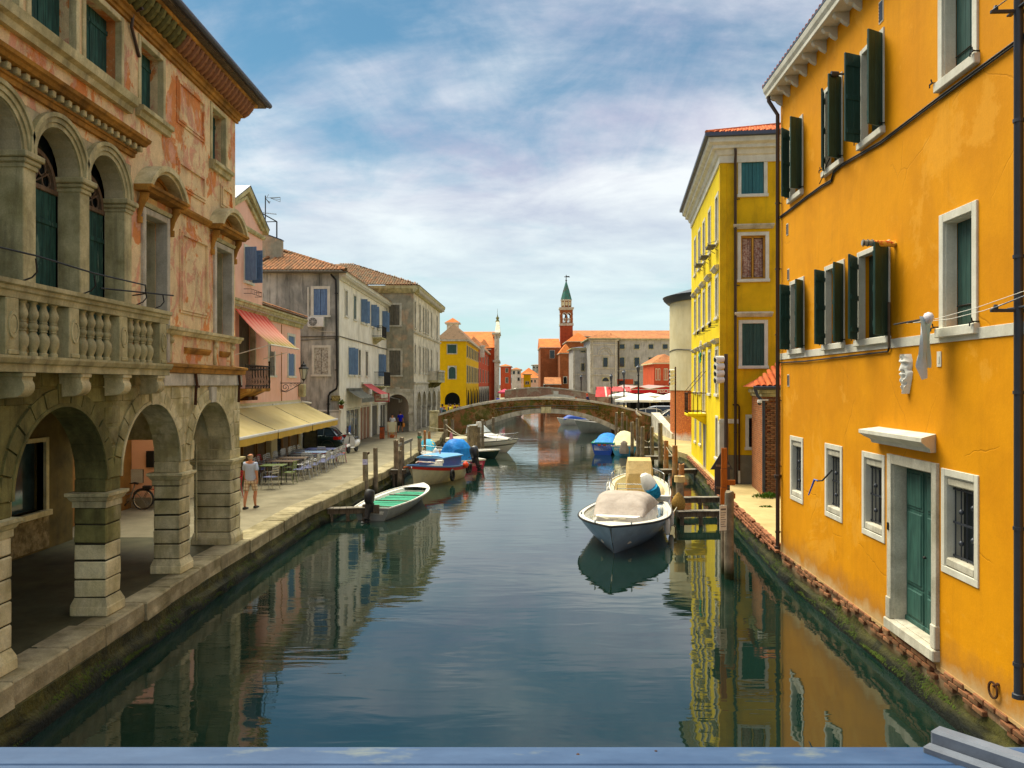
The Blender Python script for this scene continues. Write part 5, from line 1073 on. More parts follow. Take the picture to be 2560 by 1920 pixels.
t = NT('faded_red_canvas'); sp = t.n.new('ShaderNodeSeparateXYZ'); t.l.new(t.co, sp.inputs[0]); zz = t.math('ADD', sp.outputs[2], t.math('MULTIPLY', t.noise(2,6),.5)); st = t.math('FRACT', t.math('MULTIPLY', sp.outputs[0],1.6))
col = t.mix(t.ramp(zz,7.3,7.9), hexc('D88C74'), hexc('D84A34')); col = t.mix(t.ramp(zz,6.75,7.2,1,0), col, hexc('8A8430')); col = t.mix(t.math('MULTIPLY', t.ramp(st,.45,.5),.35), col, hexc('E8B8A0')); M['red_canvas'] = t.done(col,.85, None,0,.2)
ax0, ax1 = 34.1 - 20.3,38.6 - 20.3; rows = []
for i in range(9):
    q = i / 8; rows.append([(ax0 + (ax1 - ax0) * k / 14,-.1 - 1.6 * q,8.0 - 1.62 * q - .10 * sin(pi * q) + .025 * sin(k * 2.1) * q - (.16 * (1 - k / 14) * 0)) for k in range(15)])
mb = MB(); mb.loft(rows); mb.build('canvas', M['red_canvas'], RA, smooth=60, norm=False)
mb = MB(); rows = [[(ax0 + (ax1 - ax0) * k / 28,-1.71 + .03 * sin(k * 1.7), z - (.05 * abs(sin(k * .9)) if i else 0)) for k in range(29)] for i, z in enumerate((6.34,6.14))]; mb.loft(rows); mb.build('valance', M['pink'], RA, smooth=60, norm=False)
mb = MB(); mb.tube([(ax0,-1.7,6.38), (ax1,-1.7,6.38)],.035,6); mb.tube([(ax0,-.05,8.02), (ax1,-.05,8.02)],.06,6)
for x in (ax0 + .05, ax1 - .05): mb.tube([(x,0,5.9), (x,-1.68,6.38)],.02,5)
mb.build('awning_frame', M['whitetrim'], RA)
M['canvas'] = mat('cream_awning_canvas', 'D6C48A', 'C8B474',.4,.9,.4, rough=.8, var=.05, vsc=1, fine=.03, bump=.1); M['canvas_front'] = mat('ochre_awning_valance', 'CCA84A', 'C09A3E',.4,2,.4, rough=.8, var=.06, bump=.1)
for k, (ya, yb, lab) in enumerate(((28.1,33.85, 'cream cafe awning bay nearest the stone arcade'), (33.95,39.7, 'cream cafe awning middle bay'), (39.8,45.5, 'cream cafe awning bay nearest the parked car'))):
    t = thing('cafe_awning', lab, 'awning', (PX, ya,0), pi / 2, 'cafe awnings over the quay tables'); w_ = yb - ya
    rows = [[(w_ * i / 10,-.06 - 1.96 * q,3.66 - .93 * q - .035 * sin(pi * q) - .012 * sin(i * 1.9) * q) for i in range(11)] for q in [j / 8 for j in range(9)]]
    mb = MB(); mb.loft(rows); mb.build('canvas', M['canvas'], t, smooth=60, norm=False)
    mb = MB(); mb.box(0, w_,-2.10,-2.0,2.64,2.75,.02); mb.build('front_bar', M['white'], t)
    mb = MB(); mb.loft([[(w_ * i / 24,-2.08 - .02 * sin(i * 1.3) * j,2.64 - .26 * j - .012 * sin(i) * j) for i in range(25)] for j in (0,1)]); mb.build('valance', M['canvas_front'], t, smooth=60, norm=False)
    mb = MB(); mb.loft([[(w_ * i / 12,-1.7 + .0,2.852 + .002) for i in range(13)], [(w_ * i / 12,-1.67,2.866 + .002) for i in range(13)]]); mb.build('seam', M['pile'], t, norm=False)
    mb = MB(); mb.box(0, w_,-.10,.0,3.60,3.72)
    for x in (.25, w_ - .25): mb.tube([(x,-.05,3.45), (x + (.9 if x < 1 else -.9),-1.0,3.0), (x,-2.02,2.68)],.03,5)
    mb.build('awning_frame', M['whitetrim'], t)
def lantern(label, base, rz, out=1.25, s=1.0, glass='E8E4D4'):
    t = thing('wall_lantern', label, 'street lamp', base, rz)
    mb = MB(); mb.tube([(0,0,0), (0,-out,0), (0,-out,.1)],.022 * s,6)
    pts = [(0,-.03,-.35 * s)]
    for k in range(20): a = -2.2 + k * .5; r = (.21 - k * .0095) * s; pts.append((0,-.25 * s - r * cos(a),-.22 * s + r * sin(a)))
    mb.tube(pts,.016 * s,5); mb.tube([(0,-.05,-.42 * s), (0,-.30 * s,-.46 * s), (0,-.7 * s,-.25 * s), (0,-1.05 * s,-.03)],.018 * s,5)
    for y in (.55,.75,.9): mb.ring(0,0,0,0,0,0,0,1,1) if 0 else mb.tube([(0,-(y + .07 * cos(a)) * s, (-.10 + .06 * sin(a)) * s) for a in [2 * pi * k / 10 for k in range(10)]],.01 * s,4)
    mb.box(-.02,.02,0,.02,-.5 * s,.1 * s); mb.build('bracket', M['iron'], t)
    y = -out; mb = MB(); z = .1; n = 6
    mb.lathe([(.03,0), (.06,.05), (.12 * s,.12 * s)],6, (0, y, z)); mb.lathe([(.24 * s,.62 * s), (.27 * s,.66 * s), (.14 * s,.78 * s), (.14 * s,.84 * s), (.05 * s,.92 * s), (.02,1.0 * s), (.001,1.06 * s)],6, (0, y, z))
    for k in range(6): a = 2 * pi * k / 6; mb.tube([(.12 * s * cos(a), y + .12 * s * sin(a), z + .12 * s), (.23 * s * cos(a), y + .23 * s * sin(a), z + .64 * s)],.012 * s,4)
    mb.build('lantern_frame', M['iron'], t)
    mb = MB(); mb.lathe([(.115 * s,.13 * s), (.22 * s,.62 * s)],6, (0, y, z)); mb.build('lantern_glass', paint('frosted_lantern_glass', 'B8B8A4',.35), t); return t
lantern('black wrought iron lantern on a scroll bracket on the pink house', (PX,41.4,4.75), pi / 2,1.2)
WX, WY = -10.34,47.8; WL = 18.0; rzL = pi / 2
WH_ = thing('white_house', 'white stuccoed house with grey soot-stained side wall and blue shutters', 'building', (WX, WY,0), rzL)
WFc = Fac((WX, WY), (WX, WY + WL)); WFs = Fac((-16.5, WY), (WX, WY)); TS = rel(WFs, (WX, WY), rzL); zt = 11.35
def conv(F, lst, z0, z1): return [(F.s(a), F.s(b), z0, z1, k) for a, b, k in lst]
up = conv(WFc, [(862,868.5, 'dark'), (884,890, 'green'), (901,911, 'blue'), (914,918.5, 'dark'), (926,935, 'blue'), (943,948, 'dark'), (955,961, 'blue')],8.95,10.5)
lo = conv(WFc, [(871,880, 'blue'), (884.5,890, 'grey'), (896,901.5, 'grey'), (914,919.5, 'grey'), (943,955, 'blue')],5.3,7.0)
for i, w_ in enumerate(up + lo):
    L2 = up if i < len(up) else lo; j = i if i < len(up) else i - len(up)
    if w_[1] - w_[0] > 1.25: c_ = (w_[0] + w_[1]) / 2; L2[j] = (c_ - .6, c_ + .6) + w_[2:]
sw = [WFs.rect(784,722,818.6,788) , WFs.rect(785.5,869,821,936)]
gf = [(WFc.s(a), WFc.s(b),.8, z1) for a, b, z1 in ((866,899,3.15), (901,926.5,3.2), (930.5,945.5,3.2), (951,966,3.15))]
mb = MB(); wall(mb,0, WL,.8, zt, [w_[:4] for w_ in up + lo] + gf,0,.25); mb.build('wall', M['whitewall'], WH_)
mb = TB(TS); wall(mb,0, WFs.len,.8, zt, sw,0,.25); mb.build('side_wall', M['greywall'], WH_)
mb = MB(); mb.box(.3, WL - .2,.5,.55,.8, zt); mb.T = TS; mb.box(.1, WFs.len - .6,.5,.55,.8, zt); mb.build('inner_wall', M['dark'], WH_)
mm = {'blue': M['blue_shutter'], 'grey': M['grey_shutter'], 'green': M['green_shutter']}
for a, b, c, d, k in up + lo: mwin(WH_, None, a, b, c, d, 'dark' if k == 'dark' else ('open' if k == 'blue' else 'closed'),.10, mm.get(k), M['whitetrim'])
mwin(WH_, TS, *sw[0], 'closed',.16, M['blue_shutter']); mwin(WH_, TS, *sw[1], 'closed',.14, mat('flaking_white_shutter', 'C4C0B0', '8C8474',.42,9,.2, bump=.4))
a, b, c, d = WFs.rect(773,793,812,818); ac = thing('air_conditioner', 'white air conditioner unit under the blue shuttered window', 'air conditioner', WFs.w(a,0, c),0)
mb = MB(); mb.box(0, b - a,-.38,-.06,0, d - c,.02); mb.build('casing', M['white_rough'], ac); mb = MB(); mb.lathe([(.001,0), (.24,0), (.24,.02), (.001,.02)],18); mb.build('fan_grille', M['iron'], ac, loc=(.32,-.38, (d - c) / 2), rot=(R(90),0,0)); mb = MB()
for r in (.06,.12,.18,.24): mb.ring(.32, (d - c) / 2, r, r + .012,-.415,-.40,0,2 * pi,18)
for k in range(8): mb.tube([(.32,-.41, (d - c) / 2), (.32 + .25 * cos(k * pi / 4),-.41, (d - c) / 2 + .25 * sin(k * pi / 4))],.006,4)
mb.build('fan_guard', M['white_rough'], ac)
mb = TB(TS); x = WFs.s(771); mb.box(x - .05, x + .03,-.06,0, WFs.z(771,815), WFs.z(771,718)); mb.tube([(x,-.03, WFs.z(771,815)), (WFs.s(800),-.04, WFs.z(790,828)), (WFs.s(838),-.04, WFs.z(790,830))],.02,5); mb.build('pipe_duct', M['whitetrim'], WH_)
mb = TB(TS); pts = [WFs.hit(*q) for q in ((831,688), (833,692), (840,700), (841,720), (842,800), (844,962), (842,972), (826,982), (822,990), (821.5,1038))]; mb.tube([(s_,-.10 - (.25 if i == 0 else 0), z) for i, (s_, z) in enumerate(pts)] + [(pts[-1][0],-.10,1.0)],.06,7)
for py in (734,850,925,1010): s_, z = WFs.hit(842 if py < 970 else 822, py); mb.box(s_ - .09, s_ + .09,-.17,-.01, z - .025, z + .025)
mb.build('downpipe', M['iron'], WH_, smooth=60)
mb = TB(TS); z = 3.05; mb.profx([(0, z), (-.05, z), (-.07, z + .08), (0, z + .1)],0, WFs.len); mb.box(WFs.len - .55, WFs.len + .02,-.08,0,.8,3.0); mb.T = None; mb.box(-.02,.35,-.08,0,.8,3.0); mb.box(-.1,.45,-.14,0,3.0,3.15); mb.build('corner_pilaster', M['whitewall'], WH_)
mb = MB(); z = 7.55; pts = [(x,-.04, z - .02 * sin(x)) for x in (0,3,6,9,12,15,18)]; mb.tube(pts,.035,5); mb.T = TS; mb.tube([(0,-.04, z), (3,-.04, z - .03), (WFs.len,-.05, z)],.035,5); mb.tube([(.5,-.04, z - .22), (3,-.04, z - .28), (WFs.len,-.05, z - .1)],.02,5); mb.build('cable', M['grey_shutter'], WH_)
a, b, c, d = WFs.rect(828.5,989,851,1002.5); sg = thing('street_sign', 'yellow street name plate with black border on the grey corner', 'sign', WFs.w(a,.04, c),0)
mb = MB(); mb.box(0, b - a,-.02,0,0, d - c,.01); mb.build('plate', paint('yellow_enamel', 'D8C470',.5), sg)
mb = MB(); t_ = .025; mb.box(.02, b - a - .02,-.028,-.02,.02,.02 + t_); mb.box(.02, b - a - .02,-.028,-.02, d - c - .02 - t_, d - c - .02); mb.box(.02,.02 + t_,-.028,-.02,.02 + t_, d - c - .02 - t_); mb.box(b - a - .02 - t_, b - a - .02,-.028,-.02,.02 + t_, d - c - .02 - t_); mb.build('border', M['iron'], sg)
def text(parent, body, size, loc, rot=(R(90),0,0), m=None, name='lettering', ext=.004, align='CENTER', sx=1):
    cu = bpy.data.curves.new(name, 'FONT'); cu.body = body; cu.size = size; cu.extrude = ext; cu.align_x = align; cu.align_y = 'CENTER'; cu.offset = size * .012
    cu.materials.append(m or M['iron']); cu.resolution_u = 3; tmp = bpy.data.objects.new('tmp', cu); COL.objects.link(tmp); me = bpy.data.meshes.new_from_object(tmp.evaluated_get(bpy.context.evaluated_depsgraph_get())); bpy.data.objects.remove(tmp); o = bpy.data.objects.new(name, me); o.location = loc; o.rotation_euler = rot; o.scale = (sx,1,1); link(o, parent); return o
text(sg, 'CALLE',.145, ((b - a) / 2,-.026, (d - c) * .68)); text(sg, 'MANCIANO',.125, ((b - a) / 2,-.026, (d - c) * .32))
mb = MB(); mb.profx([(0,10.95), (-.10,10.95), (-.14,11.1), (-.42,11.22), (-.42,11.34), (-.5,11.4), (0,11.42)],-.05, WL); cr = mb.build('cornice', M['whitetrim'], WH_)
mb = MB(); mb.box(-.07,.07,-.38,-.08,0,.12); de = mb.mesh('dentil', M['whitetrim']); x = .2
while x < WL: place('dentil', de, cr, (x,0,11.08)); x += .36
mb = TB(TS); mb.box(0, WFs.len + .45,-.45,0,11.33,11.40); mb.tube([(0,-.5,11.38), (WFs.len + .3,-.5,11.38)],.07,6); mb.build('gutter', M['grey_shutter'], WH_)
cx, cy = WX + .5, WY - .5; dep = 5.3; rise = 2.0     # hip roof in world axes, then brought into the local frame
TWL = (Matrix.Translation((WX, WY,0)) @ Matrix.Rotation(rzL,4, 'Z')).inverted(); lw = lambda x, y, z: TWL @ V((x, y, z))
rxl = -15.1; ze = 11.43
mb = MB(); mb.poly([lw(-17.5, cy, ze), lw(cx, cy, ze), lw(rxl, cy + dep, ze + rise), lw(-17.5, cy + dep, ze + rise)]); mb.poly([lw(cx, cy, ze), lw(cx, cy + 18, ze), lw(rxl, cy + 18, ze + rise), lw(rxl, cy + dep, ze + rise)]); rf = mb.build('roof', M['tile_grey'], WH_)
TR = TWL.to_3x3(); ex, ey = TR @ V((1,0,0)), TR @ V((0, dep, rise)); P0 = lw(-15.6, cy - .02, ze + .02)
sk = lambda i, j: (-15.6 + .22 * i) > cx - .1 - (.36 * j) * .94 * (cx - rxl) / dep or (-15.6 + .22 * i) < -15.6 + (.36 * j) * .2
tile_field(rf, P0, ex, ey,27,12, tme['tile'], skip=sk)
P1 = P0 + ey.normalized() * (.36 * 12); tile_mass(rf, P1, ex, ey,27,4, M['tile'], skip=lambda i, j: sk(i, j + 12))
mb = MB()
for a, b in (((cx, cy, ze + .05), (rxl, cy + dep, ze + rise + .08)), ((-15.9, cy, ze + .05), (rxl, cy + dep, ze + rise + .08))):
    a, b = V(a), V(b); n = int((b - a).length / .4)
    for k in range(n): p0, p1 = a.lerp(b, k / n), a.lerp(b, (k + 1.1) / n); mb.tube([lw(*p0), lw(*p1)], [.12,.095],6)
mb.build('ridge_tile', M['tile'], rf, smooth=60, kind='stuff')
ex, ey = TR @ V((0,1,0)), TR @ V((-(cx - rxl),0, rise)); tile_mass(rf, lw(cx + .02, cy + 18, ze + .02),-ex, ey,80,14, M['tile_grey'], skip=lambda i, j: (18 - .22 * i) < (.36 * j) * dep / (cx - rxl))
for px, zc_, w_, h in ((936,8.05,2.0,.95), (944,4.45,3.0,1.15)):
    s_ = WFc.s(px); mb = MB(); mb.box(s_ - w_ / 2, s_ + w_ / 2,-.75,0, zc_, zc_ + .12,.02); mb.profx([(0, zc_), (-.5, zc_), (-.2, zc_ - .2), (0, zc_ - .35)], s_ - w_ / 3, s_ + w_ / 3); bl = mb.build('balcony', M['stone_grey'], WH_); mb = MB()
    for z in (zc_ + .2, zc_ + h): mb.tube([(s_ - w_ / 2,0, z), (s_ - w_ / 2,-.74, z), (s_ + w_ / 2,-.74, z), (s_ + w_ / 2,0, z)],.02,4)
    n = int(w_ / .1)
    for k in range(n + 1): x = s_ - w_ / 2 + w_ * k / n; mb.tube([(x,-.74, zc_ + .1), (x,-.74, zc_ + h)],.012,4)
    for k in range(7): mb.tube([(s_ - w_ / 2,-.1 * k, zc_ + .1), (s_ - w_ / 2,-.1 * k, zc_ + h)],.012,4)
    mb.build('railing', M['iron'], bl)
def bays(parent, a, b, n, m, z0, z1, y=.1):
    w_ = (b - a) / n
    for k in range(n):
        mb = MB(); mb.box(a + k * w_ + .06, a + (k + 1) * w_ - .06, y, y + .04, z0, z1); mb.build('shop_panel', m, parent)
    mb = MB()
    for k in range(n + 1): x = a + k * w_; mb.box(x - .06, x + .06, y - .04, y + .06, z0, z1)
    mb.box(a, b, y - .05, y + .06, z1 - .08, z1 + .02); mb.build('shop_frame', M['whitetrim'], parent)
bays(WH_, gf[0][0], gf[0][1],3, M['glass_blue'],.95,3.1); bays(WH_, gf[1][0], gf[1][1],3, mat('brown_metal_panel', '9A7256', '86604A',.5,1.5,.4, rough=.5, var=.08, bump=.1),.85,3.15); bays(WH_, gf[2][0], gf[2][1],1, M['grey_shutter'],.85,3.15); bays(WH_, gf[3][0], gf[3][1],2, M['glass'],.85,3.1)
def shop_awning(label, s0, s1, zt_, out, drop, m, group=None, roll=False):
    t = thing('shop_awning', label, 'awning', (WX, WY + s0,0), rzL); w_ = s1 - s0; mb = MB()
    mb.loft([[(w_ * i / 8,-.05 - out * q, zt_ - drop * q - .05 * sin(pi * q) + (.02 * sin(i * 2) if roll else 0)) for i in range(9)] for q in [j / 5 for j in range(6)]]); mb.build('canvas', m, t, smooth=60, norm=False)
    mb = MB(); mb.loft([[(w_ * i / 8,-.05 - out - .01 * j, zt_ - drop - .28 * j) for i in range(9)] for j in (0,1)]); mb.build('valance', M['stone_pale'] if not roll else m, t, norm=False)
    mb = MB(); mb.box(0, w_,-.16,0, zt_ - .04, zt_ + .08); mb.build('awning_box', M['whitetrim'] if not roll else m, t)
gc = mat('dirty_grey_canvas', '76766A', '5C5C50',.5,1.5,.4, streak=.4, bump=.3)
shop_awning('dirty grey folded awning over the corner shop', gf[0][0], gf[0][1] + .4,4.35,.9,.55, gc, roll=True)
shop_awning('small red and white awning over the brown shop front', gf[1][0] + .3, gf[1][1] - .2,4.75,1.3,.75, mat('dusty_rose_canvas', 'C8605C', 'B04A4C',.5,2,.4, bump=.1))
shop_awning('grey awning beside the red bordered sign', gf[2][0], gf[2][1],4.2,.8,.4, gc, roll=True)
shop_awning('small white canopy over the last shop door', gf[3][1] - .3, gf[3][1] + 1.6,3.75,1.0,.3, M['white_rough'])
s_, z = WFc.hit(955,994,.9); t = thing('shop_sign', 'white shop sign with red border hanging over the quay', 'sign', WFc.w(s_,.9, z - .3),0)
mb = MB(); mb.box(-.55,.55,-.04,.04,0,.62,.01); mb.build('board', M['white_rough'], t); mb = MB(); r_ = paint('red_sign_paint', 'B82A2A',.4)
mb.box(-.55,.55,-.05,-.04,.54,.62); mb.box(-.55,.55,-.05,-.04,0,.08); mb.box(-.55,-.47,-.05,-.04,.08,.54); mb.box(.47,.55,-.05,-.04,.08,.54); mb.build('border', r_, t); mb = MB(); mb.tube([(-.55,0,.5), (-.9,0,.5)],.02,4); mb.build('arm', M['iron'], t)
text(t, 'PIZZA',.3, (0,-.045,.31), m=r_)
pl = thing('hanging_plant', 'small green plant in a pot hanging at the grey corner', 'plant', at(853.5,47.55, zat(1022,47.55)))
mb = MB(); mb.lathe([(.001,0), (.11,0), (.15,.22), (.001,.22)],9); mb.build('pot', M['tile_red'], pl); rd = random.Random(3); mb = MB()
for k in range(70):
    a = rd.uniform(0,2 * pi); l = rd.uniform(.2,.45); e = rd.uniform(-.2,1.2); dx, dy, dz = cos(a) * cos(e) * l, sin(a) * cos(e) * l, sin(e) * l; mb.poly([(0,0,.2), (dx * .6 - .04 * sin(a), dy * .6 + .04 * cos(a),.22 + dz * .9), (dx, dy,.2 + dz * .7), (dx * .6 + .04 * sin(a), dy * .6 - .04 * cos(a),.22 + dz * .9)])
mb.build('leaves', mat('potted_leaf_green', '4A6A2C', '6A7A34',.5,8,.3, bump=0), pl, norm=False)
pa = thing('grey_parapet_wall', 'grey cement parapet wall rising behind the pink gable', 'wall', (-17.2,50.5,0))
mb = MB(); za, zb = zat(582,50.5), zat(601,50.5); xa, xb = at(640,50.5).x + 17.2, at(704,50.5).x + 17.2; mb.hexa([(xa,0,10), (xb,0,10), (xb,.4,10), (xa,.4,10)], [(xa,0, za + .12), (xb,0, zb), (xb,.4, zb), (xa,.4, za + .12)]); mb.build('masonry', M['brownwall'], pa)
mb = MB(); mb.hexa([(xa,-.04, za + .12), (xb + .03,-.04, zb), (xb + .03,.44, zb), (xa,.44, za + .12)], [(xa,-.04, za + .18), (xb + .03,-.04, zb + .06), (xb + .03,.44, zb + .06), (xa,.44, za + .18)]); mb.build('coping', M['zinc'], pa)
an = thing('tv_antenna', 'tall tv antenna mast with two aerials above the grey parapet', 'antenna', at(663.5,50.7, zat(586,50.7)))
hz_ = 50.7 / FPX; mb = MB(); mb.tube([(0,0,0), (0,0,97 * hz_)],.035,6); mb.build('mast', M['iron'], an)
mb = MB(); z = 91 * hz_; mb.tube([(0,0, z), (37 * hz_,0, z + .05)],.012,4)
for q in (.0,.5,1): mb.tube([(12 * hz_,0, z + .0), (37 * hz_,0, z - .25 + .28 * q)],.012,4)
mb.tube([(37 * hz_,0, z - .25), (37 * hz_,0, z + .05)],.012,4); mb.tube([(0,0, z), (10 * hz_,0, z - 14 * hz_)],.02,4); mb.tube([(3 * hz_,0, z), (8 * hz_,0, z + 9 * hz_)],.014,4)
for k in range(5): mb.tube([(2 * hz_ + k * .04,0, z - .05 - k * .05), (10 * hz_ + k * .02,.0, z - .35 + k * .03)],.01,4)
mb.build('upper_aerial', M['grey_shutter'], an)
mb = MB(); z = 53 * hz_; mb.tube([(-17 * hz_,0, z + .05), (28 * hz_,0, z - .08)],.014,4)
for k in range(8): x = (-17 + k * 6) * hz_; mb.tube([(x,-.18, z + .05 - k * .015), (x,.18, z + .1 - k * .015)],.01,4)
mb.build('lower_aerial', M['grey_shutter'], an)
af = thing('roof_frame', 'dark iron frame stay beside the antenna mast', 'frame', at(692,50.6, zat(597,50.6)))
mb = MB(); mb.tube([(0,0,0), (0,0,43 * hz_)],.045,6); mb.tube([(-56 * hz_,0,74 * hz_), (0,0,43 * hz_)],.04,6); mb.tube([(-36 * hz_,0,42 * hz_), (0,0,43 * hz_)],.03,5); mb.build('frame_tubes', M['iron'], af)
BX, BY_ = -8.1,65.8; BF = Fac((BX, BY_), (BX + .0275 * 18.3, BY_ + 18.3)); BFs = Fac((-14, BY_), (BX, BY_)); BH = thing('brown_palazzo', 'decayed grey brown palazzo with white arcades before the bridge', 'building', (BX, BY_,0), BF.rz)
TS = rel(BFs, (BX, BY_), BF.rz); zt = 12.45; ar = []
n = 5; pr = [(1041,1051), (1054,1063.5), (1066.5,1076), (1079.3,1088), (1092,1099)]
for a, b in pr: a, b = BF.s(a), BF.s(b); ar.append((a, b,.8,4.05, (b - a) / 2 * 1.0))
bw = []
for px in (1037.5,1049.5,1058.5,1064.5,1070,1078.5,1092.5):
    s_ = BF.s(px); bw += [(s_ - .36, s_ + .36,5.65,7.95), (s_ - .36, s_ + .36,9.35,11.55)]
mb = MB(); wall(mb,0, BF.len,4.75, zt, bw,0,.3); mb.build('wall', M['palewall'], BH)
mb = MB(); wall(mb,0, BF.len,.8,4.75, ar,-.03,.5); mb.build('arcade', M['stone_pale'], BH)
for a, b, c, d, r in ar:
    mb = MB(); mb.ring((a + b) / 2, d - r, r, r + .16,-.08,-.02,0, pi,12); mb.box(a - .25, a,-.08,.3,2.5,2.66); mb.box(b, b + .25,-.08,.3,2.5,2.66); mb.build('arch_moulding', M['stone_pale'], BH)
mb = TB(TS); sa = (BFs.s(966), BFs.s(1022),.8,3.85, (BFs.s(1022) - BFs.s(966)) / 2 * .98); wall(mb,0, BFs.len,.8,4.3, [sa],-.02,.5); mb.box(0, BFs.len + .05,-.1,.1,4.05,4.3); mb.build('side_arcade', M['stone_pale'], BH)
mb = TB(TS); mb.ring((sa[0] + sa[1]) / 2, sa[3] - sa[4], sa[4], sa[4] + .22,-.10,-.02,0, pi,18, kz=1.0); mb.box((sa[0] + sa[1]) / 2 - .2, (sa[0] + sa[1]) / 2 + .2,-.16,0,3.85,4.45); mb.box(sa[1] - .02, BFs.len + .04,-.1,.1,2.2,2.38); mb.build('arch_moulding', M['stone_pale'], BH)
sw = [BFs.rect(972,762,999,813), BFs.rect(973,876,1001.5,938)]
mb = TB(TS); wall(mb,0, BFs.len,4.3, zt, sw,0,.3); mb.build('side_wall', M['brownwall'], BH)
for q in sw: mwin(BH, TS, *q, 'closed',.16, M['grey_shutter'], M['stone_pale'])
for a, b, c, d in bw: mwin(BH, None, a, b, c, d, 'dark',.13, None, M['stone_pale'])
mb = MB(); mb.box(.3, BF.len,3.2,3.25,.8,4.6); mb.box(.3, BF.len,.5,.55,4.8, zt); mb.box(.3, BF.len,.5,3.2,4.6,4.7); mb.T = TS; mb.box(.1, BFs.len - .6,.5,.55,4.5, zt); mb.build('inner_wall', M['brown_shutter'], BH)
def strcourse(mb, z, L, T=None): mb.T = T; mb.profx([(0, z), (-.1, z), (-.16, z + .1), (-.16, z + .16), (0, z + .18)],0, L,0,0)
mb = MB(); strcourse(mb,4.7, BF.len); strcourse(mb,8.9, BF.len); mb.build('stringcourse', M['stone_pale'], BH)
mb = MB(); mb.profx([(0,12.2), (-.15,12.2), (-.5,12.55), (-.55,12.75), (0,12.8)],-.5, BF.len + .4); mb.T = TS; mb.profx([(0,12.2), (-.15,12.2), (-.5,12.55), (-.55,12.75), (0,12.8)],0, BFs.len + .5); cr = mb.build('cornice', M['stone_grey'], BH)
mb = MB(); mb.box(-.09,.09,-.5,-.08,0,.26); de = mb.mesh('cornice_bracket', M['stone_pale']); x = .1
while x < BF.len: place('cornice_bracket', de, cr, (x,0,12.26)); x += .62
mb = MB(); q = BF.s(1078); mb.box(q - 2.6, q + 2.6,-1.0,0,4.85,5.05); bl = mb.build('balcony', M['stone_grey'], BH); mb = MB(); mb.box(q - 2.65, q + 2.65,-1.05,-.8,5.85,6.02); [mb.box(q - 2.6 + k * 1.25, q - 2.4 + k * 1.25,-1.0,-.8,5.05,5.85) for k in range(5)]; mb.box(q - 2.6, q - 2.45,-1,0,5.05,5.9); mb.build('balustrade_frame', M['stone_pale'], bl)
for k in range(20): place('baluster', bme, bl, (q - 2.35 + k * .25,-.9,5.05))
for k in range(3): mb = MB(); mb.profx([(0,4.84), (-.8,4.84), (-.5,4.5), (0,4.3)], q - 2.2 + k * 2, q - 1.9 + k * 2); mb.build('corbel', M['stone_dark'], bl)
TWL = (Matrix.Translation((BX, BY_,0)) @ Matrix.Rotation(BF.rz,4, 'Z')).inverted(); lw = lambda x, y, z: TWL @ V((x, y, z)); TR = TWL.to_3x3()
cx, cy, ze = BX + .55, BY_ - .55,12.8; P = lambda px, py, Y: V(((px - 1280) / FPX * Y, Y, zat(py, Y)))
rid = V((cx - 7.0, cy + 7.0, ze + 2.75)); mb = MB(); mb.poly([lw(-16, cy, ze), lw(cx, cy, ze), lw(*rid), lw(-16, rid.y, rid.z)]); mb.poly([lw(cx, cy, ze), lw(cx + .5, cy + 19, ze), lw(rid.x, cy + 19, rid.z), lw(*rid)]); rf = mb.build('roof', M['tile_grey'], BH)
ex, ey = TR @ V((1,0,0)), TR @ V((0,7,2.75)); tile_mass(rf, lw(-15.5, cy, ze + .02), ex, ey,36,21, M['tile_grey'], skip=lambda i, j: -15.5 + .22 * i > cx - .1 - .36 * j * .93)
ex, ey = TR @ V((.0275,1,0)), TR @ V((-7,0,2.75)); tile_mass(rf, lw(cx + .5, cy + 19, ze + .02),-ex, ey,85,20, M['tile_grey'], skip=lambda i, j: (19 - .22 * i) < .36 * j * .93)
lantern('black street lantern on the brown palazzo side', (BX - 2.6, BY_ - .02,4.9),0,1.2,1.1)
bpy.data.objects.remove(bpy.data.objects['far_left_pavement']); bpy.data.objects.remove(bpy.data.objects['far_right_pavement'])
for nm, ed, fx, m_ in (('far_left_pavement', [(-5.4,70), (-5.3,74), (-1.6,90), (.6,112), (4.5,230), (9,700)],-150, M['pave']), ('far_right_pavement', [(11.9,70), (12.2,90), (11.8,112), (14,230), (24,700)],260, M['pave_warm'])):
    mb = MB()
    for a, b in zip(ed, ed[1:]): mb.poly([(a[0], a[1], ZQ - .01), (b[0], b[1], ZQ - .01), (fx, b[1], ZQ - .01), (fx, a[1], ZQ - .01)]); mb.poly([(a[0], a[1], ZQ - .01), (b[0], b[1], ZQ - .01), (b[0], b[1],-1), (a[0], a[1],-1)])
    tag(mb.build(nm, m_), 'paved bank beyond the brick bridge on the %s' % nm.split('_')[1], None, None, 'structure')
BYY = 66.; BRG = thing('brick_bridge', 'low brick arch bridge overgrown with moss spanning the canal', 'bridge', (2.8, BYY,0))
topz = lambda x: (lambda q: 3.55 - 1.42 * q ** 2.1)(min(1, abs(x + .15) / 8.9)); Rr = 11.9; zc0 = 2.32 - Rr
def botz(x): return zc0 + sqrt(Rr * Rr - x * x) if abs(x) < 5.9 else -1.
xs_ = sorted(set([-9.0 + 18 * k / 60 for k in range(61)] + [-5.9,5.9])); mb = MB()
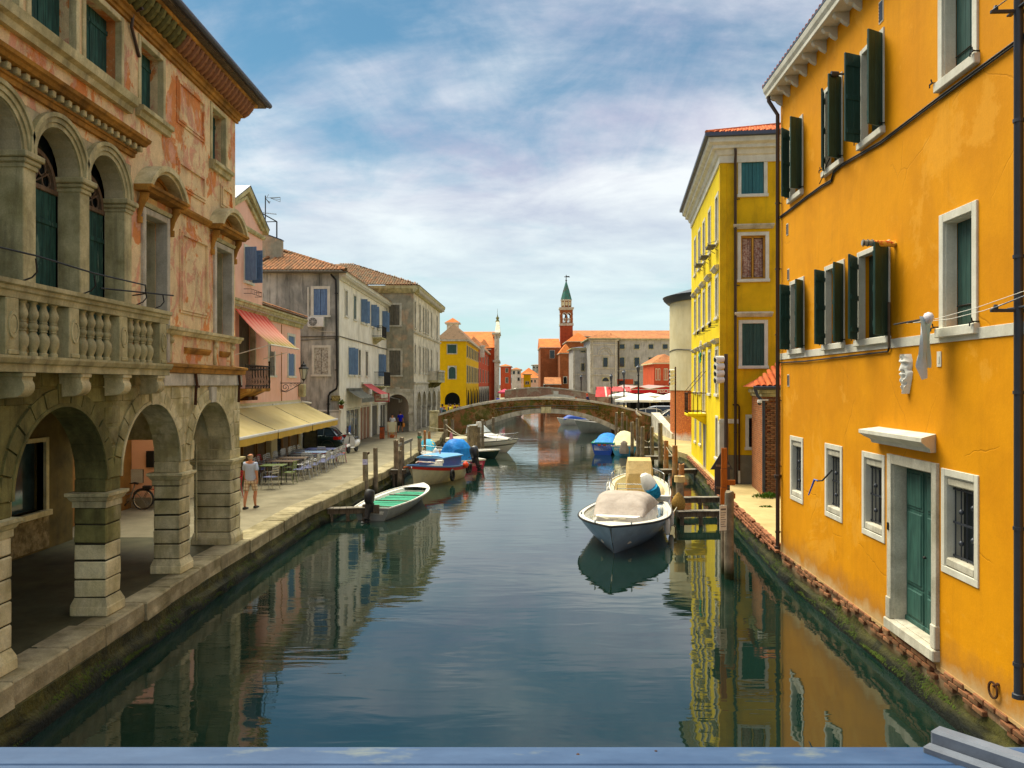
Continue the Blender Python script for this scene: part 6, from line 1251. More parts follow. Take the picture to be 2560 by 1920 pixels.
for y in (0,4.0):
    if y: mb.build('brickwork', M['bridgewall'], BRG); mb = MB()
    for a, b in zip(xs_, xs_[1:]):
        za, zb = (botz(a), botz(b)) if abs((a + b) / 2) < 5.9 else (-1,-1)
        if abs((a + b) / 2) < 5.9: za, zb = zc0 + sqrt(Rr * Rr - a * a), zc0 + sqrt(Rr * Rr - b * b)
        mb.poly([(a, y, za), (b, y, zb), (b, y, topz(b) - .12), (a, y, topz(a) - .12)])
mb.build('brickwork', M['bridgewall'], BRG); mb = MB()
for y0, y1 in ((0,.3),):
    for a, b in zip(xs_, xs_[1:]): yy = y1 if y0 == 0 else y0; mb.poly([(a, yy, topz(a) - 1.0), (b, yy, topz(b) - 1.0), (b, yy, topz(b) - .12), (a, yy, topz(a) - .12)])
mb.build('brickwork', M['bridgewall'], BRG)
mb = MB()
for a, b in zip(xs_, xs_[1:]):
    mb.poly([(a,.3, topz(a) - .95), (b,.3, topz(b) - .95), (b,3.7, topz(b) - .95), (a,3.7, topz(a) - .95)])
    if abs((a + b) / 2) < 5.9: f_ = lambda x: zc0 + sqrt(Rr * Rr - x * x) + .002; mb.poly([(a,.01, f_(a)), (b,.01, f_(b)), (b,3.99, f_(b)), (a,3.99, f_(a))])
mb.build('deck', M['pave'], BRG)
for y0 in (-.07,3.65):
    x = -9.05
    while x < 8.9:
        L = .95; mb = MB(); mb.hexa([(x + .006, y0, topz(x) - .12), (x + L - .006, y0, topz(x + L) - .12), (x + L - .006, y0 + .42, topz(x + L) - .12), (x + .006, y0 + .42, topz(x) - .12)], [(x + .006, y0 + .02, topz(x) + .04), (x + L - .006, y0 + .02, topz(x + L) + .04), (x + L - .006, y0 + .40, topz(x + L) + .04), (x + .006, y0 + .40, topz(x) + .04)]); mb.build('coping_stone', M['stone_pale'], BRG); x += L
th = math.asin(5.95 / Rr)
for k in range(15):
    a0 = pi / 2 - th + 2 * th * k / 15; a1 = pi / 2 - th + 2 * th * (k + 1) / 15; mb = MB(); key = k == 7; mb.ring(0, zc0, Rr - .02, Rr + (.36 if not key else .5),-.07 - (.08 if key else 0),.25, a0 + .0008, a1 - .0008,3); mb.build('voussoir', M['stone_pale'] if not key else M['stone'], BRG)
mb = MB(); mb.tube([(-4.2,-.06,2.66), (-2,-.07,2.85), (0,-.07,2.92), (2,-.07,2.92), (4.3,-.06,2.86)],.035,5); mb.tube([(-4.0,-.06,2.5), (0,-.07,2.74), (4.3,-.06,2.68)],.03,5); mb.tube([(4.3,-.06,2.86), (4.3,-.06,2.5)],.03,5); mb.build('conduit', M['grey_shutter'], BRG)
mb = MB(); mb.box(-9.6,-8.9,-.3,.5,-1,2.35,.03); mb.box(-9.65,-8.85,-.35,.55,2.35,2.5,.03); mb.build('end_pillar', M['stone'], BRG)
mb = MB(); mb.hexa([(8.6,-9,-.5), (9.1,-9,-.5), (9.4,0,-.5), (8.7,0,-.5)], [(8.6,-9,1.15), (9.1,-9,1.15), (9.4,0,2.35), (8.7,0,2.35)]); mb.build('ramp_parapet', M['stone_pale'], BRG)
mb = MB(); rd = random.Random(12)      # shrubby growth rooted in the brickwork
for k in range(2600):
    x = rd.uniform(-8.5,8.6); zt_ = topz(x) - .15; zb_ = (zc0 + sqrt(Rr * Rr - x * x) + .4) if abs(x) < 5.6 else .5
    if zt_ - zb_ < .2: continue
    z = zb_ + (zt_ - zb_) * rd.random(); cl = sin(x * 1.3 + 1) + sin(x * 2.9 + z * 3) + .8 * sin(z * 4 + x)
    if cl < .25: continue
    s_ = rd.uniform(.03,.075); a = rd.uniform(0, pi); o = rd.uniform(.01,.10); mb.poly([(x - s_ * cos(a),-o, z - s_ * sin(a)), (x + s_ * .4,-o - .04, z + s_), (x + s_ * cos(a),-o * .6, z + s_ * sin(a) - .04)])
mb.build('creeper_growth', mat('bridge_moss', '6A6A28', '9A5A24',.45,1.2,.2, var=.3, bump=0, rnd=.35), BRG, kind='stuff', norm=False)
B2 = thing('stone_footbridge', 'far low brick and stone footbridge behind the first bridge', 'bridge', (6.0,112,0)); tz2 = lambda x: 4.15 - 1.1 * (min(1, abs(x + 2) / 8.5)) ** 1.7
mb = MB(); Xs = [-7 + .5 * k for k in range(31)]
for a, b in zip(Xs, Xs[1:]): mb.hexa([(a,0, max(-.5,2.6 - .11 * a * a)), (b,0, max(-.5,2.6 - .11 * b * b)), (b,4, max(-.5,2.6 - .11 * b * b)), (a,4, max(-.5,2.6 - .11 * a * a))], [(a,0, tz2(a)), (b,0, tz2(b)), (b,4, tz2(b)), (a,4, tz2(a))])
mb.build('brickwork', brickm('rosy_bridge_brickwork', 'A87C64', '96705A', '9A8C78', patch='A89880'), B2)
mb = MB()
for a, b in zip(Xs, Xs[1:]): mb.hexa([(a,-.1, tz2(a)), (b,-.1, tz2(b)), (b,.3, tz2(b)), (a,.3, tz2(a))], [(a,-.1, tz2(a) + .16), (b,-.1, tz2(b) + .16), (b,.3, tz2(b) + .16), (a,.3, tz2(a) + .16)])
mb.build('coping', M['stone_pale'], B2)
mb = MB(); mb.ring(.2,-6.2,9.05,9.45,-.15,0, pi / 2 - .3, pi / 2 + .3,14); mb.box(-.2,.5,-.2,0,3.2,3.7); mb.build('relief_arch', M['whitetrim'], B2)
M['roof_far'] = mat('terracotta_roof_far', 'B47848', '98603C',.5,.8,.3, var=.2, vsc=3, fine=.25, fsc=9, bump=.6, bd=.05); M['roof_orange'] = mat('bright_orange_roof', 'D07838', 'B86430',.5,.6,.3, var=.2, fine=.2, fsc=6, bump=.4, bd=.05)
def fhouse(name, label, px0, px1, Y, ytop, m, dep=10, k=.02, side='R', front=(), cols=0, rows=(), roof='hip', rise=None, mr=None, wk='dark', msh=None, mside=None, arcs=0, over=.4, z0=ZQ - .05, cat='building', group=None, trim=None):
    x0, x1 = (px0 - 1280) / FPX * Y, (px1 - 1280) / FPX * Y; zt = zat(ytop, Y); F = Fac((x0, Y), (x1, Y)); w_ = x1 - x0; o = thing(name, label, cat, (x0, Y,0),0, group); trim = trim or M['stone_pale']
    fr = [F.rect(*q[:4]) for q in front]; mb = MB(); wall(mb,0, w_, z0, zt, [],0); mb.build('front_wall', m, o)
    for q, h in zip(front, fr):
        kind = q[4] if len(q) > 4 else wk; a, b, c, d = h
        if kind == 'arch': mb = MB(); r = (b - a) / 2; wall(mb, a - .12, b + .12, c - .05, d + .12, [(a, b, c, d, r)],-.06,.05); f = mb.build('arched_frame', trim, o); mb = MB(); mb.box(a, b,-.03,-.004, c, d); mb.build('shutter', msh or M['glass'], f)
        elif kind == 'portal': mb = MB(); r = (b - a) / 2; wall(mb, a - .1, b + .1, c, d + .1, [(a, b, c, d, r)],-.04,.03); f = mb.build('portal', m, o); mb = MB(); mb.box(a, b,-.012,-.002, c, d); mb.build('opening', M['dark'], f)
        else: f = mb = MB(); mb.box(a - .1, b + .1,-.05,0, c - .12, d + .1); f = mb.build('window', trim, o); mb = MB(); mb.box(a, b,-.08,-.051, c, d); mb.build('shutter', msh or M['glass'], f)
    s = 1 if side == 'R' else -1; xs = w_ if side == 'R' else 0
    A, B = (V((x1, Y)), V((x1 + k * dep, Y + dep))) if side == 'R' else (V((x0 + k * dep, Y + dep)), V((x0, Y)))
    C_ = Fac(A, B); T = Matrix.Translation((-x0,-Y,0)) @ Matrix.Translation((C_.P0.x, C_.P0.y,0)) @ Matrix.Rotation(C_.rz,4, 'Z')
    mb = TB(T); wall(mb,0, C_.len, z0, zt, [],0); mb.build('canal_wall', mside or m, o)
    for c in range(cols):
        sx = C_.len * (c + .5) / cols; ww_ = min(.5, C_.len / cols * .3)
        for (za, zb) in rows: mb = TB(T); mb.box(sx - ww_ - .1, sx + ww_ + .1,-.05,0, za - .12, zb + .1); f = mb.build('window', trim, o); mb = TB(T); mb.box(sx - ww_, sx + ww_,-.09,-.051, za, zb); mb.build('shutter', msh or M['glass'], f)
    for c in range(arcs):
        sx = C_.len * (c + .5) / arcs; r = C_.len / arcs * .36; mb = TB(T); wall(mb, sx - r - .2, sx + r + .2, z0,4.3, [(sx - r, sx + r, z0,4.0, r)],-.08,.07); f = mb.build('arch', trim if arcs > 5 else m, o); mb = TB(T); mb.box(sx - r, sx + r,-.02,-.005, z0,4.0); mb.build('opening', M['dark'], f)
    mb = MB(); B0 = V((0,0)), V((w_,0)), V((w_ + k * dep, dep)), V((k * dep, dep)); e = over; P4 = [V((-e,-e, zt)), V((w_ + e,-e, zt)), V((w_ + k * dep + e, dep + e, zt)), V((k * dep - e, dep + e, zt))]
    mb.hexa([p + V((0,0,-.0)) for p in P4], [p + V((0,0,.18)) for p in P4]); mb.build('eave', trim, o)
    rise = rise if rise is not None else min(w_, dep) * .22; mb = MB(); zz = zt + .19; q = [V((p.x, p.y, zz)) for p in P4]
    if roof == 'hip':
        h = min(w_, dep) / 2
        if dep >= w_: r0 = V((w_ / 2 + k * h, h, zz + rise)); r1 = V((w_ / 2 + k * (dep - h), dep - h, zz + rise)); fs = [[q[0], q[1], r0], [q[1], q[2], r1, r0], [q[2], q[3], r1], [q[3], q[0], r0, r1]]
        else: r0 = V((h, dep / 2, zz + rise)); r1 = V((w_ - h, dep / 2, zz + rise)); fs = [[q[0], q[1], r1, r0], [q[1], q[2], r1], [q[2], q[3], r0, r1], [q[3], q[0], r0]]
    elif roof == 'gx': r0 = V((-e, dep / 2, zz + rise)); r1 = V((w_ + e, dep / 2, zz + rise)); fs = [[q[0], q[1], r1, r0], [q[2], q[3], r0, r1], [q[1], q[2], r1], [q[3], q[0], r0]]
    elif roof == 'gy': r0 = V((w_ / 2,-e, zz + rise)); r1 = V((w_ / 2, dep + e, zz + rise)); fs = [[q[0], r0, r1, q[3]], [q[1], q[2], r1, r0], [q[0], q[1], r0], [q[2], q[3], r1]]
    elif roof == 'shedR': fs = [[q[0], q[1], V((w_ + e, dep, zz)), V((-e, dep, zz + rise))], [q[0], q[1], V((w_ + e,-e, zz)), V((-e,-e, zz + rise))]]; fs = [[V((-e,-e, zz)), V((w_ + e,-e, zz)), V((w_ * .3, dep / 2, zz + rise))], [V((w_ + e,-e, zz)), q[2], V((w_ * .3, dep / 2, zz + rise))]]
    for f in fs: mb.poly(f)
    mb.build('roof', mr or M['roof_far'], o); return o
gm = M['mustard']
fhouse('golden_house', 'golden yellow arcaded house behind the left end of the bridge',1097,1165,95,853, gm,24,.02, front=[(1119,862,1141,883), (1122,917,1139,947, 'arch'), (1112,981,1150,1012, 'portal')], cols=8, rows=((4.9,6.9), (8.0,9.3)), msh=M['green_shutter'], arcs=4, rise=2.0, mr=M['tile_grey'])
fhouse('red_house', 'narrow red house with open grey shutters beyond the golden house',1170,1196,119.5,868, M['red'],32,.02, cols=4, rows=((5,7), (8.2,9.6)), msh=M['grey_shutter'], arcs=6, rise=1.5)
fhouse('cream_house', 'tall cream house beside the red one along the far quay',1195,1223,152,875, M['cream'],40,.022, cols=4, rows=((4.8,7), (8.5,10)), msh=M['brown_shutter'], arcs=5, rise=2, front=[(1208,886,1215,900)])
ch = thing('church_building', 'pale church front with pinnacles seen edge-on above the left houses', 'church', (at(1236,150).x,150,0))
u = 150 / FPX; mb = MB(); mb.box(0,19 * u * .55,0,12, ZQ, zat(905,150)); mb.box(-.3,19 * u * .7,-.2,12.2, zat(905,150), zat(900,150)); mb.box(0,14 * u * .7,0,12, zat(900,150), zat(835,150)); mb.box(-.5,20 * u * .6,-.3,12.3, zat(836,150), zat(831,150)); mb.hexa([(.1,0, zat(831,150)), (1.1,0, zat(831,150)), (1.1,12, zat(831,150)), (.1,12, zat(831,150))], [(.3,4, zat(800,150)), (.8,4, zat(800,150)), (.8,7, zat(800,150)), (.3,7, zat(800,150))]); mb.build('facade', M['palewall'], ch)
mb = MB(); mb.lathe([(.45,0), (.3,.3), (.2,.5), (.35,.8), (.1,1.1), (.03,1.6), (.02,2.6)],8, (.5,5, zat(800,150))); mb.build('finial', M['stone_dark'], ch)
mb = MB(); mb.hexa([(-7.5,2, ZQ), (0,2, ZQ), (0,26, ZQ), (-7.5,26, ZQ)], [(-7.5,2, zat(868,152)), (0,2, zat(868,152)), (0,26, zat(868,152)), (-7.5,26, zat(868,152))]); mb.build('nave', M['red'], ch)
mb = MB(); mb.poly([(-7.8,1.5, zat(868,150)), (.1,1.5, zat(868,150)), (.1,14, zat(826,160)), (-7.8,14, zat(826,160))]); mb.poly([(-7.8,26, zat(868,150)), (.1,26, zat(868,150)), (.1,14, zat(826,160)), (-7.8,14, zat(826,160))]); mb.build('nave_roof', M['roof_orange'], ch)
chx = thing('chimney_stack', 'white rendered chimney above the red house roof', 'chimney', at(1205,121, zat(885,121))); mb = MB(); mb.box(-.35,.35,0,.6,-.5,1.1,.02); mb.box(-.45,.45,-.1,.7,1.1,1.3); mb.build('shaft', M['whitetrim'], chx)
bt = fhouse('bell_turret', 'small square bell turret with tiled cap above the golden house',1117,1145,140,809, M['palewall'],2.2,0, roof='hip', rise=.9, mr=M['roof_orange'], front=[(1127,816,1133,828, 'arch')], z0=7, over=.35)
fhouse('orange_red_house', 'orange red house with grey shutters on the far left quay',1251,1276,232,917, M['red'],14,.02, front=[(1264,921,1270,931), (1264,944,1270,957)], cols=3, rows=((5,6.6), (7.6,9)), msh=M['grey_shutter'], mr=M['roof_orange'])
fhouse('small_white_house', 'small off-white house at the far left quay',1279,1302,250,925, M['whitewall'],14,.02, front=[(1282,928,1287,935), (1294,928,1299,935), (1294,944,1299,952)], cols=2, rows=((5,6.4),), mr=M['roof_far'])
fhouse('small_yellow_house', 'small yellow house far along the canal',1309,1327,262,936, gm,14,.02, front=[(1314,954,1317,960), (1319,954,1322,960)], mr=M['roof_orange'])
fhouse('far_tan_house', 'tan low house with orange roof at the end of the canal',1300,1345,330,938, M['palewall'],14,0, mr=M['roof_orange'], rise=3)
fhouse('far_grey_block', 'grey flat block rising over the far roofs',1331,1352,380,913, M['greywall'],14,0, roof='hip', rise=.2, front=[(1333,917,1337,921), (1341,917,1345,921)])
fhouse('far_orange_roofs', 'row of low orange roofed houses closing the canal',1290,1352,300,946, M['salmon'],12,0, mr=M['roof_orange'], rise=2.5, front=[(1328,950,1331,956), (1336,950,1339,956)])
MBR = M['brickface']
fhouse('brick_church', 'tall brown brick church flank with orange roof beside the bell tower',1351,1400,200,870, MBR,16,0, 'L', front=[(1375,876,1386,895), (1359,960,1365,968), (1381,966,1387,970)], roof='gx', rise=2.6, mr=M['roof_orange'], over=.2)
fhouse('church_chapel', 'lower brick chapel with arched window and orange roof',1400,1431,190,884, MBR,10,0, 'L', front=[(1409,942,1417,959, 'arch')], roof='hip', rise=2.2, mr=M['roof_orange'], over=.2)
fhouse('low_brick_house', 'low brick house with sloping orange roof below the church',1366,1399,186,962, MBR,6,0, 'L', roof='gx', rise=1.6, mr=M['roof_far'], front=[(1370,967,1374,973)])
fhouse('church_apse', 'brown church apse wall with orange roof behind the grey palazzo',1418,1476,215,855, MBR,14,0, 'L', roof='hip', rise=2.6, mr=M['roof_orange'])
fhouse('long_church_roof', 'long weathered orange nave roof behind the tower',1436,1690,235,842, M['brickface'],16,0, 'L', roof='gx', rise=2.2, mr=M['roof_far'], over=.3)
TY = 230.; uu = TY / FPX; tx = at(1416.5, TY).x; tw = thing('bell_tower', 'tall red brick bell tower with green pointed spire and cross', 'tower', (tx, TY,0)); zz = lambda py: zat(py, TY); hw = 15.5 * uu
mb = MB(); mb.box(-hw, hw,0,2 * hw, ZQ, zz(812)); [mb.box(x0, x1,-.12,0, zz(868), zz(822)) for x0, x1 in ((-hw,-hw * .82), (-.12 * hw,.12 * hw), (hw * .82, hw))]; mb.build('shaft', mat('red_tower_brick', 'A85030', '8E4228',.5,1,.4, var=.15, fine=.15, fsc=8, bump=.3), tw)
oz0, oz1 = zz(806), zz(783)
for T in (Matrix(), Matrix.Translation((hw,0,0)) @ Matrix.Rotation(pi / 2,4, 'Z') @ Matrix.Translation((hw,0,0)), Matrix.Translation((-hw,0,0)) @ Matrix.Rotation(-pi / 2,4, 'Z') @ Matrix.Translation((-hw,0,0)), Matrix.Translation((0,2 * hw,0))):
    mb = TB(T); wall(mb,-hw, hw, zz(808), zz(769), [(-hw * .62,-hw * .08, oz0, oz1, hw * .27), (hw * .08, hw * .62, oz0, oz1, hw * .27)],0,.5, True); mb.build('belfry_wall', M['brickface'], tw); mb = TB(T)
    for s in (-1,1): cx = s * hw * .35; mb.ring(cx, oz1 - hw * .27, hw * .27, hw * .36,-.12,0,0, pi,10); [mb.box(cx + q * hw - .05, cx + q * hw + .05,-.1,.1, oz0, oz0 + 1.1) for q in (-.22,-.08,.08,.22)]; mb.box(cx - .3 * hw, cx + .3 * hw,-.15,.12, oz0 + 1.1, oz0 + 1.25)
    mb.build('bell_opening_trim', M['whitetrim'], tw)
mb = MB(); mb.box(-hw * .28, hw * .28, hw * .7, hw * 1.3, oz0 + .6, oz0 + 1.3); mb.lathe([(.001,1.5), (.3,1.4), (.45,.7), (.7,0), (.6,0)],10, (0, hw, oz0 + .9)); mb.build('bell', M['iron'], tw, smooth=50)
mb = MB(); mb.box(-hw * 1.12, hw * 1.12,-hw * .12, hw * 2.12, zz(814), zz(808)); mb.box(-hw * 1.18, hw * 1.18,-hw * .18, hw * 2.18, zz(772), zz(768)); mb.box(-hw * 1.08, hw * 1.08,-hw * .08, hw * 2.08, zz(775), zz(772)); mb.build('cornice', M['stone_pale'], tw)
mb = MB(); mb.lathe([(hw * .82, zz(768)), (hw * .82, zz(751))],8, (0, hw,0), a0=pi / 8); mb.build('drum', M['brickface'], tw)
mb = MB(); mb.lathe([(hw * .9, zz(752)), (hw * .98, zz(749)), (hw * .9, zz(747))],8, (0, hw,0), a0=pi / 8)
for k in range(8): a = pi / 4 * k; mb.box(-.01,.01,0,.01,0,.01) if 0 else mb.tube([(hw * .84 * cos(a + pi / 8), hw + hw * .84 * sin(a + pi / 8), zz(766)), (hw * .84 * cos(a + pi / 8), hw + hw * .84 * sin(a + pi / 8), zz(751))],.14,5)
mb.build('drum_trim', M['stone_pale'], tw)
mb = MB()
for k in range(8): a = pi / 4 * k; c_, s_ = cos(a), sin(a); r = hw * .77; q = .32; mb.poly([(r * c_ - q * -s_, hw + r * s_ - q * c_, zz(763)), (r * c_ + q * -s_, hw + r * s_ + q * c_, zz(763)), (r * c_ + q * -s_, hw + r * s_ + q * c_, zz(754)), (r * c_ - q * -s_, hw + r * s_ - q * c_, zz(754))])
mb.build('drum_panel', M['cream'], tw)
mb = MB(); mb.lathe([(hw * .96, zz(748)), (hw * .55, zz(725)), (.12, zz(701))],8, (0, hw,0), a0=pi / 8); mb.build('spire', mat('copper_green_spire', '3C7A6C', '5A5A50',.5,.8,.2, rough=.7, var=.2, bump=.2), tw)
mb = MB(); mb.lathe([(.12, zz(702)), (.3, zz(699)), (.12, zz(697)), (.1, zz(685))],8, (0, hw,0)); mb.tube([(-.55, hw, zz(690)), (.7, hw, zz(690))],.12,5); mb.poly([(.1, hw, zz(691)), (1.1, hw, zz(691.5)), (.9, hw, zz(688)), (.1, hw, zz(688))]); mb.build('weather_cross', M['iron'], tw)
gp = mat('grey_streaked_ashlar', 'BEBAB0', 'A4A096',.45,.35,.3, var=.12, vsc=.8, streak=.7, sc2='6E6A62', bump=.3)
o = fhouse('grey_palazzo', 'long grey stone palazzo with rows of small windows behind the market',1543,1690,152,849, gp,12,0, 'L', roof='gx', rise=1.5, mr=M['roof_far'], over=.5, msh=M['glass'], trim=M['stone_grey'], front=[(a, y0, b, y1) for a, b in ((1549,1561), (1586,1598), (1622,1633), (1657,1669)) for y0, y1 in ((861,872), (894,917), (953,962))] + [(1538 + 5,948,1583,961)][:0])
F = Fac((at(1543,152).x,152), (at(1690,152).x,152)); mb = MB(); z = F.z(1600,927); mb.box(0, F.len,-.15,0, z - .12, z + .12); a, b, c, d = F.rect(1538,948,1583,961); mb.build('stringcourse', M['stone_pale'], o)
mb = MB(); mb.box(max(0, a), b,-.05,0, c, d); mb.build('red_panel', M['red'], o); dpipe(o,.3, F.z(1545,851),1, y=-.12, r=.1)
o = fhouse('palazzo_pavilion', 'projecting grey palazzo pavilion with arched relief and corner piers',1476,1543,148,848, gp,14,0, 'L', roof='hip', rise=1.4, mr=M['roof_far'], over=.6, trim=M['stone_grey'], front=[(1508,894,1519,917), (1506,944,1522,953, 'arch')])
F = Fac((at(1476,148).x,148), (at(1543,148).x,148)); mb = MB(); cx, cz = F.hit(1513,886)
for r in (.75,1.25): mb.ring(cx, cz, r, r + .15,-.12,0,0, pi,14)
for py in (861,888,920,937): z = F.z(1500, py); mb.box(-.1, F.len,-.12,0, z - .08, z + .08)
for px in (1477,1481,1539): x = F.s(px); mb.box(x - .12, x + .12,-.14,0, ZQ, F.z(1500,852))
mb.box(-.3, F.len + .3,-.35,0, F.z(1500,852), F.z(1500,849)); mb.build('stone_trim', M['stone_pale'], o)
o = fhouse('palazzo_side_block', 'lower grey stone block left of the pavilion',1433,1476,156,872, gp,12,0, 'L', roof='hip', rise=.3, mr=M['zinc'], front=[(1453,909,1461,927), (1452,877,1463,880)], trim=M['stone_grey'])
F = Fac((at(1433,156).x,156), (at(1476,156).x,156)); mb = MB(); mb.box(-.3, F.len,-.3,0, F.z(1450,874), F.z(1450,871)); mb.ring(*F.hit(1457,902),.5,.65,-.1,0,0, pi,10); mb.box(0,.3,-.12,0, ZQ, F.z(1450,874)); z = F.z(1450,937); mb.box(0, F.len,-.1,0, z, z + .2); mb.build('stone_trim', M['stone_pale'], o)
o = fhouse('orange_chapel', 'bright orange red building with slim arched panels left of the round house',1635,1700,120,910, M['red'],10,0, 'L', roof='hip', rise=1.4, mr=M['roof_far'], over=.3, trim=M['cream'])
F = Fac((at(1635,120).x,120), (at(1700,120).x,120))
for px in (1641,1648,1662,1667): x = F.s(px); mb = MB(); wall(mb, x - .16, x + .16, F.z(1650,951), F.z(1650,921), [(x - .08, x + .08, F.z(1650,949), F.z(1650,923),.08)],-.05,.04); mb.build('blind_arch', M['cream'], o)
RC = V((16.55,57.6)); RR = 5.1; rh = thing('round_house', 'cream rounded corner house with exposed brick base', 'building', (RC.x, RC.y,0))
mb = MB(); mb.lathe([(RR,4.25), (RR,10.5)],48); mb.build('plaster_wall', M['cream'], rh, smooth=40); mb = MB(); mb.lathe([(RR - .04,.6), (RR - .04,4.26)],48)
t = NT('crumbling_orange_brick'); col = t.mix(t.ramp(t.noise(7,6,.6, sc=(1,1,2.2)),.42,.58), hexc('C8742C'), hexc('AC5422')); sp = t.n.new('ShaderNodeSeparateXYZ'); t.l.new(t.co, sp.inputs[0]); col = t.mix(t.ramp(t.math('ADD', sp.outputs[2], t.math('MULTIPLY', t.noise(2,5),.8)),1.35,1.75,1,0), col, hexc('C8B8A8')); M['crumble'] = t.done(t.val(col, t.ramp(t.noise(14,5,.7),.3,.7,.7,1.3)),.95, t.bump(t.noise(9,6,.7),.7,.05))
mb.build('brick_base', M['crumble'], rh, smooth=40)
mb = MB(); mb.lathe([(RR,10.5), (RR + .15,10.52), (RR + .4,10.75), (RR + .45,10.85), (RR + .5,10.95), (0.1,12.6)],48); mb.build('roof', M['pipe_grey'], rh, smooth=30)
mb = MB()
for k in range(40): a = pi + (k - 2) * .045; mb.tube([((RR + .02) * cos(a), (RR + .02) * sin(a),7.02 + .12 * sin(k * .2)), ((RR + .02) * cos(a + .047), (RR + .02) * sin(a + .047),7.02 + .12 * sin((k + 1) * .2))],.03,4)
mb.build('cable', M['iron'], rh)
def onR(ang, z0, z1, w_, nm, m, m2):
    T = Matrix.Rotation(ang,4, 'Z') @ Matrix.Translation((RR,0,0)) @ Matrix.Rotation(pi / 2,4, 'Z'); mb = TB(T); mb.box(-w_ / 2 - .12, w_ / 2 + .12,-.06,.3, z0 - .15, z1 + .1); f = mb.build(nm, m, rh); mb = TB(T); mb.box(-w_ / 2, w_ / 2,-.10,-.06, z0, z1); mb.build('shutter', m2, f)
onR(atan2(-4.6,-2.0),7.8,9.5,.8, 'window', M['cream'], M['grey_shutter']); onR(atan2(-4.6,-2.1),2.9,4.0,.7, 'window', M['whitetrim'], M['glass'])
mk = thing('market_hall', 'long red market stall hall with low pitched roofs and sign', 'market hall', (at(1575,108).x,108,0)); u = 108 / FPX; z = lambda py: zat(py,108)
redp = mat('red_market_panel', 'C81E20', 'B41A1C',.5,1,.4, rough=.5, var=.06, bump=0)
for i, (a, b, c) in enumerate(((1575,1622,1594), (1622,1712,1665))):
    x0, x1, xm = [(q - 1575) * u for q in (a, b, c)]; mb = MB(); mb.hexa([(x0,0, z(983)), (x1,0, z(983)), (x1,.2, z(983)), (x0,.2, z(983))], [(x0,0, z(973)), (x1,0, z(973)), (x1,.2, z(973)), (x0,.2, z(973))]); mb.poly([(x0,0, z(973)), (x1,0, z(973)), (xm,0, z(966))]); mb.build('fascia', redp, mk)
    mb = MB(); mb.poly([(x0,-.2, z(972)), (xm,-.2, z(965)), (xm,14, z(962)), (x0,14, z(969))]); mb.poly([(x1,-.2, z(972)), (xm,-.2, z(965)), (xm,14, z(962)), (x1,14, z(969))]); mb.build('roof', mat('dusty_pink_roof', 'A88C88', '988078',.5,1,.4, bump=.1), mk)
    mb = MB(); mb.box(x0, x1,-.06,-.01, z(974.5), z(973)); [mb.tube([(p[0],-.03, p[1]), (q[0],-.03, q[1])],.06,4) for p, q in (((x0, z(972.5)), (xm, z(965.5))), ((xm, z(965.5)), (x1, z(972.5))))]; mb.build('trim', M['whitetrim'], mk)
mb = MB(); mb.box(0,137 * u,3,3.1, ZQ, z(983)); mb.build('back_wall', M['dark'], mk)
for k in range(9): mb = MB(); mb.tube([(k * .9,.1, ZQ), (k * .9,.1, z(983))],.05,5); mb.build('post', M['iron'], mk)
text(mk, 'PESCHERIA',.62, ((1671 - 1575) * u,-.03, z(978.4)), m=M['whitetrim'])
for i, (a, b, lab) in enumerate(((1488,1529, 'faded red striped market awning nearest the bridge'), (1529,1578, 'faded red market awning before the red hall'))):
    t_ = thing('market_awning', lab, 'awning', (at(a,100).x,100,0),0, 'red market awnings'); u2 = 100 / FPX; w_ = (b - a) * u2; mb = MB(); yb = 1.0 if i else 0
    n = 10; lo_ = 992 if i == 0 else 978
    mb.loft([[(w_ * k / n + (.25 if j == 0 and i == 0 else 0),-1.4 * j + 1.2, zat(967 + (lo_ - 967) * j,100)) for k in range(n + 1)] for j in (0,1)]); mb.build('canvas', mat('faded_pink_red_canvas', 'DC5A58', 'C84848',.5,.8,.3, bump=.1), t_, norm=False)
    mb = MB(); [mb.box(w_ * q, w_ * q + .10,-.25,-.2,0,.01) for q in ()]; mb.loft([[(w_ * .62 + q,-1.4 * j + 1.17, zat(967 + (lo_ - 967) * j,100) + .03) for q in (0,.22)] for j in (0,1)]); mb.build('stripe', M['whitetrim'], t_, norm=False)
    mb = MB(); [mb.tube([(x,.9, ZQ), (x,.9, zat(967,100))],.05,4) for x in (.2, w_ - .2)]; mb.build('post', M['iron'], t_)
def parasol(label, px, Y, ytop, yrim, r, m, group):
    t_ = thing('parasol', label, 'parasol', at(px, Y, ZQ),0, group); zt_, zr = zat(ytop, Y) - ZQ, zat(yrim, Y) - ZQ; rows = []
    for q in (0.02,.35,.7,1): rows.append([(r * q * cos(pi / 4 * k) , r * q * sin(pi / 4 * k), zt_ - (zt_ - zr) * q ** 1.1 - (.04 * (k % 2) * q)) for k in range(9)])
    rows.append([(p[0], p[1], p[2] - .22) for p in rows[-1]]); mb = MB(); mb.loft(rows); mb.build('canopy', m, t_, norm=False)
    mb = MB(); mb.tube([(0,0,0), (0,0, zt_)],.045,6); [mb.tube([(0,0, zt_ - .05), (r * .95 * cos(pi / 4 * k), r * .95 * sin(pi / 4 * k), zr + .02)],.02,4) for k in range(8)]; mb.build('pole', M['pile'], t_); mb = MB(); mb.box(-.35,.35,-.35,.35,0,.08); mb.build('base', M['stone_grey'], t_)
wc = mat('white_parasol_canvas', 'F0ECDC', 'E4DEC8',.4,1,.4, var=.04, bump=.05)
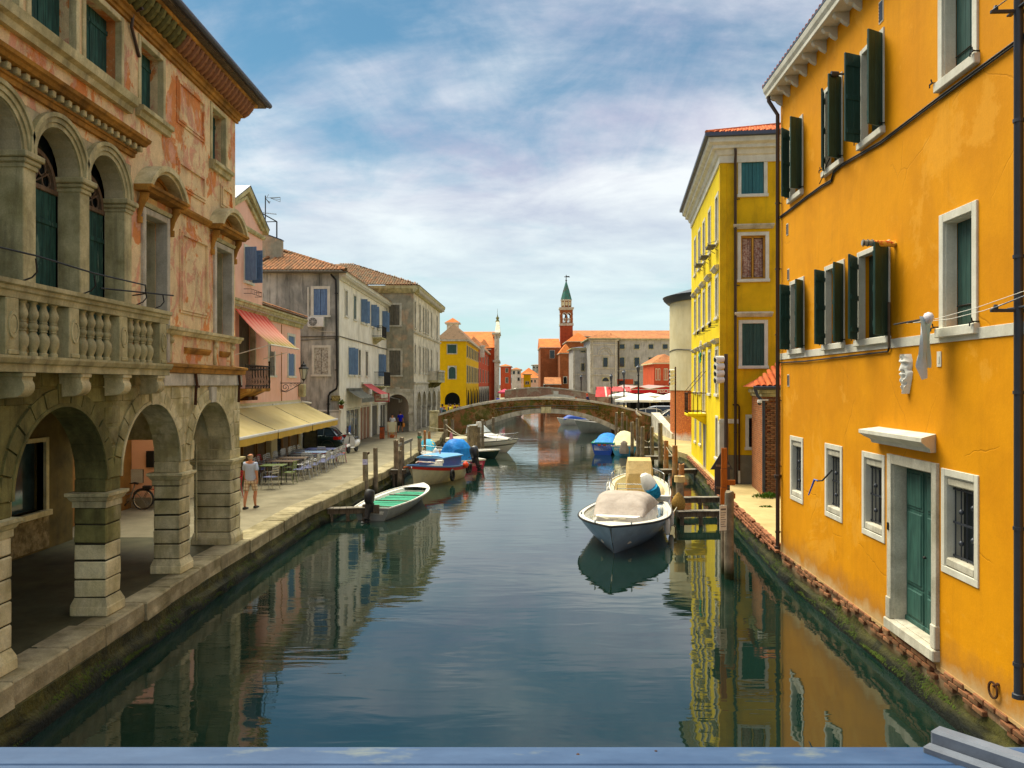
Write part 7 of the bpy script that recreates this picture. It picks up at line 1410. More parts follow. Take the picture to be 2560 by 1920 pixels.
for px, Y, a, b, r, lab in ((1594,82,985,999,2.35, 'large white parasol over the parked cars'), (1680,80,981,998,1.9, 'white parasol beside the brown lamp pole'), (1560,97,980,988,1.9, 'farther white parasol below the red awnings'), (1625,97,982,989,1.9, 'farther white parasol below the market sign')): parasol(lab, px, Y, a, b, r, wc, 'white market parasols')
rp = paint('rose_parasol_canvas', 'D8486A',.8)
for px, Y, lab in ((1262,128, 'left rose parasol on the far left quay'), (1277,134, 'right rose parasol on the far left quay')): parasol(lab, px, Y,972,980,1.15, rp, 'rose parasols on the far quay')
parasol('small white parasol behind the rose parasols',1288,142,970,976,1.1, wc, 'far quay parasols')
def lamppost(label, px, Y, ytop, arms=1, s=1.):
    t_ = thing('street_lamp', label, 'street lamp', at(px, Y, ZQ),0, 'street lamps on the right bank'); h = zat(ytop, Y) - ZQ; mb = MB(); mb.lathe([(.16,0), (.16,.3), (.09,.5), (.07, h - 1.1), (.12, h - 1.0), (.05, h - .85)],8); mb.build('post', M['iron'], t_)
    mb = MB(); mb.lathe([(.08, h - .85), (.2, h - .25), (.25, h - .2), (.1, h - .05), (.02, h + .1)],6); mb.build('lantern', M['pipe_grey'], t_); return t_
for a in ((1528,92,936,1), (1596,78,913,1), (1453,118,938,1), (1560,84,926,1)): lamppost({1528: 'street lamp between the red awning and the parasols',1596: 'tall street lamp rising behind the large parasol',1453: 'far slim street lamp before the grey palazzo',1560: 'dark lamp pole carrying round spotlights by the market'}[a[0]], *a)
def spots(parent, x, y, zs, s=1., sd=-1):
    for i, z_ in enumerate(zs):
        mb = MB(); mb.tube([(x, y, z_), (x + sd * .12 * s, y, z_), (x + sd * .12 * s, y - .02, z_)],.03 * s,5); mb.tube([(x + sd * .10 * s, y + .02 * s, z_), (x + sd * .44 * s, y - .05 * s, z_ - .03)], [.12 * s,.15 * s],10); mb.build('spotlight', M['white_rough'], parent, smooth=50)
        mb = MB(); mb.tube([(x + sd * .438 * s, y - .05 * s, z_ - .03), (x + sd * .446 * s, y - .052 * s, z_ - .03)],.11 * s,10); mb.build('lens', M['glass'], parent)
lp = thing('floodlight_pole', 'rust brown pole with a stack of white spotlights by the round house', 'pole', at(1688.5,47.2, ZQ)); hp = zat(917,47.2) - ZQ; mb = MB(); mb.tube([(0,0,0), (0,0, hp)],.042,8); mb.build('pole', M['rust'], lp)
spots(lp,0,0, [zat(q,47.2) - ZQ for q in (927,936.5,947,957)],.8)
lp2 = thing('corner_floodlight_pole', 'tall brown pole with four white spotlights at the yellow corner', 'pole', at(1815,31.1, ZQ)); mb = MB(); mb.tube([(0,0,0), (0,0, zat(885,31.1) - ZQ)],.075,8); mb.build('pole', M['pipe'], lp2)
spots(lp2,0,-.02, [zat(q,31) - ZQ for q in (897,915,932,949)],1.0)
ant = thing('roof_aerial', 'thin tv aerial above the orange house roof', 'antenna', (6.4 + 2.2,17.5,13.2)); mb = MB(); mb.tube([(0,0,0), (0,0,1.4)],.02,5); [mb.tube([(-.35 + .15 * k,-.2,1.2 + .06 * k), (-.35 + .15 * k,.2,1.2 + .06 * k)],.01,4) for k in range(5)]; mb.tube([(-.4,0,1.18), (.35,0,1.48)],.012,4); mb.build('mast', M['iron'], ant)
M['gel'] = paint('white_gelcoat_hull', 'E4E0D2',.25,0,.05, dirt=.2); M['gel_blue'] = paint('grey_blue_hull', '86A0BA',.22,0,.1, dirt=.15); M['gel_cream'] = paint('cream_gelcoat', 'DCD2AC',.35,0,.05, dirt=.2); M['rubber'] = paint('black_rubber', '1A1A1A',.6)
M['grey_canvas'] = mat('taupe_boat_canvas', 'B4A89C', '94887C',.45,1.8,.4, rough=.85, var=.1, fine=.04, bump=.7, bd=.05, fsc=7); M['cream_canvas'] = mat('sand_boat_canvas', 'D0B47C', 'B89A62',.45,2,.4, rough=.85, var=.08, bump=.7, bd=.04, fsc=8); M['rope'] = mat('pale_rope', 'C8C0A4', None, bump=.3, fsc=80)
M['blue_tarp'] = mat('bright_blue_tarp', '1E86D8', '1870C0',.5,2.5,.3, rough=.5, var=.15, bump=.9, bd=.06, fsc=7); M['chrome'] = paint('steel_rail', 'B8B8B4',.25,.9,.05)
def station(t, L, B, s0, s1, d, tw, rake, pb):
    b = B / 2 * ((tw + (1 - tw) * sin(min(1, t / .4) * pi / 2)) if t < .4 else max(0.,1 - ((t - .4) / .6) ** pb)); zs = s0 + (s1 - s0) * t ** 2.2; rows = []
    for j in range(7):
        q = j / 6; y = b * (q ** (.45 + .75 * t * t) if q else 0); z = -d * (1 - .6 * t ** 3) + (zs + d * (1 - .6 * t ** 3)) * (q ** (1.7 - .7 * t)); x = -L / 2 + L * t - rake * (t ** 5) * (1 - q) ** 1.2; rows.append((x, y, z))
    return rows
def hull(parent, L, B, s0, s1, d=.35, tw=.8, rake=.7, pb=2.2, m=None, mi=None, mg=None, floor=.15, side=.12, fore=.75, mf=None, strake=None, gr=.035, aft=0.):
    N = 16; T = [k / N for k in range(N)] + [.97,.995]; st = [station(t, L, B, s0, s1, d, tw, rake, pb) for t in T]
    mb = MB(); mb.loft([[p for p in reversed(s)] + [(x,-y, z) for x, y, z in s[1:]] for s in st]); i0 = mb.P(*([p for p in reversed(st[0])] + [(x,-y, z) for x, y, z in st[0][1:]])); mb.F(*range(i0, i0 + 13)); mb.build('hull', m, parent, smooth=50)
    if strake:
        mb = MB()
        for s in (1,-1): mb.loft([[(q[5][0] + .01, s * (q[5][1] + (q[6][1] - q[5][1]) * .2 + .012), q[5][2] + (q[6][2] - q[5][2]) * .2), (q[6][0] + .01, s * (q[6][1] + .014), q[6][2])] for q in st])
        mb.build('sheer_strake', strake, parent, smooth=50, norm=False)
    g = [s[6] for s in st]; mb = MB()
    mb.tube([(x, y, z + .01) for x, y, z in g] + [(x,-y, z + .01) for x, y, z in reversed(g)] + [g[0]], gr,6); mb.build('gunwale', mg, parent, smooth=60)
    def yat(s_, zq):
        for p, q in zip(s_, s_[1:]):
            if p[2] <= zq <= q[2] and q[2] > p[2]: return p[1] + (q[1] - p[1]) * (zq - p[2]) / (q[2] - p[2])
        return 0
    inn = [((x, max(0, y - side), z - .02), (x, max(0, min(y - side - .03, yat(sq, z - .10) - .05)), z - .10 if t < fore else z - .05), (x, max(0, min(y - side - .08, yat(sq, floor) - .06)), floor)) for t, (x, y, z), sq in zip(T, g, st)]
    inn = [q for t, q in zip(T, inn) if q[0][1] > .0 and t <= fore + .01]
    mb = MB()
    for s in (1,-1): mb.loft([[(g_[0], s * g_[1], g_[2]), (q[0][0], s * q[0][1], q[0][2]), (q[1][0], s * q[1][1], q[1][2]), (q[2][0], s * q[2][1], q[2][2])] for g_, q in zip(g, inn)])
    mb.loft([[(q[2][0], q[2][1], q[2][2]), (q[2][0],-q[2][1], q[2][2])] for q in inn]); q = inn[0]; mb.poly([(q[1][0], q[1][1], q[1][2]), (q[1][0],-q[1][1], q[1][2]), (q[2][0],-q[2][1], q[2][2]), (q[2][0], q[2][1], q[2][2])]); q = inn[-1]; mb.poly([(q[1][0], q[1][1], q[1][2]), (q[1][0],-q[1][1], q[1][2]), (q[2][0],-q[2][1], q[2][2]), (q[2][0], q[2][1], q[2][2])])
    mb.build('interior', mi, parent, smooth=35)
    fd = [gg for t, gg in zip(T, g) if t >= fore - .07]; mb = MB(); mb.loft([[(x, y, z), (x, y * .5, z + .03), (x,0, z + .045), (x,-y * .5, z + .03), (x,-y, z)] for x, y, z in fd]); mb.build('foredeck', mf or mi, parent, smooth=50, norm=False)
    if aft: x, y, z = g[0]; mb = MB(); mb.box(x - .01, x + aft,-y + .02, y - .02, z - .08, z + .02,.01); mb.build('stern_deck', mf or mi, parent)
    return st, g
def outboard(parent, x, z, s=1., m=None, tilt=0., leg=True):
    T = Matrix.Translation((x,0, z)) @ Matrix.Rotation(tilt,4, 'Y'); m = m or M['rubber']
    mb = TB(T); mb.loft([[(cx + w_ * cos(a) * 1.25 * s, w_ * sin(a) * .85 * s, zz * s) for a in [2 * pi * k / 12 for k in range(12)]] for cx, w_, zz in ((-.22,.10,.0), (-.22,.17,.08), (-.23,.20,.25), (-.24,.19,.42), (-.22,.15,.50), (-.2,.05,.53))], close=True); o = mb.build('outboard_motor', m, parent, smooth=50)
    if leg: mb = TB(T); mb.hexa([(-.26,-.05,-.75), (-.12,-.05,-.75), (-.12,.05,-.75), (-.26,.05,-.75)], [(-.34,-.08,.05), (-.08,-.08,.05), (-.08,.08,.05), (-.34,.08,.05)]); mb.box(-.42,-.08,-.09,.09,-.52,-.49); mb.tube([(-.34,0,-.66), (-.05,0,-.66)],.055,8); mb.box(-.1,.06,-.1,.1,-.2,.12); mb.tube([(-.05,0,.2), (.32,.03,.26)],.018,5); [mb.poly([(-.36,0,-.66), (-.38,.13 * cos(a),-.66 + .13 * sin(a)), (-.34,.13 * cos(a + .6),-.66 + .13 * sin(a + .6))]) for a in (0,2.1,4.2)]; mb.build('motor_leg', M['rubber'], o)
    return o
def boat(name, label, bow, stern, z=0, cat='boat', group=None):
    b, s = V(bow[:2]), V(stern[:2]); c = (b + s) / 2; a = atan2(b.y - s.y, b.x - s.x); return thing(name, label, cat, (c.x, c.y, z), a, group), (b - s).length
def fender(parent, p, r=.08, l=.4, m=None): mb = MB(); mb.lathe([(.02, l + .04), (r * .6, l), (r, l - .07), (r,.07), (r * .6,0), (.01,-.02)],9, p); mb.tube([(p[0], p[1], p[2] + l), (p[0], p[1], p[2] + l + .2)],.01,4); mb.build('fender', m or M['gel_blue'], parent, smooth=60)
t, L = boat('motorboat', 'large motorboat with blue grey hull and taupe canvas cover, bow towards the bridge', (2.62,21.3), (4.2,27.5))
st, g = hull(t, L,2.8,.64,.88,.35,.82,1.05,2.3, M['gel_blue'], M['gel'], M['rubber'],.22,.17,.86, M['gel'], gr=.03)
mb = MB(); gg = [(x, y - .02, z + .035) for x, y, z in g]
for s in (1,-1): mb.loft([[(x, s * y, z), (x, s * max(0, y - .14), z + .02)] for x, y, z in gg])
mb.build('deck_rim', M['gel'], t, smooth=50, norm=False)
def canopy(parent, x0, x1, hw0, hw1, z0, zt, m, name='canvas_cover', sag=.02, n=10, asym=.55, sq=3.):
    rows = []
    for i in range(n + 1):
        q = i / n; x = x0 + (x1 - x0) * q; prof = (sin(pi * min(1, q / asym) / 2) if q < asym else cos(pi / 2 * ((q - asym) / (1 - asym)) ** 1.6)); w_ = hw0 + (hw1 - hw0) * q; row = []
        for k in range(13):
            a = pi * k / 12; cx = cos(a); sy = abs(cx) ** (2 / sq) * (1 if cx >= 0 else -1); sz = sin(a) ** (2 / sq); row.append((x,-w_ * sy, z0 + (zt - z0) * max(.0, prof) * sz + sag * sin(k * 2 + i * 1.3) * sz * .5))
        rows.append(row)
    mb = MB(); mb.loft(rows); i0 = mb.P(*rows[0]); mb.F(*range(i0, i0 + 13)); i0 = mb.P(*rows[-1]); mb.F(*range(i0, i0 + 13)); return mb.build(name, m, parent, smooth=50)
mb = MB(); mb.loft([[(x, w_ * c, z) for c, z in ((-1,.50), (-.97,.80), (-.9,.92), (.9,.92), (.97,.80), (1,.50))] for x, w_ in ((-1.4,.95), (.0,.93), (1.2,.78), (1.75,.62))]); i0 = mb.P(*[(1.75,.62 * c, z) for c, z in ((-1,.50), (-.97,.80), (-.9,.92), (.9,.92), (.97,.80), (1,.50))]); mb.F(*range(i0, i0 + 6)); mb.build('cuddy_cover', mat('pale_vinyl_cover', 'D8D4CC', None, rough=.6, bump=.2), t, smooth=30)
canopy(t,-1.55,1.45,.98,.72,.90,1.42, M['grey_canvas'], asym=.45, sq=3.4)
mb = MB(); mb.box(-2.95,-2.35,-.95,-.2,.25,.58,.04); mb.box(-2.95,-2.35,.1,.95,.25,.58,.04); mb.build('stern_seat', M['gel_blue'], t)
mb = MB(); mb.box(-3.0,-2.6,-.98,.98,.50,.60,.03); mb.build('stern_bench', M['gel'], t)
fd = mb = MB(); mb.tube([(2.45,.0,.93), (2.2,.3,.95), (2.0,.05,.94), (2.2,-.3,.95), (2.35,-.15,.96), (1.95,-.5,.95), (2.0,-.75,.94)],.014,5); mb.build('mooring_rope', M['rope'], t)
for x, y in ((2.55,.5), (2.55,-.5), (1.2,1.1), (1.2,-1.1)): mb = MB(); mb.tube([(x - .09, y,.93), (x + .09, y,.93)],.014,5); mb.box(x - .03, x + .03, y - .02, y + .02,.87,.93); mb.build('cleat', M['chrome'], t)
fender(t, (.2,1.32,.2),.09,.5, M['white_rough']); fender(t, (-1.6,1.34,.15),.09,.5, M['white_rough'])
t, L = boat('console_boat', 'cream open boat with a tall sand coloured console cover and steel bow rail', (5.45,35.4), (4.72,28.9))
st, g = hull(t, L,2.3,.62,.80,.3,.86,.5,2.8, M['gel'], M['gel_cream'], M['gel'],.2,.2,.9, M['gel'], gr=.04, aft=.45)
mb = MB(); mb.box(-2.95,-1.9,-.95,-.35,.2,.50,.04); mb.box(-2.95,-1.9,.35,.95,.2,.50,.04); mb.build('side_seat', M['gel_cream'], t)
mb = MB(); mb.loft([[(x, w_ * c, z * zz) for c, zz in ((-1,.18), (-.98,.8), (-.85,1), (.85,1), (.98,.8), (1,.18))] for x, w_, z in ((-1.5,.50,1.25), (-1.2,.52,1.72), (-.5,.52,1.80), (-.1,.45,1.55), (.2,.45,.95), (.5,.42,.85))]); r_ = [(-1.5,.50 * c,1.25 * zz) for c, zz in ((-1,.18), (-.98,.8), (-.85,1), (.85,1), (.98,.8), (1,.18))]; i0 = mb.P(*r_); mb.F(*range(i0, i0 + 6)); mb.build('console_cover', M['cream_canvas'], t, smooth=25)
mb = MB(); mb.tube([(-3.1,-.5,.66), (-3.1,-.5,1.05), (-3.1,.9,1.05), (-3.1,.9,.66)],.02,6); mb.tube([(-3.1,-.5,.88), (-3.1,.9,.88)],.015,5)
for s in (1,-1): gx = [(x, s * (y - .07), z + .38) for x, y, z in g[9:]]; mb.tube([(gx[0][0], gx[0][1], gx[0][2] - .36)] + gx,.018,6); [mb.tube([(x, s * (y - .05), z), (x, s * (y - .07), z + .38)],.014,5) for x, y, z in g[9:17:2]]
for s in (1,-1): gx = [(x, s * (y - .03), z + .3) for x, y, z in g[1:7]]; mb.tube([(gx[0][0], gx[0][1], gx[0][2] - .3)] + gx + [(gx[-1][0], gx[-1][1], gx[-1][2] - .3)],.016,5)
mb.build('steel_rail', M['chrome'], t, smooth=60)
mb = MB(); mb.box(-3.26,-3.18,-.2,-.04,.3,.52,.02); mb.ring(0,0,0,0,0,0,0,1,1) if 0 else mb.box(-3.16,-2.85,.1,.8,.60,.66,.02); mb.build('stern_hatch', M['gel'], t)
for q in (-2.2,-.8,.6): fender(t, (q,1.2,.22),.08,.42, M['white_rough'])
mb = MB(); ax = [(-3.25,-.35,.70), (-3.45,-.32,.92), (-3.52,-.2,1.15), (-3.42,-.1,1.38)]; mb.tube(ax, [.24,.27,.27,.2],12); mb.lathe([(.2,0), (.15,.1), (.001,.15)],12, (-3.42,-.1,1.36)); mt = mb.build('motor_cover', M['white_rough'], t, smooth=60)
mb = MB(); mb.tube([(-3.37,-.42,.72), (-3.56,-.36,.90), (-3.64,-.28,1.02)], [.24,.27,.26],12, flat=.8); mb.build('towel', mat('blue_towel', '2E9CC8', '1E7CA8',.5,9,.1, bump=.5), mt, smooth=60)
mb = MB(); mb.hexa([(-3.5,-.40,-.3), (-3.36,-.40,-.3), (-3.36,-.26,-.3), (-3.5,-.26,-.3)], [(-3.5,-.42,.65), (-3.2,-.42,.65), (-3.2,-.22,.65), (-3.5,-.22,.65)]); mb.build('motor_leg', M['pipe_grey'], mt)
t, L = boat('workboat', 'long grey open boat with bright green floorboards and tilted black outboard', (-3.72,33.6), (-4.85,27.5))
st, g = hull(t, L,1.75,.42,.52,.2,.72,.25,3.0, paint('grey_hull_paint', '8A908C',.45,0,.1, dirt=.3), M['white_rough'], M['white_rough'],.22,.13,.86, M['white_rough'], gr=.03)
gp_ = mat('green_board_paint', '3CA07C', '2C8464',.5,2,.3, rough=.6, var=.1, bump=.2)
for k in range(11):
    x = -L / 2 + .3 + k * .43; b = next((y for (X, y, z) in g if X >= x),.5) - .17; mb = MB(); mb.box(x, x + (.36 if k % 3 else .30),-b, b,.30,.335,.008); mb.build('floorboard', gp_, t)
for k in range(3): x = -2.3 + k * 1.5; mb = MB(); mb.box(x, x + .05,-.7,.7,.33,.37); mb.build('thwart', M['pile'], t)
outboard(t,-L / 2 - .05,.50,1.0, None, R(22)); mb = MB(); mb.box(-L / 2 - .05,-L / 2 + .02,-.3,.3,.25,.55); mb.build('motor_bracket', M['pile'], t)
t, L = boat('fishing_boat', 'beige wooden boat with red strake, blue cabin roof and hanging tyre', (-4.55,36.0), (-2.95,40.6))
st, g = hull(t, L,2.1,.70,1.02,.3,.75,.35,2.6, paint('beige_wood_hull', 'CFC6A4',.5,0,.08, dirt=.25), M['white_rough'], paint('blue_gunwale', '4A78A8',.5),.3,.14,.8, paint('red_deck', 'B8321E',.5, dirt=.2), strake=paint('red_strake_paint', 'C8281C',.45, dirt=.1), gr=.045)
mb = MB(); mb.loft([[(x, w_ * c, z) for c, z in ((-1,.7), (-1, zz), (-.6, zz + .07), (.6, zz + .07), (1, zz), (1,.7))] for x, w_, zz in ((-1.7,.72,1.18), (-.4,.75,1.22), (.35,.62,1.20))]); mb.build('cabin', paint('deep_blue_cabin', '2850A0',.45, dirt=.1), t, smooth=20)
mb = MB(); mb.loft([[(x, w_ * c, z) for c, z in ((-1, zz + .01), (-.6, zz + .085), (.6, zz + .085), (1, zz + .01), (1, zz - .04), (-1, zz - .04))] for x, w_, zz in ((-1.78,.8,1.18), (-.4,.83,1.23), (.42,.70,1.21))], close=True); mb.build('cabin_roof', paint('sky_blue_roof', '5A9ACC',.45, dirt=.1), t, smooth=20)
mb = MB(); mb.tube([(-.2 + .20 * cos(a) * 0 - .1,1.13 + .0,.44) for a in (0,)] + [(-.1,1.13,.44)],.01,4) if 0 else mb.tube([(.3 + .17 * cos(a),1.10,.40 + .23 * sin(a)) for a in [2 * pi * k / 16 for k in range(17)]],.065,8); mb.build('tyre_fender', M['rubber'], t, smooth=60)
for q in (-1.9,-2.2): mb = MB(); mb.tube([(q + .13 * cos(a),.98,.5 + .2 * sin(a)) for a in [2 * pi * k / 12 for k in range(13)]],.06,8); mb.build('tyre_fender', M['rubber'], t, smooth=60)
mb = MB(); mb.lathe([(.001,-.16), (.09,-.13), (.15,-.03), (.15,.04), (.09,.13), (.03,.17), (.001,.2)],12, (-1.25,1.13,.74)); mb.build('orange_buoy', paint('orange_buoy_plastic', 'F04A12',.4), t, smooth=60)
mb = MB(); mb.tube([(.9,-.5,1.0), (1.3,-.2,1.1), (.8,.1,1.03), (1.2,.4,1.08), (.7,.55,1.0)],.03,5); mb.tube([(.2,.3,1.28), (.7,-.2,1.33)],.025,5); mb.tube([(.2,-.3,1.28), (.7,.2,1.33)],.025,5); mb.box(.5,.8,.45,.75,.98,1.12); mb.build('deck_gear', M['white_rough'], t)
mb = MB(); mb.tube([(-.5,.1,1.25), (-.5,.1,1.5)],.03,5); mb.build('stub_mast', M['pile_orange'], t)
t, L = boat('tarp_boat', 'white and magenta boat with a bright blue tarp and black outboard', (-5.35,47.0), (-2.1,43.2))
st, g = hull(t, L,2.0,.55,.75,.3,.85,.5,2.3, paint('magenta_hull', 'A81C50',.35,0,.08), M['gel'], M['gel'],.25,.15,.55, M['gel'], gr=.05)
mb = MB(); rd = random.Random(5); rows = []
for i in range(9):
    q = i / 8; x = -1.6 + 1.6 * q; zt_ = .65 + 1.0 * sin(pi * min(1, q * 1.1 + .08)) ** .5; rows.append([(x + rd.uniform(-.02,.02), (.2 + .55 * abs(cos(a)) ** .8) * (1 if cos(a) > 0 else -1),.5 + (zt_ - .5) * sin(a) ** .7 + .03 * sin(a * 7 + i)) for a in [pi * k / 14 for k in range(15)]])
mb.loft(rows); [mb.F(*range(mb.P(*r_), mb.P() if 0 else len(mb.v))) for r_ in (rows[0], rows[-1])]; mb.build('tarpaulin', M['blue_tarp'], t, smooth=45)
outboard(t,-L / 2 - .05,.62,1.25, paint('black_motor_cowling', '22262C',.35), R(28))
mb = MB(); gx = [(x,-(y - .05), z + .35) for x, y, z in g[8:]]; mb.tube(gx,.016,5); gx = [(x, (y - .05), z + .35) for x, y, z in g[8:]]; mb.tube(gx,.016,5); [mb.tube([(x, s * (y - .03), z), (x, s * (y - .05), z + .35)],.012,4) for x, y, z in g[8::3] for s in (1,-1)]; mb.build('steel_rail', M['chrome'], t)
mb = MB(); mb.lathe([(.001,.0), (.2,.02), (.16,.25), (.06,.42), (.001,.45)],8, (.3,.5,.66)); mb.build('white_sack', M['white_rough'], t, smooth=60)
t, L = boat('cabin_cruiser', 'white cabin cruiser with dark side window and steel bow rail', (.45,54.6), (-4.4,56.8))
st, g = hull(t, L,2.25,.62,.95,.3,.9,1.0,2.3, M['gel'], M['gel'], M['rubber'],.3,.12,.42, M['gel'], gr=.03)
mb = MB(); mb.loft([[(x, w_ * c, z0 + (z1 - z0) * zz) for c, zz in ((-1,0), (-.86,.75), (-.6,1), (.6,1), (.86,.75), (1,0))] for x, w_, z0, z1 in ((-.6,.95,.72,1.35), (.3,.92,.74,1.28), (1.2,.68,.80,1.08), (2.0,.35,.88,.98))]); mb.build('cabin_top', M['gel'], t, smooth=40)
mb = MB(); mb.loft([[(x, s * w_, z) for s, z in ((-1, za), (-.75, zb), (.75, zb), (1, za))] for x, w_, za, zb in ((-.95,.88,1.3,1.85), (-.3,.86,1.34,1.80), (.25,.80,1.28,1.36))]); mb.build('windscreen', glassm('pale_screen_glass', '9CA09A',.15), t)
for s in (1,-1): mb = MB(); mb.poly([(-.4, s * .96,1.00), (1.1, s * .80,.98), (.3, s * .93,1.14), (-.4, s * .93,1.18)]); mb.build('side_window', M['glass'], t)
mb = MB()
for s in (1,-1): gx = [(x, s * (y - .06), z + .42) for x, y, z in g[8:]]; mb.tube([(g[7][0], s * g[7][1], g[7][2])] + gx,.02,5); [mb.tube([(x, s * (y - .04), z), (x + .1, s * (y - .06), z + .42)],.015,4) for x, y, z in g[9:17:3]]
mb.build('steel_rail', M['chrome'], t)
mb = MB()
for s in (1,-1): mb.loft([[(q[4][0], s * (q[4][1] + .012), q[4][2]), (q[5][0], s * (q[5][1] + .012), q[5][2] - .08)] for q in st])
mb.build('hull_stripe', paint('grey_hull_stripe', '8C8878',.4), t, norm=False)
mb = MB(); mb.box(-2.6,-1.3,-.9,.9,.5,.95,.08); mb.build('cockpit_seat', M['gel_cream'], t)
t, L = boat('dark_hull_boat', 'low open boat with white deck and dark green hull beside net-wrapped piles', (-.75,50.4), (-5.0,51.4))
hull(t, L,1.7,.42,.55,.25,.85,.4,2.4, paint('bottle_green_hull', '1E3A32',.4), M['gel'], M['gel'],.2,.13,.6, M['gel'], gr=.05)
t, L = boat('covered_dinghy', 'small dinghy under a turquoise cover with yellow spots by the left quay', (-5.1,48.6), (-5.45,51.6))
hull(t, L,1.3,.45,.55,.2,.8,.3,2.3, M['gel'], M['gel'], M['gel'],.25,.1,.8, M['gel'])
tt = NT('spotted_turquoise_cover'); vo = tt.n.new('ShaderNodeTexVoronoi'); vo.inputs['Scale'].default_value = 2.4; tt.l.new(tt.co, vo.inputs['Vector']); spm = tt.done(tt.mix(tt.ramp(vo.outputs['Distance'],.26,.28,1,0), hexc('2AA8C8'), hexc('E0C020')),.6)
canopy(t,-1.4,1.3,.6,.4,.45,1.25, spm, sag=.06)
t = thing('furled_parasol', 'faded rose cloth bundle tied upright beside the piles', 'parasol', at(1128,52.3,.4)); mb = MB(); mb.lathe([(.001,0), (.26,0), (.2,.35), (.14,.7), (.08,1.0), (.02,1.15)],9, sy=.8); mb.build('cloth', mat('rose_cloth', 'CC8C94', 'B87480',.5,4,.2, bump=.4, bd=.03, fsc=9), t, smooth=50)
t, L = boat('blue_green_boat', 'blue boat with green topsides and blue tarp moored on the right', (7.15,57.6), (6.0,52.9))
hull(t, L,1.55,.78,.95,.3,.95,.3,2.6, paint('royal_blue_hull', '1450B8',.4, dirt=.1), M['gel'], paint('green_rail', '1AA080',.5),.3,.1,.8, paint('green_deck', '18A488',.5), strake=paint('sea_green_strake', '1CAE8C',.45)); canopy(t,-1.9,1.6,.66,.5,.78,1.3, M['blue_tarp'], sag=.05)
for s in (-.22,.12): mb = MB(); mb.box(-L / 2 - .03,-L / 2 - .005, s, s + .2,.60,.72); mb.build('transom_port', M['tile_red'], t)
t, L = boat('cream_cover_boat', 'pale blue small boat under a creamy canvas with wrapped motor', (8.1,57.3), (7.35,52.4))
hull(t, L,1.9,.62,.75,.3,.85,.3,2.4, paint('pale_turquoise_hull', '4AA8CC',.4, dirt=.15), M['gel'], M['gel'],.3,.12,.8, M['gel']); canopy(t,-2.2,1.9,.84,.45,.62,1.45, mat('cream_boat_canvas', 'D6CCA4', 'C0B68A',.5,1.5,.3, rough=.8, bump=.4, bd=.03), sag=.1)
mb = MB(); mb.loft([[(-L / 2 - .2 + (.30 + .03 * sin(k * 2.3)) * rr * cos(a) * .6, (.30 + .03 * (k % 2)) * rr * sin(a), z) for k, a in enumerate([2 * pi * k / 16 for k in range(16)])] for rr, z in ((.9,.15), (1.1,.4), (.7,.7), (.75,.85), (.2,1.0))], close=True); mb.build('wrapped_motor', M['grey_canvas'], t, smooth=40)
t, L = boat('grey_launch', 'big pale grey launch moored just beyond the bridge arch', (6.0,76.5), (10.8,78.0))
hull(t, L,2.2,.9,1.25,.3,.85,.7,2.2, paint('pale_grey_hull', '9AA098',.4, dirt=.2), M['gel'], M['gel'],.4,.15,.6, M['gel'], gr=.05)
t, L = boat('blue_tarp_boat', 'small boat with blue tarp far under the bridge arch', (5.2,92), (8.8,92.5))
hull(t, L,1.8,.6,.8,.3,.85,.5,2.2, M['gel'], M['gel'], M['gel'],.4,.15,.6, M['gel']); canopy(t,-1.6,1.2,.8,.6,.6,1.15, paint('navy_blue_tarp', '12449C',.6), sag=.05)
PM = mat('pile_weathered', '9A8C74', '6E6250',.5,3,.3, var=.2, vsc=4, fine=.1, streak=.5, sc2='4E4636', bump=.7, bd=.02, low=(.25,.55, '2C3018',.3))
PO = mat('pile_rust_orange', 'A8865C', 'C87028',.38,1.8,.3, var=.2, vsc=4, streak=.4, bump=.7, bd=.02, low=(.25,.55, '2C3018',.3))
def pile(label, px, ytop, Y, wpx, m=None, lean=0, group=None, extra=None):
    r = wpx / 2 / FPX * Y; c = at(px, Y,0); h = zat(ytop, Y); t_ = thing('mooring_pile', label, 'mooring pile', c, random.uniform(0,3), group); rd = random.Random(int(px)); mb = MB(); rows = []; ph = rd.uniform(0,6)
    for i in range(9):
        q = i / 8; z = -1.2 + (h + 1.2) * q; rr = r * (1.06 - .14 * q); rows.append([(lean * q + rr * (1 + .07 * sin(3 * a + ph + q * 2)) * cos(a) + .015 * sin(q * 5 + ph), rr * (1 + .06 * sin(2 * a + ph)) * sin(a), z + (rd.uniform(-.03,.03) if i == 8 else 0)) for a in [2 * pi * k / 12 for k in range(12)]])
    mb.loft(rows, close=True); mb.build('shaft', m or PM, t_, smooth=50); return t_, c, h, r
L_P = [('left pile with a paper notice beside the green boat',914,1130,32.2,14), ('tall plain pile right of the one with the notice',939,1119.5,33.5,12), ('pile at the left jetty beside the red strake boat bow',990,1100,37.2,13), ('thicker pile standing just behind the left jetty',1005,1094,38.8,13), ('short post on the left jetty walkway',1000,1127,36.3,10), ('pile with green rope left of the magenta boat',1049,1080,46.5,10), ('brown pile left of the magenta boat',1062,1077,48.6,7), ('orange streaked pile near the spotted cover',1073,1080,53.5,7), ('thick grey pile beside the rose cloth bundle',1114,1050,57,11), ('left pile of the net-wrapped cluster',1173,1067,52,11), ('right pile of the net-wrapped cluster',1197,1060,52.4,10), ('dark pile behind the white bucket',1206,1050,54,8), ('thin pile before the left bridge abutment',1131,1048,60,9), ('pile at the cruiser stern near the bridge',1233,1044,62,8), ('slender pile beside the cruiser under the conduit',1213,1052,61,5)]
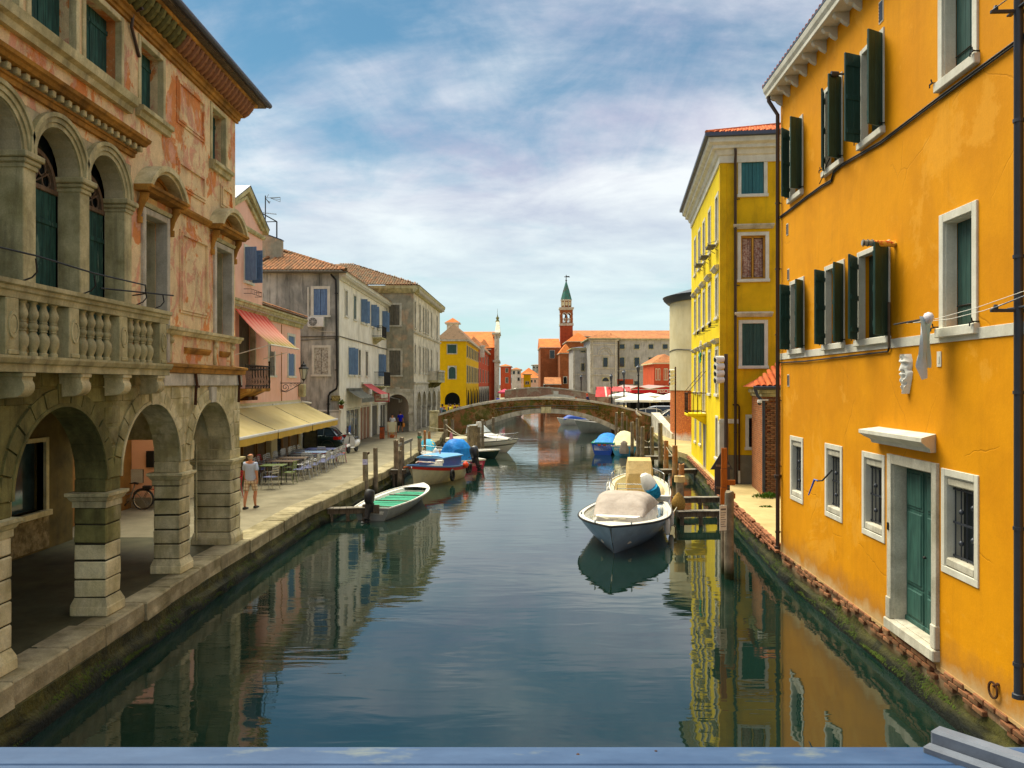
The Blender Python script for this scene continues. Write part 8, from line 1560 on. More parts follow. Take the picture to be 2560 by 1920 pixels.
for q in L_P:
    o, c, h, r = pile(*q, m=PO if 'orange' in q[0] or 'brown' in q[0] else PM)
    if 'notice' in q[0] and q[1] < 920: mb = MB(); mb.box(-.10,.10,-r - .012,-r - .004, h - .50, h - .28); o.rotation_euler = (0,0,0); mb.build('paper_notice', mat('faded_notice', 'C8C4DC', '9C94C4',.4,14,.2, bump=0), o); mb = MB(); mb.tube([(.02,0, h - .12), (.16,-.02, h - .02)],.04,6); mb.build('iron_pin', M['rust'], o)
    if 'green rope' in q[0]:
        mb = MB(); [mb.tube([((r + .015) * cos(a), (r + .015) * sin(a), h - .35 + .03 * k + .01 * sin(a * 3)) for a in [2 * pi * j / 10 for j in range(11)]],.016,4) for k in range(4)]; mb.build('rope_turns', paint('green_rope', '2E8C70',.8), o)
R_P = [('pile tied beside the bridge wall, leftmost of the right bank',1541,1031,60,7), ('second pile before the right bridge wall',1556,1031,60.5,7), ('thin dark stake before the right bridge wall',1567,1040,61,3), ('pale pile right of the wrapped motor boat',1580,1055,52,9), ('pile carrying the white egret',1594,1046,49.5,9), ('leaning pile hung with old ropes',1606,1067,49,11), ('pile with a looped cable on the right jetty',1630,1067,47,10), ('tall thick pile near the silver car',1651,1057,45.2,12), ('pile with rope ring left of the orange topped post',1665,1102,40.3,12), ('orange topped mooring post',1687,1114,38.5,14), ('short brown pile behind the net bag',1703,1160,31.5,15), ('pile hung with an ochre net bag',1699,1190,27.0,20), ('massive near pile carrying the white notice plate',1823,1229,19.3,24)]
for q in R_P:
    o, c, h, r = pile(*q, m=PO if ('orange' in q[0] or 'brown' in q[0]) else PM); o.rotation_euler = (0,0,0)
    if 'net bag' in q[0] and q[1] == 1699:
        mb = MB(); mb.lathe([(r + .02,.0), (r + .05,.0), (r + .05,.2), (r + .02,.2)],12, (0,0, h - .2)); mb.build('rope_collar', M['cream_canvas'], o)
        mb = MB(); mb.lathe([(.03,.62), (.14,.50), (.22,.36), (.24,.20), (.20,.06), (.05,.0), (.001,0)],10, (-.08,-r - .06, h - 1.15), sy=.55); mb.build('net_bag', mat('ochre_net', 'B08C48', '8A6A30',.5,26,.3, bump=.8, bd=.02, fsc=60), o, smooth=50)
    if 'massive' in q[0]:
        w_ = MB(); T = Matrix.Rotation(R(-24),4, 'Y') if 0 else Matrix.Translation((-r - .06,-.10, h - .62)) @ Matrix.Rotation(R(18),4, 'Z'); w_.T = T; w_.box(-.10,.10,-.012,0,-.3,.3); pl = w_.build('notice_plate', paint('white_enamel_plate', 'DCD8CC',.4, dirt=.2), o)
        w_ = TB(T); w_.box(-.07,.07,-.016,-.012,.19,.23); [w_.box(-.07,.07 - .02 * (k % 3),-.016,-.012,.12 - k * .055,.135 - k * .055) for k in range(7)]; w_.build('notice_print', paint('grey_print', '6A6460',.7), pl)
    if 'looped cable' in q[0]: mb = MB(); mb.tube([(-r - .02,0, h - .2), (-r - .15,0, h - .5), (-r - .12,0, h - 1.0), (-r - .03,0, h - 1.6)],.02,5); mb.build('cable', M['iron'], o)
    if 'egret' in q[0]: EG = (c, h)
t = thing('egret', 'white egret perched on top of a mooring pile', 'bird', (EG[0].x + .04, EG[0].y, EG[1]), R(200)); wb = paint('white_feathers', 'EEEAE0',.8)
mb = MB(); mb.tube([(-.20,0,.16), (-.12,0,.20), (0,0,.26), (.10,0,.33), (.14,0,.40), (.10,0,.48), (.08,0,.55), (.13,0,.60), (.18,0,.605)], [.01,.05,.085,.07,.035,.025,.022,.032,.015],9); mb.build('body', wb, t, smooth=60)
mb = MB(); mb.tube([(.18,0,.605), (.30,0,.59)], [.014,.003],5); mb.build('beak', M['iron'], t); mb = MB(); [mb.tube([(0, s,.22), (-.02, s,.10), (.01, s,0), (.06, s,.0)],.008,4) for s in (-.03,.03)]; mb.build('leg', M['iron'], t)
mb = MB(); [mb.tube([(.05, s * .06,.32), (-.08, s * .075,.25), (-.24, s * .03,.14)], [.03,.035,.006],6) for s in (-1,1)]; mb.build('wing', wb, t, smooth=60)
t = thing('fishing_net_bundle', 'brown fishing net draped between two left bank piles', 'fishing net', at(1184,51.8,0)); mb = MB(); rows = []
for i in range(12): q = i / 11; z = .25 + 1.75 * q; rows.append([((.22 + .05 * sin(k * 2.6 + i) - .05 * sin(pi * q)) * cos(a) * 1.2, (.2 + .04 * sin(k * 3.1 + i * .7)) * sin(a), z + .02 * sin(k)) for k, a in enumerate([2 * pi * j / 18 for j in range(18)])])
mb.loft(rows, close=True); mb.build('net', mat('brown_net', '8A7A5C', '6A5C44',.5,16,.3, var=.25, bump=1, bd=.04, fsc=40), t, smooth=60)
t = thing('white_bucket', 'white plastic bucket upturned on a left bank pile', 'bucket', at(1197,52.4, zat(1068,52.4))); mb = MB(); mb.lathe([(.18,0), (.20,.02), (.165,.36), (.001,.36)],14); mb.build('pail', M['white_rough'], t, smooth=50)
def jetty(label, a, b, z=.45, w_=.34, legs=3):
    a, b = V(a), V(b); L = (b - a).length; rz = atan2(b.y - a.y, b.x - a.x); t_ = thing('jetty', label, 'jetty', (a.x, a.y,0), rz); mb = MB()
    for y in (-w_ / 2 + .04, w_ / 2 - .1): mb.box(0, L, y, y + .06, z - .20, z - .03)
    for k in range(legs): x = .15 + (L - .3) * k / max(1, legs - 1); mb.tube([(x,-.05,-1), (x,-.05, z - .1)],.07,7); mb.box(x - .04, x + .04,-w_ / 2, w_ / 2, z - .28, z - .19)
    mb.build('frame', M['pile'], t_, smooth=30); x = 0; rd = random.Random(int(L * 10))
    while x < L - .05: d = min(.22, L - x); mb = MB(); mb.box(x + .008, x + d - .004,-w_ / 2 - rd.uniform(0,.03), w_ / 2 + rd.uniform(0,.03), z - .03, z + rd.uniform(0,.01),.004); mb.build('plank', M['plank'], t_); x += .22
jetty('near left jetty behind the green floored boat', (-6.35,27.4), (-4.95,27.6)); jetty('left jetty between two piles before the red boat', (-5.6,36.9), (-4.9,36.9),.75); jetty('left jetty by the magenta boat bow', (-5.4,44.6), (-4.2,44.8),.6); jetty('near right jetty ending at the massive pile', (5.5,26.6), (7.7,26.8),.48,.3,4); jetty('second right jetty with pale planks', (5.95,29.6), (8.0,29.8),.5,.3); jetty('dark right jetty beneath the yellow house corner', (7.3,39.3), (9.2,39.5),.5,.5); jetty('farther right jetty among the piles', (7.6,45.5), (9.4,45.6),.6,.5); jetty('far right jetty at the bridge ramp', (7.9,50.5), (9.9,50.6),.7,.5)
t = thing('handrail', 'grey plank handrail rising beside the left jetty', 'handrail', (-5.5,37.4, ZQ)); mb = MB(); mb.box(0,.06,0,.06,0,1.0); mb.box(.3,.36,3.4,3.46,0,1.05); mb.hexa([(0,-.1,.9), (.05,-.1,.9), (.4,3.6,.98), (.35,3.6,.98)], [(0,-.1,1.04), (.05,-.1,1.04), (.4,3.6,1.12), (.35,3.6,1.12)]); mb.build('rail', M['plank'], t)
def rope(label, pts, r=.014, m=None):
    P_ = [V(p) for p in pts]; t_ = thing('mooring_rope', label, 'rope', P_[0]); out = []
    for a, b in zip(P_, P_[1:]):
        for k in range(6): q = k / 6; p = a.lerp(b, q); p.z -= .12 * (a - b).length * .25 * 4 * q * (1 - q); out.append(p - P_[0])
    out.append(P_[-1] - P_[0]); mb = MB(); mb.tube(out, r,5); mb.build('strand', m or M['rope'], t_)
rope('orange brown rope from the red strake boat to its pile', [(-4.6,36.2,1.0), (-5.0,36.9,.85), (-5.1,37.3,.5)],.035, mat('rusty_chafed_rope', 'A8603C', None, bump=.4)); rope('pale rope from the large motorboat bow to the net bag pile', [(2.75,21.7,.85), (4.6,24.5,.45), (5.55,26.8,.6)]); rope('pale rope hanging between right bank piles', [(7.75,40.3,1.6), (7.95,39.6,1.15), (8.0,38.6,1.5)],.02)
rope('pale rope sagging from the cruiser to the left abutment', [(-4.8,57,1.9), (-3.6,55,1.2), (-2.9,52.5,1.45)],.022); rope('white rope strung across the left pile tops', [(-6.1,58,1.6), (-4.7,57,1.5), (-3.0,52.2,1.3)],.022); rope('rope looped between the egret pile and the ramp', [(7.8,49.5,1.5), (8.4,49.2,1.1), (9.0,50.5,1.5)],.022)
t = thing('marker_post', 'slim post of orange painted boards fixed to the near pile', 'post', at(1808,19.8,0)); mb = MB(); mb.tube([(0,0,-1), (0,0,1.7)],.06,8); mb.build('post', PM, t, smooth=50)
for k, (z0, z1) in enumerate(((1.72,2.14), (2.15,2.6), (2.61,3.12))): mb = MB(); mb.box(-.085 + .01 * k,.075,-.09,-.05, z0, z1,.006); mb.build('board', M['pile_orange'], t)
for z in (2.2,2.62 - .45 * 0 - .75): mb = MB(); mb.box(.08,.28,-.085,-.05, z, z + .13,.006); mb.build('cross_board', M['pile_orange'], t)
t = thing('arrow_board', 'dark grey arrow shaped board seen from behind on the near pile', 'sign', at(1803,20.2, zat(1236,20.2))); u = 20.2 / FPX; mb = MB(); mb.profy([(-16 * u,0), (22 * u,0), (22 * u,62 * u), (30 * u,62 * u), (2 * u,108 * u), (-27 * u,62 * u), (-16 * u,62 * u)],0,.03); mb.build('board', M['pipe_grey'], t); mb = MB(); mb.box(-.14,.2,-.04,0,.15,.2); mb.box(-.14,.2,-.04,0,.7,.75); mb.tube([(0,.05,-1.0), (0,.05,.9)],.03,6); mb.build('batten', M['pile'], t)
def skin(name, P_, E, m, parent, sub=2):
    me = bpy.data.meshes.new(name); me.from_pydata([p[0] for p in P_], [], [tuple(e[:2]) for e in E]); me.materials.append(m) if m else None
    o = bpy.data.objects.new(name, me); link(o, parent); me.skin_vertices or None
    md = o.modifiers.new('skin', 'SKIN'); md.use_smooth_shade = True
    sv = me.skin_vertices[0].data if len(me.skin_vertices) else None
    if sv is None:
        bm = bmesh.new(); bm.from_mesh(me); bm.verts.layers.skin.verify(); bm.to_mesh(me); bm.free(); sv = me.skin_vertices[0].data
    for i, p in enumerate(P_): r = p[1]; sv[i].radius = (r, r) if isinstance(r, (int, float)) else r; sv[i].use_root = (i == 0)
    s = o.modifiers.new('sub', 'SUBSURF'); s.levels = sub; s.render_levels = sub
    dg = bpy.context.evaluated_depsgraph_get(); dg.update(); new = bpy.data.meshes.new_from_object(o.evaluated_get(dg)); o.modifiers.clear(); o.data = new
    if not new.materials: new.materials.append(m)
    new.polygons.foreach_set('use_smooth', [True] * len(new.polygons)); return o
skinm = mat('sunburnt_skin', 'C88A66', None, rough=.6, var=.05, fine=.03, bump=.05)
def person(label, loc, rz, shirt, bottom, hair=None, s=1., step=.18, shoes='1A1A1A', shorts=True, arms=((.0,.06), (.0,.04)), lean=0., name='person', bottommat=None, shirtmat=None, far=False, skc=None, bag=None):
    """faces +y in its own frame; arms: (forward swing, elbow bend) for right and left"""
    t = thing(name, label, 'person', loc, rz); t.scale = (s, s, s); sk = skc or skinm; sub = 1 if far else 2
    hy = lean; P_ = [((0,0,.93), (.135,.10)), ((0, hy * .3,1.10), (.13,.095)), ((0, hy * .7,1.28), (.15,.10)), ((0, hy * .9,1.40), (.13,.085)), ((0, hy,1.49),.052), ((0, hy + .01,1.56),.062), ((0, hy + .015,1.64), (.078,.092)), ((0, hy + .005,1.71), (.066,.078))]; E = [(i, i + 1) for i in range(7)]
    arm_end = []
    for sx, (sw, bend) in zip((1,-1), arms):
        n = len(P_); P_ += [((sx * .17, hy * .9,1.41),.062), ((sx * .22, hy * .8 + sw * .28 - .01,1.14),.044), ((sx * .235, hy * .7 + sw * .55 + bend,.93 + bend * .3),.030), ((sx * .235, hy * .7 + sw * .60 + bend * 1.3,.87 + bend * .4), (.028,.038))]; E += [(3, n), (n, n + 1), (n + 1, n + 2), (n + 2, n + 3)]; arm_end.append(P_[-1][0])
    feet = []
    for sx, st_ in ((1, step), (-1,-step)):
        n = len(P_); kb = .04 if st_ > 0 else 0; P_ += [((sx * .095, st_ * .15,.86),.09), ((sx * .10, st_ * .55 + .02 + kb,.50),.058), ((sx * .10, st_ * .75 - .03,.32),.058), ((sx * .10, st_ - .03,.09),.034), ((sx * .10, st_ + .06,.035),.030)]; E += [(0, n), (n, n + 1), (n + 1, n + 2), (n + 2, n + 3), (n + 3, n + 4)]; feet.append((sx * .10, st_))
    skin('body', P_, E, sk, t, sub)
    sh = shirtmat or mat('shirt_' + label[:8].replace(' ', '_'), shirt, None, rough=.9, var=.06, fine=.05, bump=.3, bd=.01, fsc=20)
    Q = [((0,0,.82), (.175,.135)), ((0, hy * .2,.98), (.178,.14)), ((0, hy * .3,1.10), (.18,.135)), ((0, hy * .7,1.28), (.195,.13)), ((0, hy * .9,1.40), (.14,.095)), ((0, hy * .97,1.455), (.072,.068))]; EE = [(i, i + 1) for i in range(5)]
    for sx, (sw, bend) in zip((1,-1), arms): n = len(Q); Q += [((sx * .175, hy * .9,1.40),.078), ((sx * .228, hy * .8 + sw * .22 - .005,1.17),.074)]; EE += [(4, n), (n, n + 1)]
    skin('shirt', Q, EE, sh, t, sub)
    bm_ = bottommat or mat('trousers_' + label[:8].replace(' ', '_'), bottom, None, rough=.9, var=.08, bump=.2)
    Q = [((0,0,.93), (.150,.115))]; EE = []
    for sx, st_ in ((1, step), (-1,-step)):
        kb = .04 if st_ > 0 else 0
        if shorts: n = len(Q); Q += [((sx * .095, st_ * .15,.84),.108), ((sx * .105, st_ * .45 + .01 + kb * .6,.60),.095), ((sx * .105, st_ * .5 + .01 + kb * .8,.54),.090)]; EE += [(0, n), (n, n + 1), (n + 1, n + 2)]
        else: n = len(Q); Q += [((sx * .095, st_ * .15,.84),.105), ((sx * .10, st_ * .55 + .02 + kb,.50),.078), ((sx * .10, st_ - .03,.12),.062)]; EE += [(0, n), (n, n + 1), (n + 1, n + 2)]
    skin('shorts' if shorts else 'trousers', Q, EE, bm_, t, sub)
    shm = paint('shoe_' + shoes, shoes,.6)
    for (fx, fy) in feet: mb = MB(); mb.loft([[(fx + w_ * c, y, z) for c, z in ((-1,.0), (-1, zz * .7), (-.5, zz), (.5, zz), (1, zz * .7), (1,.0))] for y, w_, zz in ((fy - .10,.035,.07), (fy - .03,.042,.075), (fy + .08,.048,.06), (fy + .17,.04,.04), (fy + .19,.02,.02))], close=True); mb.build('shoe', shm, t, smooth=50)
    if not far:
        for k, (x, y, z) in enumerate(arm_end):
            sx = 1 if x > 0 else -1; mb = MB(); mb.loft([[(x + .013 * c, y + w_ * d_, z - h_) for c, d_ in ((-1,-.8), (-1,.8), (1,.8), (1,-.8))] for h_, w_ in ((-.02,.03), (.03,.042), (.06,.040))], close=True)
            for j, L in enumerate((.062,.074,.070,.055)): fy = y - .030 + .020 * j; mb.tube([(x, fy, z - .055), (x - sx * .006, fy + .004, z - .055 - L * .55), (x - sx * .022, fy + .006, z - .055 - L)], [.0095,.0088,.0065],6)
            mb.tube([(x, y + .034, z - .01), (x - sx * .012, y + .058, z - .04), (x - sx * .02, y + .062, z - .07)], [.012,.010,.007],6); mb.build('hand', sk, t, smooth=60)
    hx = hy + .012; mb = MB()
    for sx in (1,-1): mb.lathe([(.001,-.03), (.014,-.022), (.018,.0), (.014,.024), (.001,.03)],7, (sx * .083, hx - .01,1.63), sx=.5)
    mb.hexa([(-.014, hx + .085,1.60), (.014, hx + .085,1.60), (.014, hx + .06,1.60), (-.014, hx + .06,1.60)][:4], [(-.006, hx + .088,1.655), (.006, hx + .088,1.655), (.006, hx + .06,1.655), (-.006, hx + .06,1.655)]); mb.build('ear_and_nose', sk, t, smooth=60)
    mb = MB(); [mb.lathe([(.001,-.008), (.012,0), (.001,.008)],6, (sx * .03, hx + .083,1.655)) for sx in (1,-1)]; mb.box(-.022,.022, hx + .078, hx + .086,1.572,1.578); mb.build('eyes_and_mouth', M['dark'], t)
    if hair: mb = MB(); top = 1.775 if hair[1] > .5 else 1.70; mb.loft([[((.088 + .004) * f * cos(a), hx - .016 + .103 * f * sin(a), z) for a in [pi * .98 + pi * 1.04 * k / 12 if z < 1.66 else 2 * pi * k / 12 for k in range(13)]] for z, f in ((1.545,.72), (1.57,.86), (1.62,.98), (1.66,1.0)) + (((1.70,.97), (1.74,.78), (1.765,.3)) if hair[1] > .5 else ())]); mb.build('hair', paint('hair_' + hair[0], hair[0],.8), t, smooth=60, norm=False)
    if bag: mb = MB(); mb.box(.20,.32, arm_end[0][1] - .14, arm_end[0][1] + .14,.45,.75,.03); mb.tube([(.25, arm_end[0][1] - .08,.75), (.24, arm_end[0][1],.86), (.25, arm_end[0][1] + .08,.75)],.01,4); b_ = mb.build('held_bag', paint('bag_' + bag, bag,.7), t)
    return t
t_ = NT('checked_shorts'); sp = t_.n.new('ShaderNodeSeparateXYZ'); t_.l.new(t_.co, sp.inputs[0]); fx = t_.math('FRACT', t_.math('MULTIPLY', sp.outputs[0],12)); fz = t_.math('FRACT', t_.math('MULTIPLY', sp.outputs[2],10))
chk = t_.done(t_.mix(t_.math('MULTIPLY', t_.ramp(fz,.6,.65),.45), t_.mix(t_.math('MULTIPLY', t_.ramp(fx,.6,.65),.5), hexc('D8C4A4'), hexc('8A5C48')), hexc('7A5040')),.9)
mp = G(626,1271, ZQ)
person('balding man in pale blue shirt and checked shorts walking away along the quay', mp, R(-8), 'B8C4D8', 'C8B494', ('B8A488',.3),1.0,.16, arms=((-.12,.05), (.16,.03)), bottommat=chk)
person('person in white t-shirt behind the blank easel board under the awnings', at(981,60.2, ZQ), R(160), 'D8DCE4', '8A8060', ('2A2018',1),.93,.06, far=True, shorts=True, bag='D89A2C')
person('person in deep blue shirt walking into the stone arch with orange bag', at(1001,64.5, ZQ), R(-20), '2028B8', '2A2A30', ('4A3420',1),.98,.18, far=True, shorts=True, bag='C87A20')
DK = lambda x: .0 + topz(x - 2.8) - .95
person('bald person in dark green shirt leaning at the left end of the bridge', (at(1112,67,0).x,67.2, zat(1016,67) - 1.72), R(60), '3C5448', '2A2A2A', ('C08060',.3),1.,.02, far=True, lean=.08)
person('person in pale blue top behind the left bridge end', (at(1106,69.5,0).x,69.5, zat(1011,69.5) - 1.72), R(-30), 'A8B8D8', '3A3A48', ('2A1C14',1),1.,.05, far=True)
for px, Y, py, c, lab, hc in ((1122,86,1003, '5A5048', 'person in brown top before the golden portal', '3A2A20'), (1127,85,1003, 'D8C81E', 'person in yellow shirt before the golden portal', '5A4030'), (1137,88,999, '6A4A3C', 'person in rust coloured top at the golden portal', '2A2018'), (1148,87,1001, '2A2C30', 'person in black right of the golden portal', '2A2018')): person(lab, at(px, Y, ZQ), R(px * 37 % 360), c, '2E2E34', (hc,1), zat(py, Y) / 1.75 * .0 + 1.,.08, far=True, shorts=False)
person('man in navy shirt with sunburnt face leaning on the right parapet', (at(1471,67.5,0).x,67.2, zat(984,67.5) - 1.72), R(75), '2E3458', '3A3A44', ('B0603C',.3),1.02,.02, far=True, lean=.12, skc=mat('red_sunburnt_skin', 'D0583A', None, bump=0))
person('person in bright blue top on the far left quay below the rose parasols', (at(1245,100,0).x,100, zat(990,100) - 1.72), R(40), '2458D8', '3A4450', ('3A2A1C',1),1.,.1, far=True)
person('person in sky blue top on the bridge near the right side', (at(1441,68,0).x,68.4, zat(989,68) - 1.72), R(180), '3C90D0', '3A3A44', ('4A3A28',1),.95,.05, far=True)
def wheel(parent, x, y, r, w_=.2, name='wheel', spokes=10):
    s = 1 if y > 0 else -1; o = bpy.data.objects.new(name, None) if 0 else None
    mb = MB(); T = Matrix.Translation((x, y, r)) @ Matrix.Rotation(pi / 2,4, 'X'); mb.T = T; mb.lathe([(r * .68,-w_ / 2), (r * .93,-w_ / 2), (r,-w_ / 2 + .03), (r, w_ / 2 - .03), (r * .93, w_ / 2), (r * .68, w_ / 2)],24); ty = mb.build(name, M['rubber'], parent, smooth=40)
    mb = TB(T); f = -s * (w_ / 2 - .03); mb.lathe([(r * .66,-w_ / 2 + .01), (r * .69,-w_ / 2), (r * .69, w_ / 2), (r * .66, w_ / 2 - .01)],24); mb.lathe([(.001, f - .01), (r * .14, f - .01), (r * .14, f + .01), (.001, f + .01)],10)
    for k in range(spokes): a = 2 * pi * k / spokes; mb.tube([(r * .1 * cos(a), r * .1 * sin(a), f), (r * .67 * cos(a), r * .67 * sin(a), f)],.022,4)
    mb.build('rim', M['chrome'], ty, smooth=40); mb = TB(T); mb.lathe([(.001,-.01), (r * .66,-.01), (r * .66,.01), (.001,.01)],16); mb.build('brake_disc', M['dark'], ty)
def car(name, label, col, loc, rz, kind='hatch', group=None):
    t = thing(name, label, 'car', loc, rz, group); Lc, Wc = (4.25,1.76) if kind == 'hatch' else (4.6,1.82); Hc = 1.47 if kind == 'hatch' else 1.62
    if kind == 'hatch': S_ = [(0,.45,.62,.80), (.05,.32,.74,.86), (.35,.26,.92,.875), (1.2,.22,.96,.88), (2.2,.22,.95,.88), (3.0,.22,.92,.88), (3.7,.24,.80,.86), (4.12,.30,.66,.76), (4.25,.42,.58,.60)]
    else: S_ = [(0,.45,.75,.82), (.06,.32,.95,.88), (.5,.24,1.02,.90), (1.5,.22,1.02,.91), (2.6,.22,1.0,.91), (3.4,.22,.96,.90), (4.05,.25,.84,.87), (4.48,.32,.68,.76), (4.6,.44,.58,.60)]
    rows = []
    for x, zb, zt_, w_ in S_: rows.append([(x - Lc / 2, y, z) for y, z in ((0, zb), (w_ * .86, zb), (w_ * .98, zb + .12), (w_ * 1.0, zb + (zt_ - zb) * .55), (w_ * .97, zt_ - .06), (w_ * .90, zt_), (0, zt_ + .03))] + [(x - Lc / 2,-y, z) for y, z in ((w_ * .90, zt_), (w_ * .97, zt_ - .06), (w_ * 1.0, zb + (zt_ - zb) * .55), (w_ * .98, zb + .12), (w_ * .86, zb))])
    pm = paint('car_paint_' + col, col,.22,.35,.04, spec=.6); mb = MB(); mb.loft(rows, close=True); mb.build('body', pm, t, smooth=45)
    G_ = [(.28,.0,.90), (.62,.42,.92), (1.0,.52,.92), (2.1,.53,.93), (2.75,.44,.92), (3.25,.0,.92)] if kind == 'hatch' else [(.12,.0,.98), (.42,.50,.98), (.9,.60,.98), (2.4,.60,.98), (3.0,.46,.97), (3.65,.0,.97)]
    zb = .93 if kind == 'hatch' else .99; gl = []
    for x, h, _ in G_: w0 = .82 if kind == 'hatch' else .84; wt = w0 - .30 * h / .55 * .75 - .0; gl.append([(x - Lc / 2, y, z) for y, z in ((-w0, zb), (-wt, zb + h * .93), (-wt * .8, zb + h), (wt * .8, zb + h), (wt, zb + h * .93), (w0, zb))])
    mb = MB(); mb.loft(gl); mb.build('window', glassm('car_glass', '1C2830',.06), t, smooth=25, norm=False)
    mb = MB(); mb.loft([[(x, y * 1.02, z + .012) for x, y, z in r_[1:5]] for r_ in gl[1:-1]]); mb.build('roof', pm, t, smooth=40, norm=False)
    mb = MB()
    for s in (1,-1):
        for i in range(len(gl) - 1): a, b = gl[i][1 if s < 0 else 4], gl[i + 1][1 if s < 0 else 4]; mb.tube([(a[0], a[1] * 1.01, a[2]), (b[0], b[1] * 1.01, b[2])],.03,5)
        for k in (2,3) if kind == 'hatch' else (2,3): a, b = gl[k][0 if s < 0 else 5], gl[k][1 if s < 0 else 4]; mb.tube([(a[0] - .0, a[1] * 1.01, a[2]), (b[0], b[1] * 1.01, b[2])],.035,5)
    mb.build('window_pillar', pm, t)
    xr, xf = .78 - Lc / 2, Lc - .85 - Lc / 2
    for x in (xr, xf):
        for s in (1,-1): wheel(t, x, s * (Wc / 2 - .12),.315,.2); mb = MB(); mb.T = Matrix.Translation((x, s * (Wc / 2 - .02),.315)) @ Matrix.Rotation(pi / 2,4, 'X'); mb.ring(0,0,0,0,0,0,0,1,1) if 0 else mb.lathe([(.34,-.02), (.375,-.02), (.375,.02), (.34,.02)],20, ang=pi, a0=0); mb.build('wheel_arch', M['rubber'], t)
    red = paint('red_tail_lens', 'C01810',.2); zl = .80 if kind == 'hatch' else .9
    for s in (1,-1): mb = MB(); mb.loft([[(x - Lc / 2, s * (w_ + .012), z) for z in (zl - .09, zl + .08)] for x, w_ in ((-.01,.56), (.04,.80), (.14,.868), (.42,.882))]); mb.build('tail_light', red, t, norm=False); mb = MB(); mb.box(Lc / 2 - .25, Lc / 2 - .05, s * .50, s * .76,.58,.70,.03); mb.build('headlight', M['white'], t); mb = MB(); mb.box(3.0 - Lc / 2,3.15 - Lc / 2, s * .88, s * 1.06,.95,1.07,.03); mb.build('mirror', pm, t)
    mb = MB(); mb.box(-Lc / 2 - .05,-Lc / 2 + .1,-.76,.76,.40,.58,.04); mb.build('rear_bumper', pm, t); mb = MB(); mb.box(-Lc / 2 - .06,-Lc / 2 - .04,-.26,.26,.48,.58); mb.build('number_plate', M['white_rough'], t)
    mb = MB()
    for s in (1,-1):
        for x in (1.25,2.15,3.1): mb.box(x - Lc / 2 - .006, x - Lc / 2 + .006, s * .865, s * .885,.35,.92)
        mb.box(.9 - Lc / 2,3.2 - Lc / 2, s * .876, s * .888,.62,.635)
    mb.build('door_seam', M['rubber'], t); return t
car('parked_car', 'dark green hatchback parked in the alley, red tail light showing', '1C3030', (-11.95,46.7, ZQ), pi, 'hatch')
car('parked_car', 'bronze grey estate car parked side-on by the bridge ramp', 'A09480', (at(1628,74,0).x + 2.2,74.3, ZQ), pi, 'van')
car('parked_car', 'white car roof beside the bronze grey estate car', 'D8D8D4', (at(1612,80,0).x,80.3, ZQ), pi, 'hatch'); car('parked_car', 'silver car farthest back under the large parasol', 'B8BCC0', (at(1645,83,0).x,84, ZQ), pi, 'van')
sc_ = at(881,45.6, ZQ); t = thing('scooter', 'white retro scooter standing in front of the shop windows', 'scooter', (sc_.x, sc_.y, ZQ), R(-100)); wp = M['white']   # forward = +x
def rw(x, r=.23, w_=.10):
    T = Matrix.Translation((x,0, r)) @ Matrix.Rotation(pi / 2,4, 'X'); mb = TB(T); mb.lathe([(r * .62,-w_ / 2), (r * .9,-w_ / 2), (r,-.02), (r,.02), (r * .9, w_ / 2), (r * .62, w_ / 2)],18); o = mb.build('wheel', M['rubber'], t, smooth=40); mb = TB(T); mb.lathe([(r * .5,-.035), (r * .66,-.035), (r * .66,.035), (r * .5,.035)],18); [mb.tube([(0,0,0), (r * .55 * cos(a), r * .55 * sin(a),0)],.02,4) for a in (0,1.26,2.51,3.77,5.03)]; mb.build('rim', M['white'], o)
rw(.62); rw(-.58)
mb = MB(); mb.loft([[(x, w_ * sin(a), z + .02 * cos(a)) for a in [-pi / 2 + pi * k / 8 for k in range(9)]] for x, w_, z in ((.42,.30,.35), (.46,.34,.55), (.44,.30,.80), (.38,.16,1.0), (.36,.08,1.06))]); mb.build('leg_shield', wp, t, smooth=60, norm=False)
mb = MB(); mb.loft([[(x, w_ * cos(a), z + h * sin(a)) for a in [pi * k / 10 for k in range(11)]] for x, w_, z, h in ((.84,.04,.34,.02), (.74,.11,.40,.10), (.60,.13,.42,.12), (.46,.10,.42,.08))]); mb.build('front_mudguard', wp, t, smooth=60)
mb = MB(); mb.loft([[(x, w_ * cos(a), z0 + (z1 - z0) * (.5 + .5 * sin(a))) for a in [2 * pi * k / 14 for k in range(14)]] for x, w_, z0, z1 in ((-.0,.10,.32,.48), (-.15,.22,.28,.70), (-.45,.26,.28,.76), (-.75,.20,.36,.74), (-.92,.06,.48,.62))], close=True); mb.box(-.05,.45,-.16,.16,.26,.32,.02); mb.build('body', wp, t, smooth=60)
mb = MB(); mb.loft([[(x, w_ * cos(a), z + .06 * sin(a)) for a in [2 * pi * k / 10 for k in range(10)]] for x, w_, z in ((.0,.09,.80), (-.25,.15,.80), (-.55,.15,.82), (-.8,.10,.82))], close=True); mb.build('seat', M['rubber'], t, smooth=60)
mb = MB(); mb.tube([(.36,0,.98), (.40,.14,1.04), (.34,.34,1.06)],.022,6); mb.tube([(.36,0,.98), (.40,-.14,1.04), (.34,-.34,1.06)],.022,6); mb.tube([(.36,-.2,1.05), (.34,-.26,1.30)],.008,4); mb.tube([(.36,.2,1.05), (.34,.26,1.30)],.008,4); mb.lathe([(.001,-.01), (.06,0), (.001,.01)],10, (.34,.27,1.34)); mb.lathe([(.001,-.01), (.06,0), (.001,.01)],10, (.34,-.27,1.34)); mb.tube([(.6,0,.25), (.40,0,.9)],.03,6); mb.build('handlebar', M['rubber'], t)
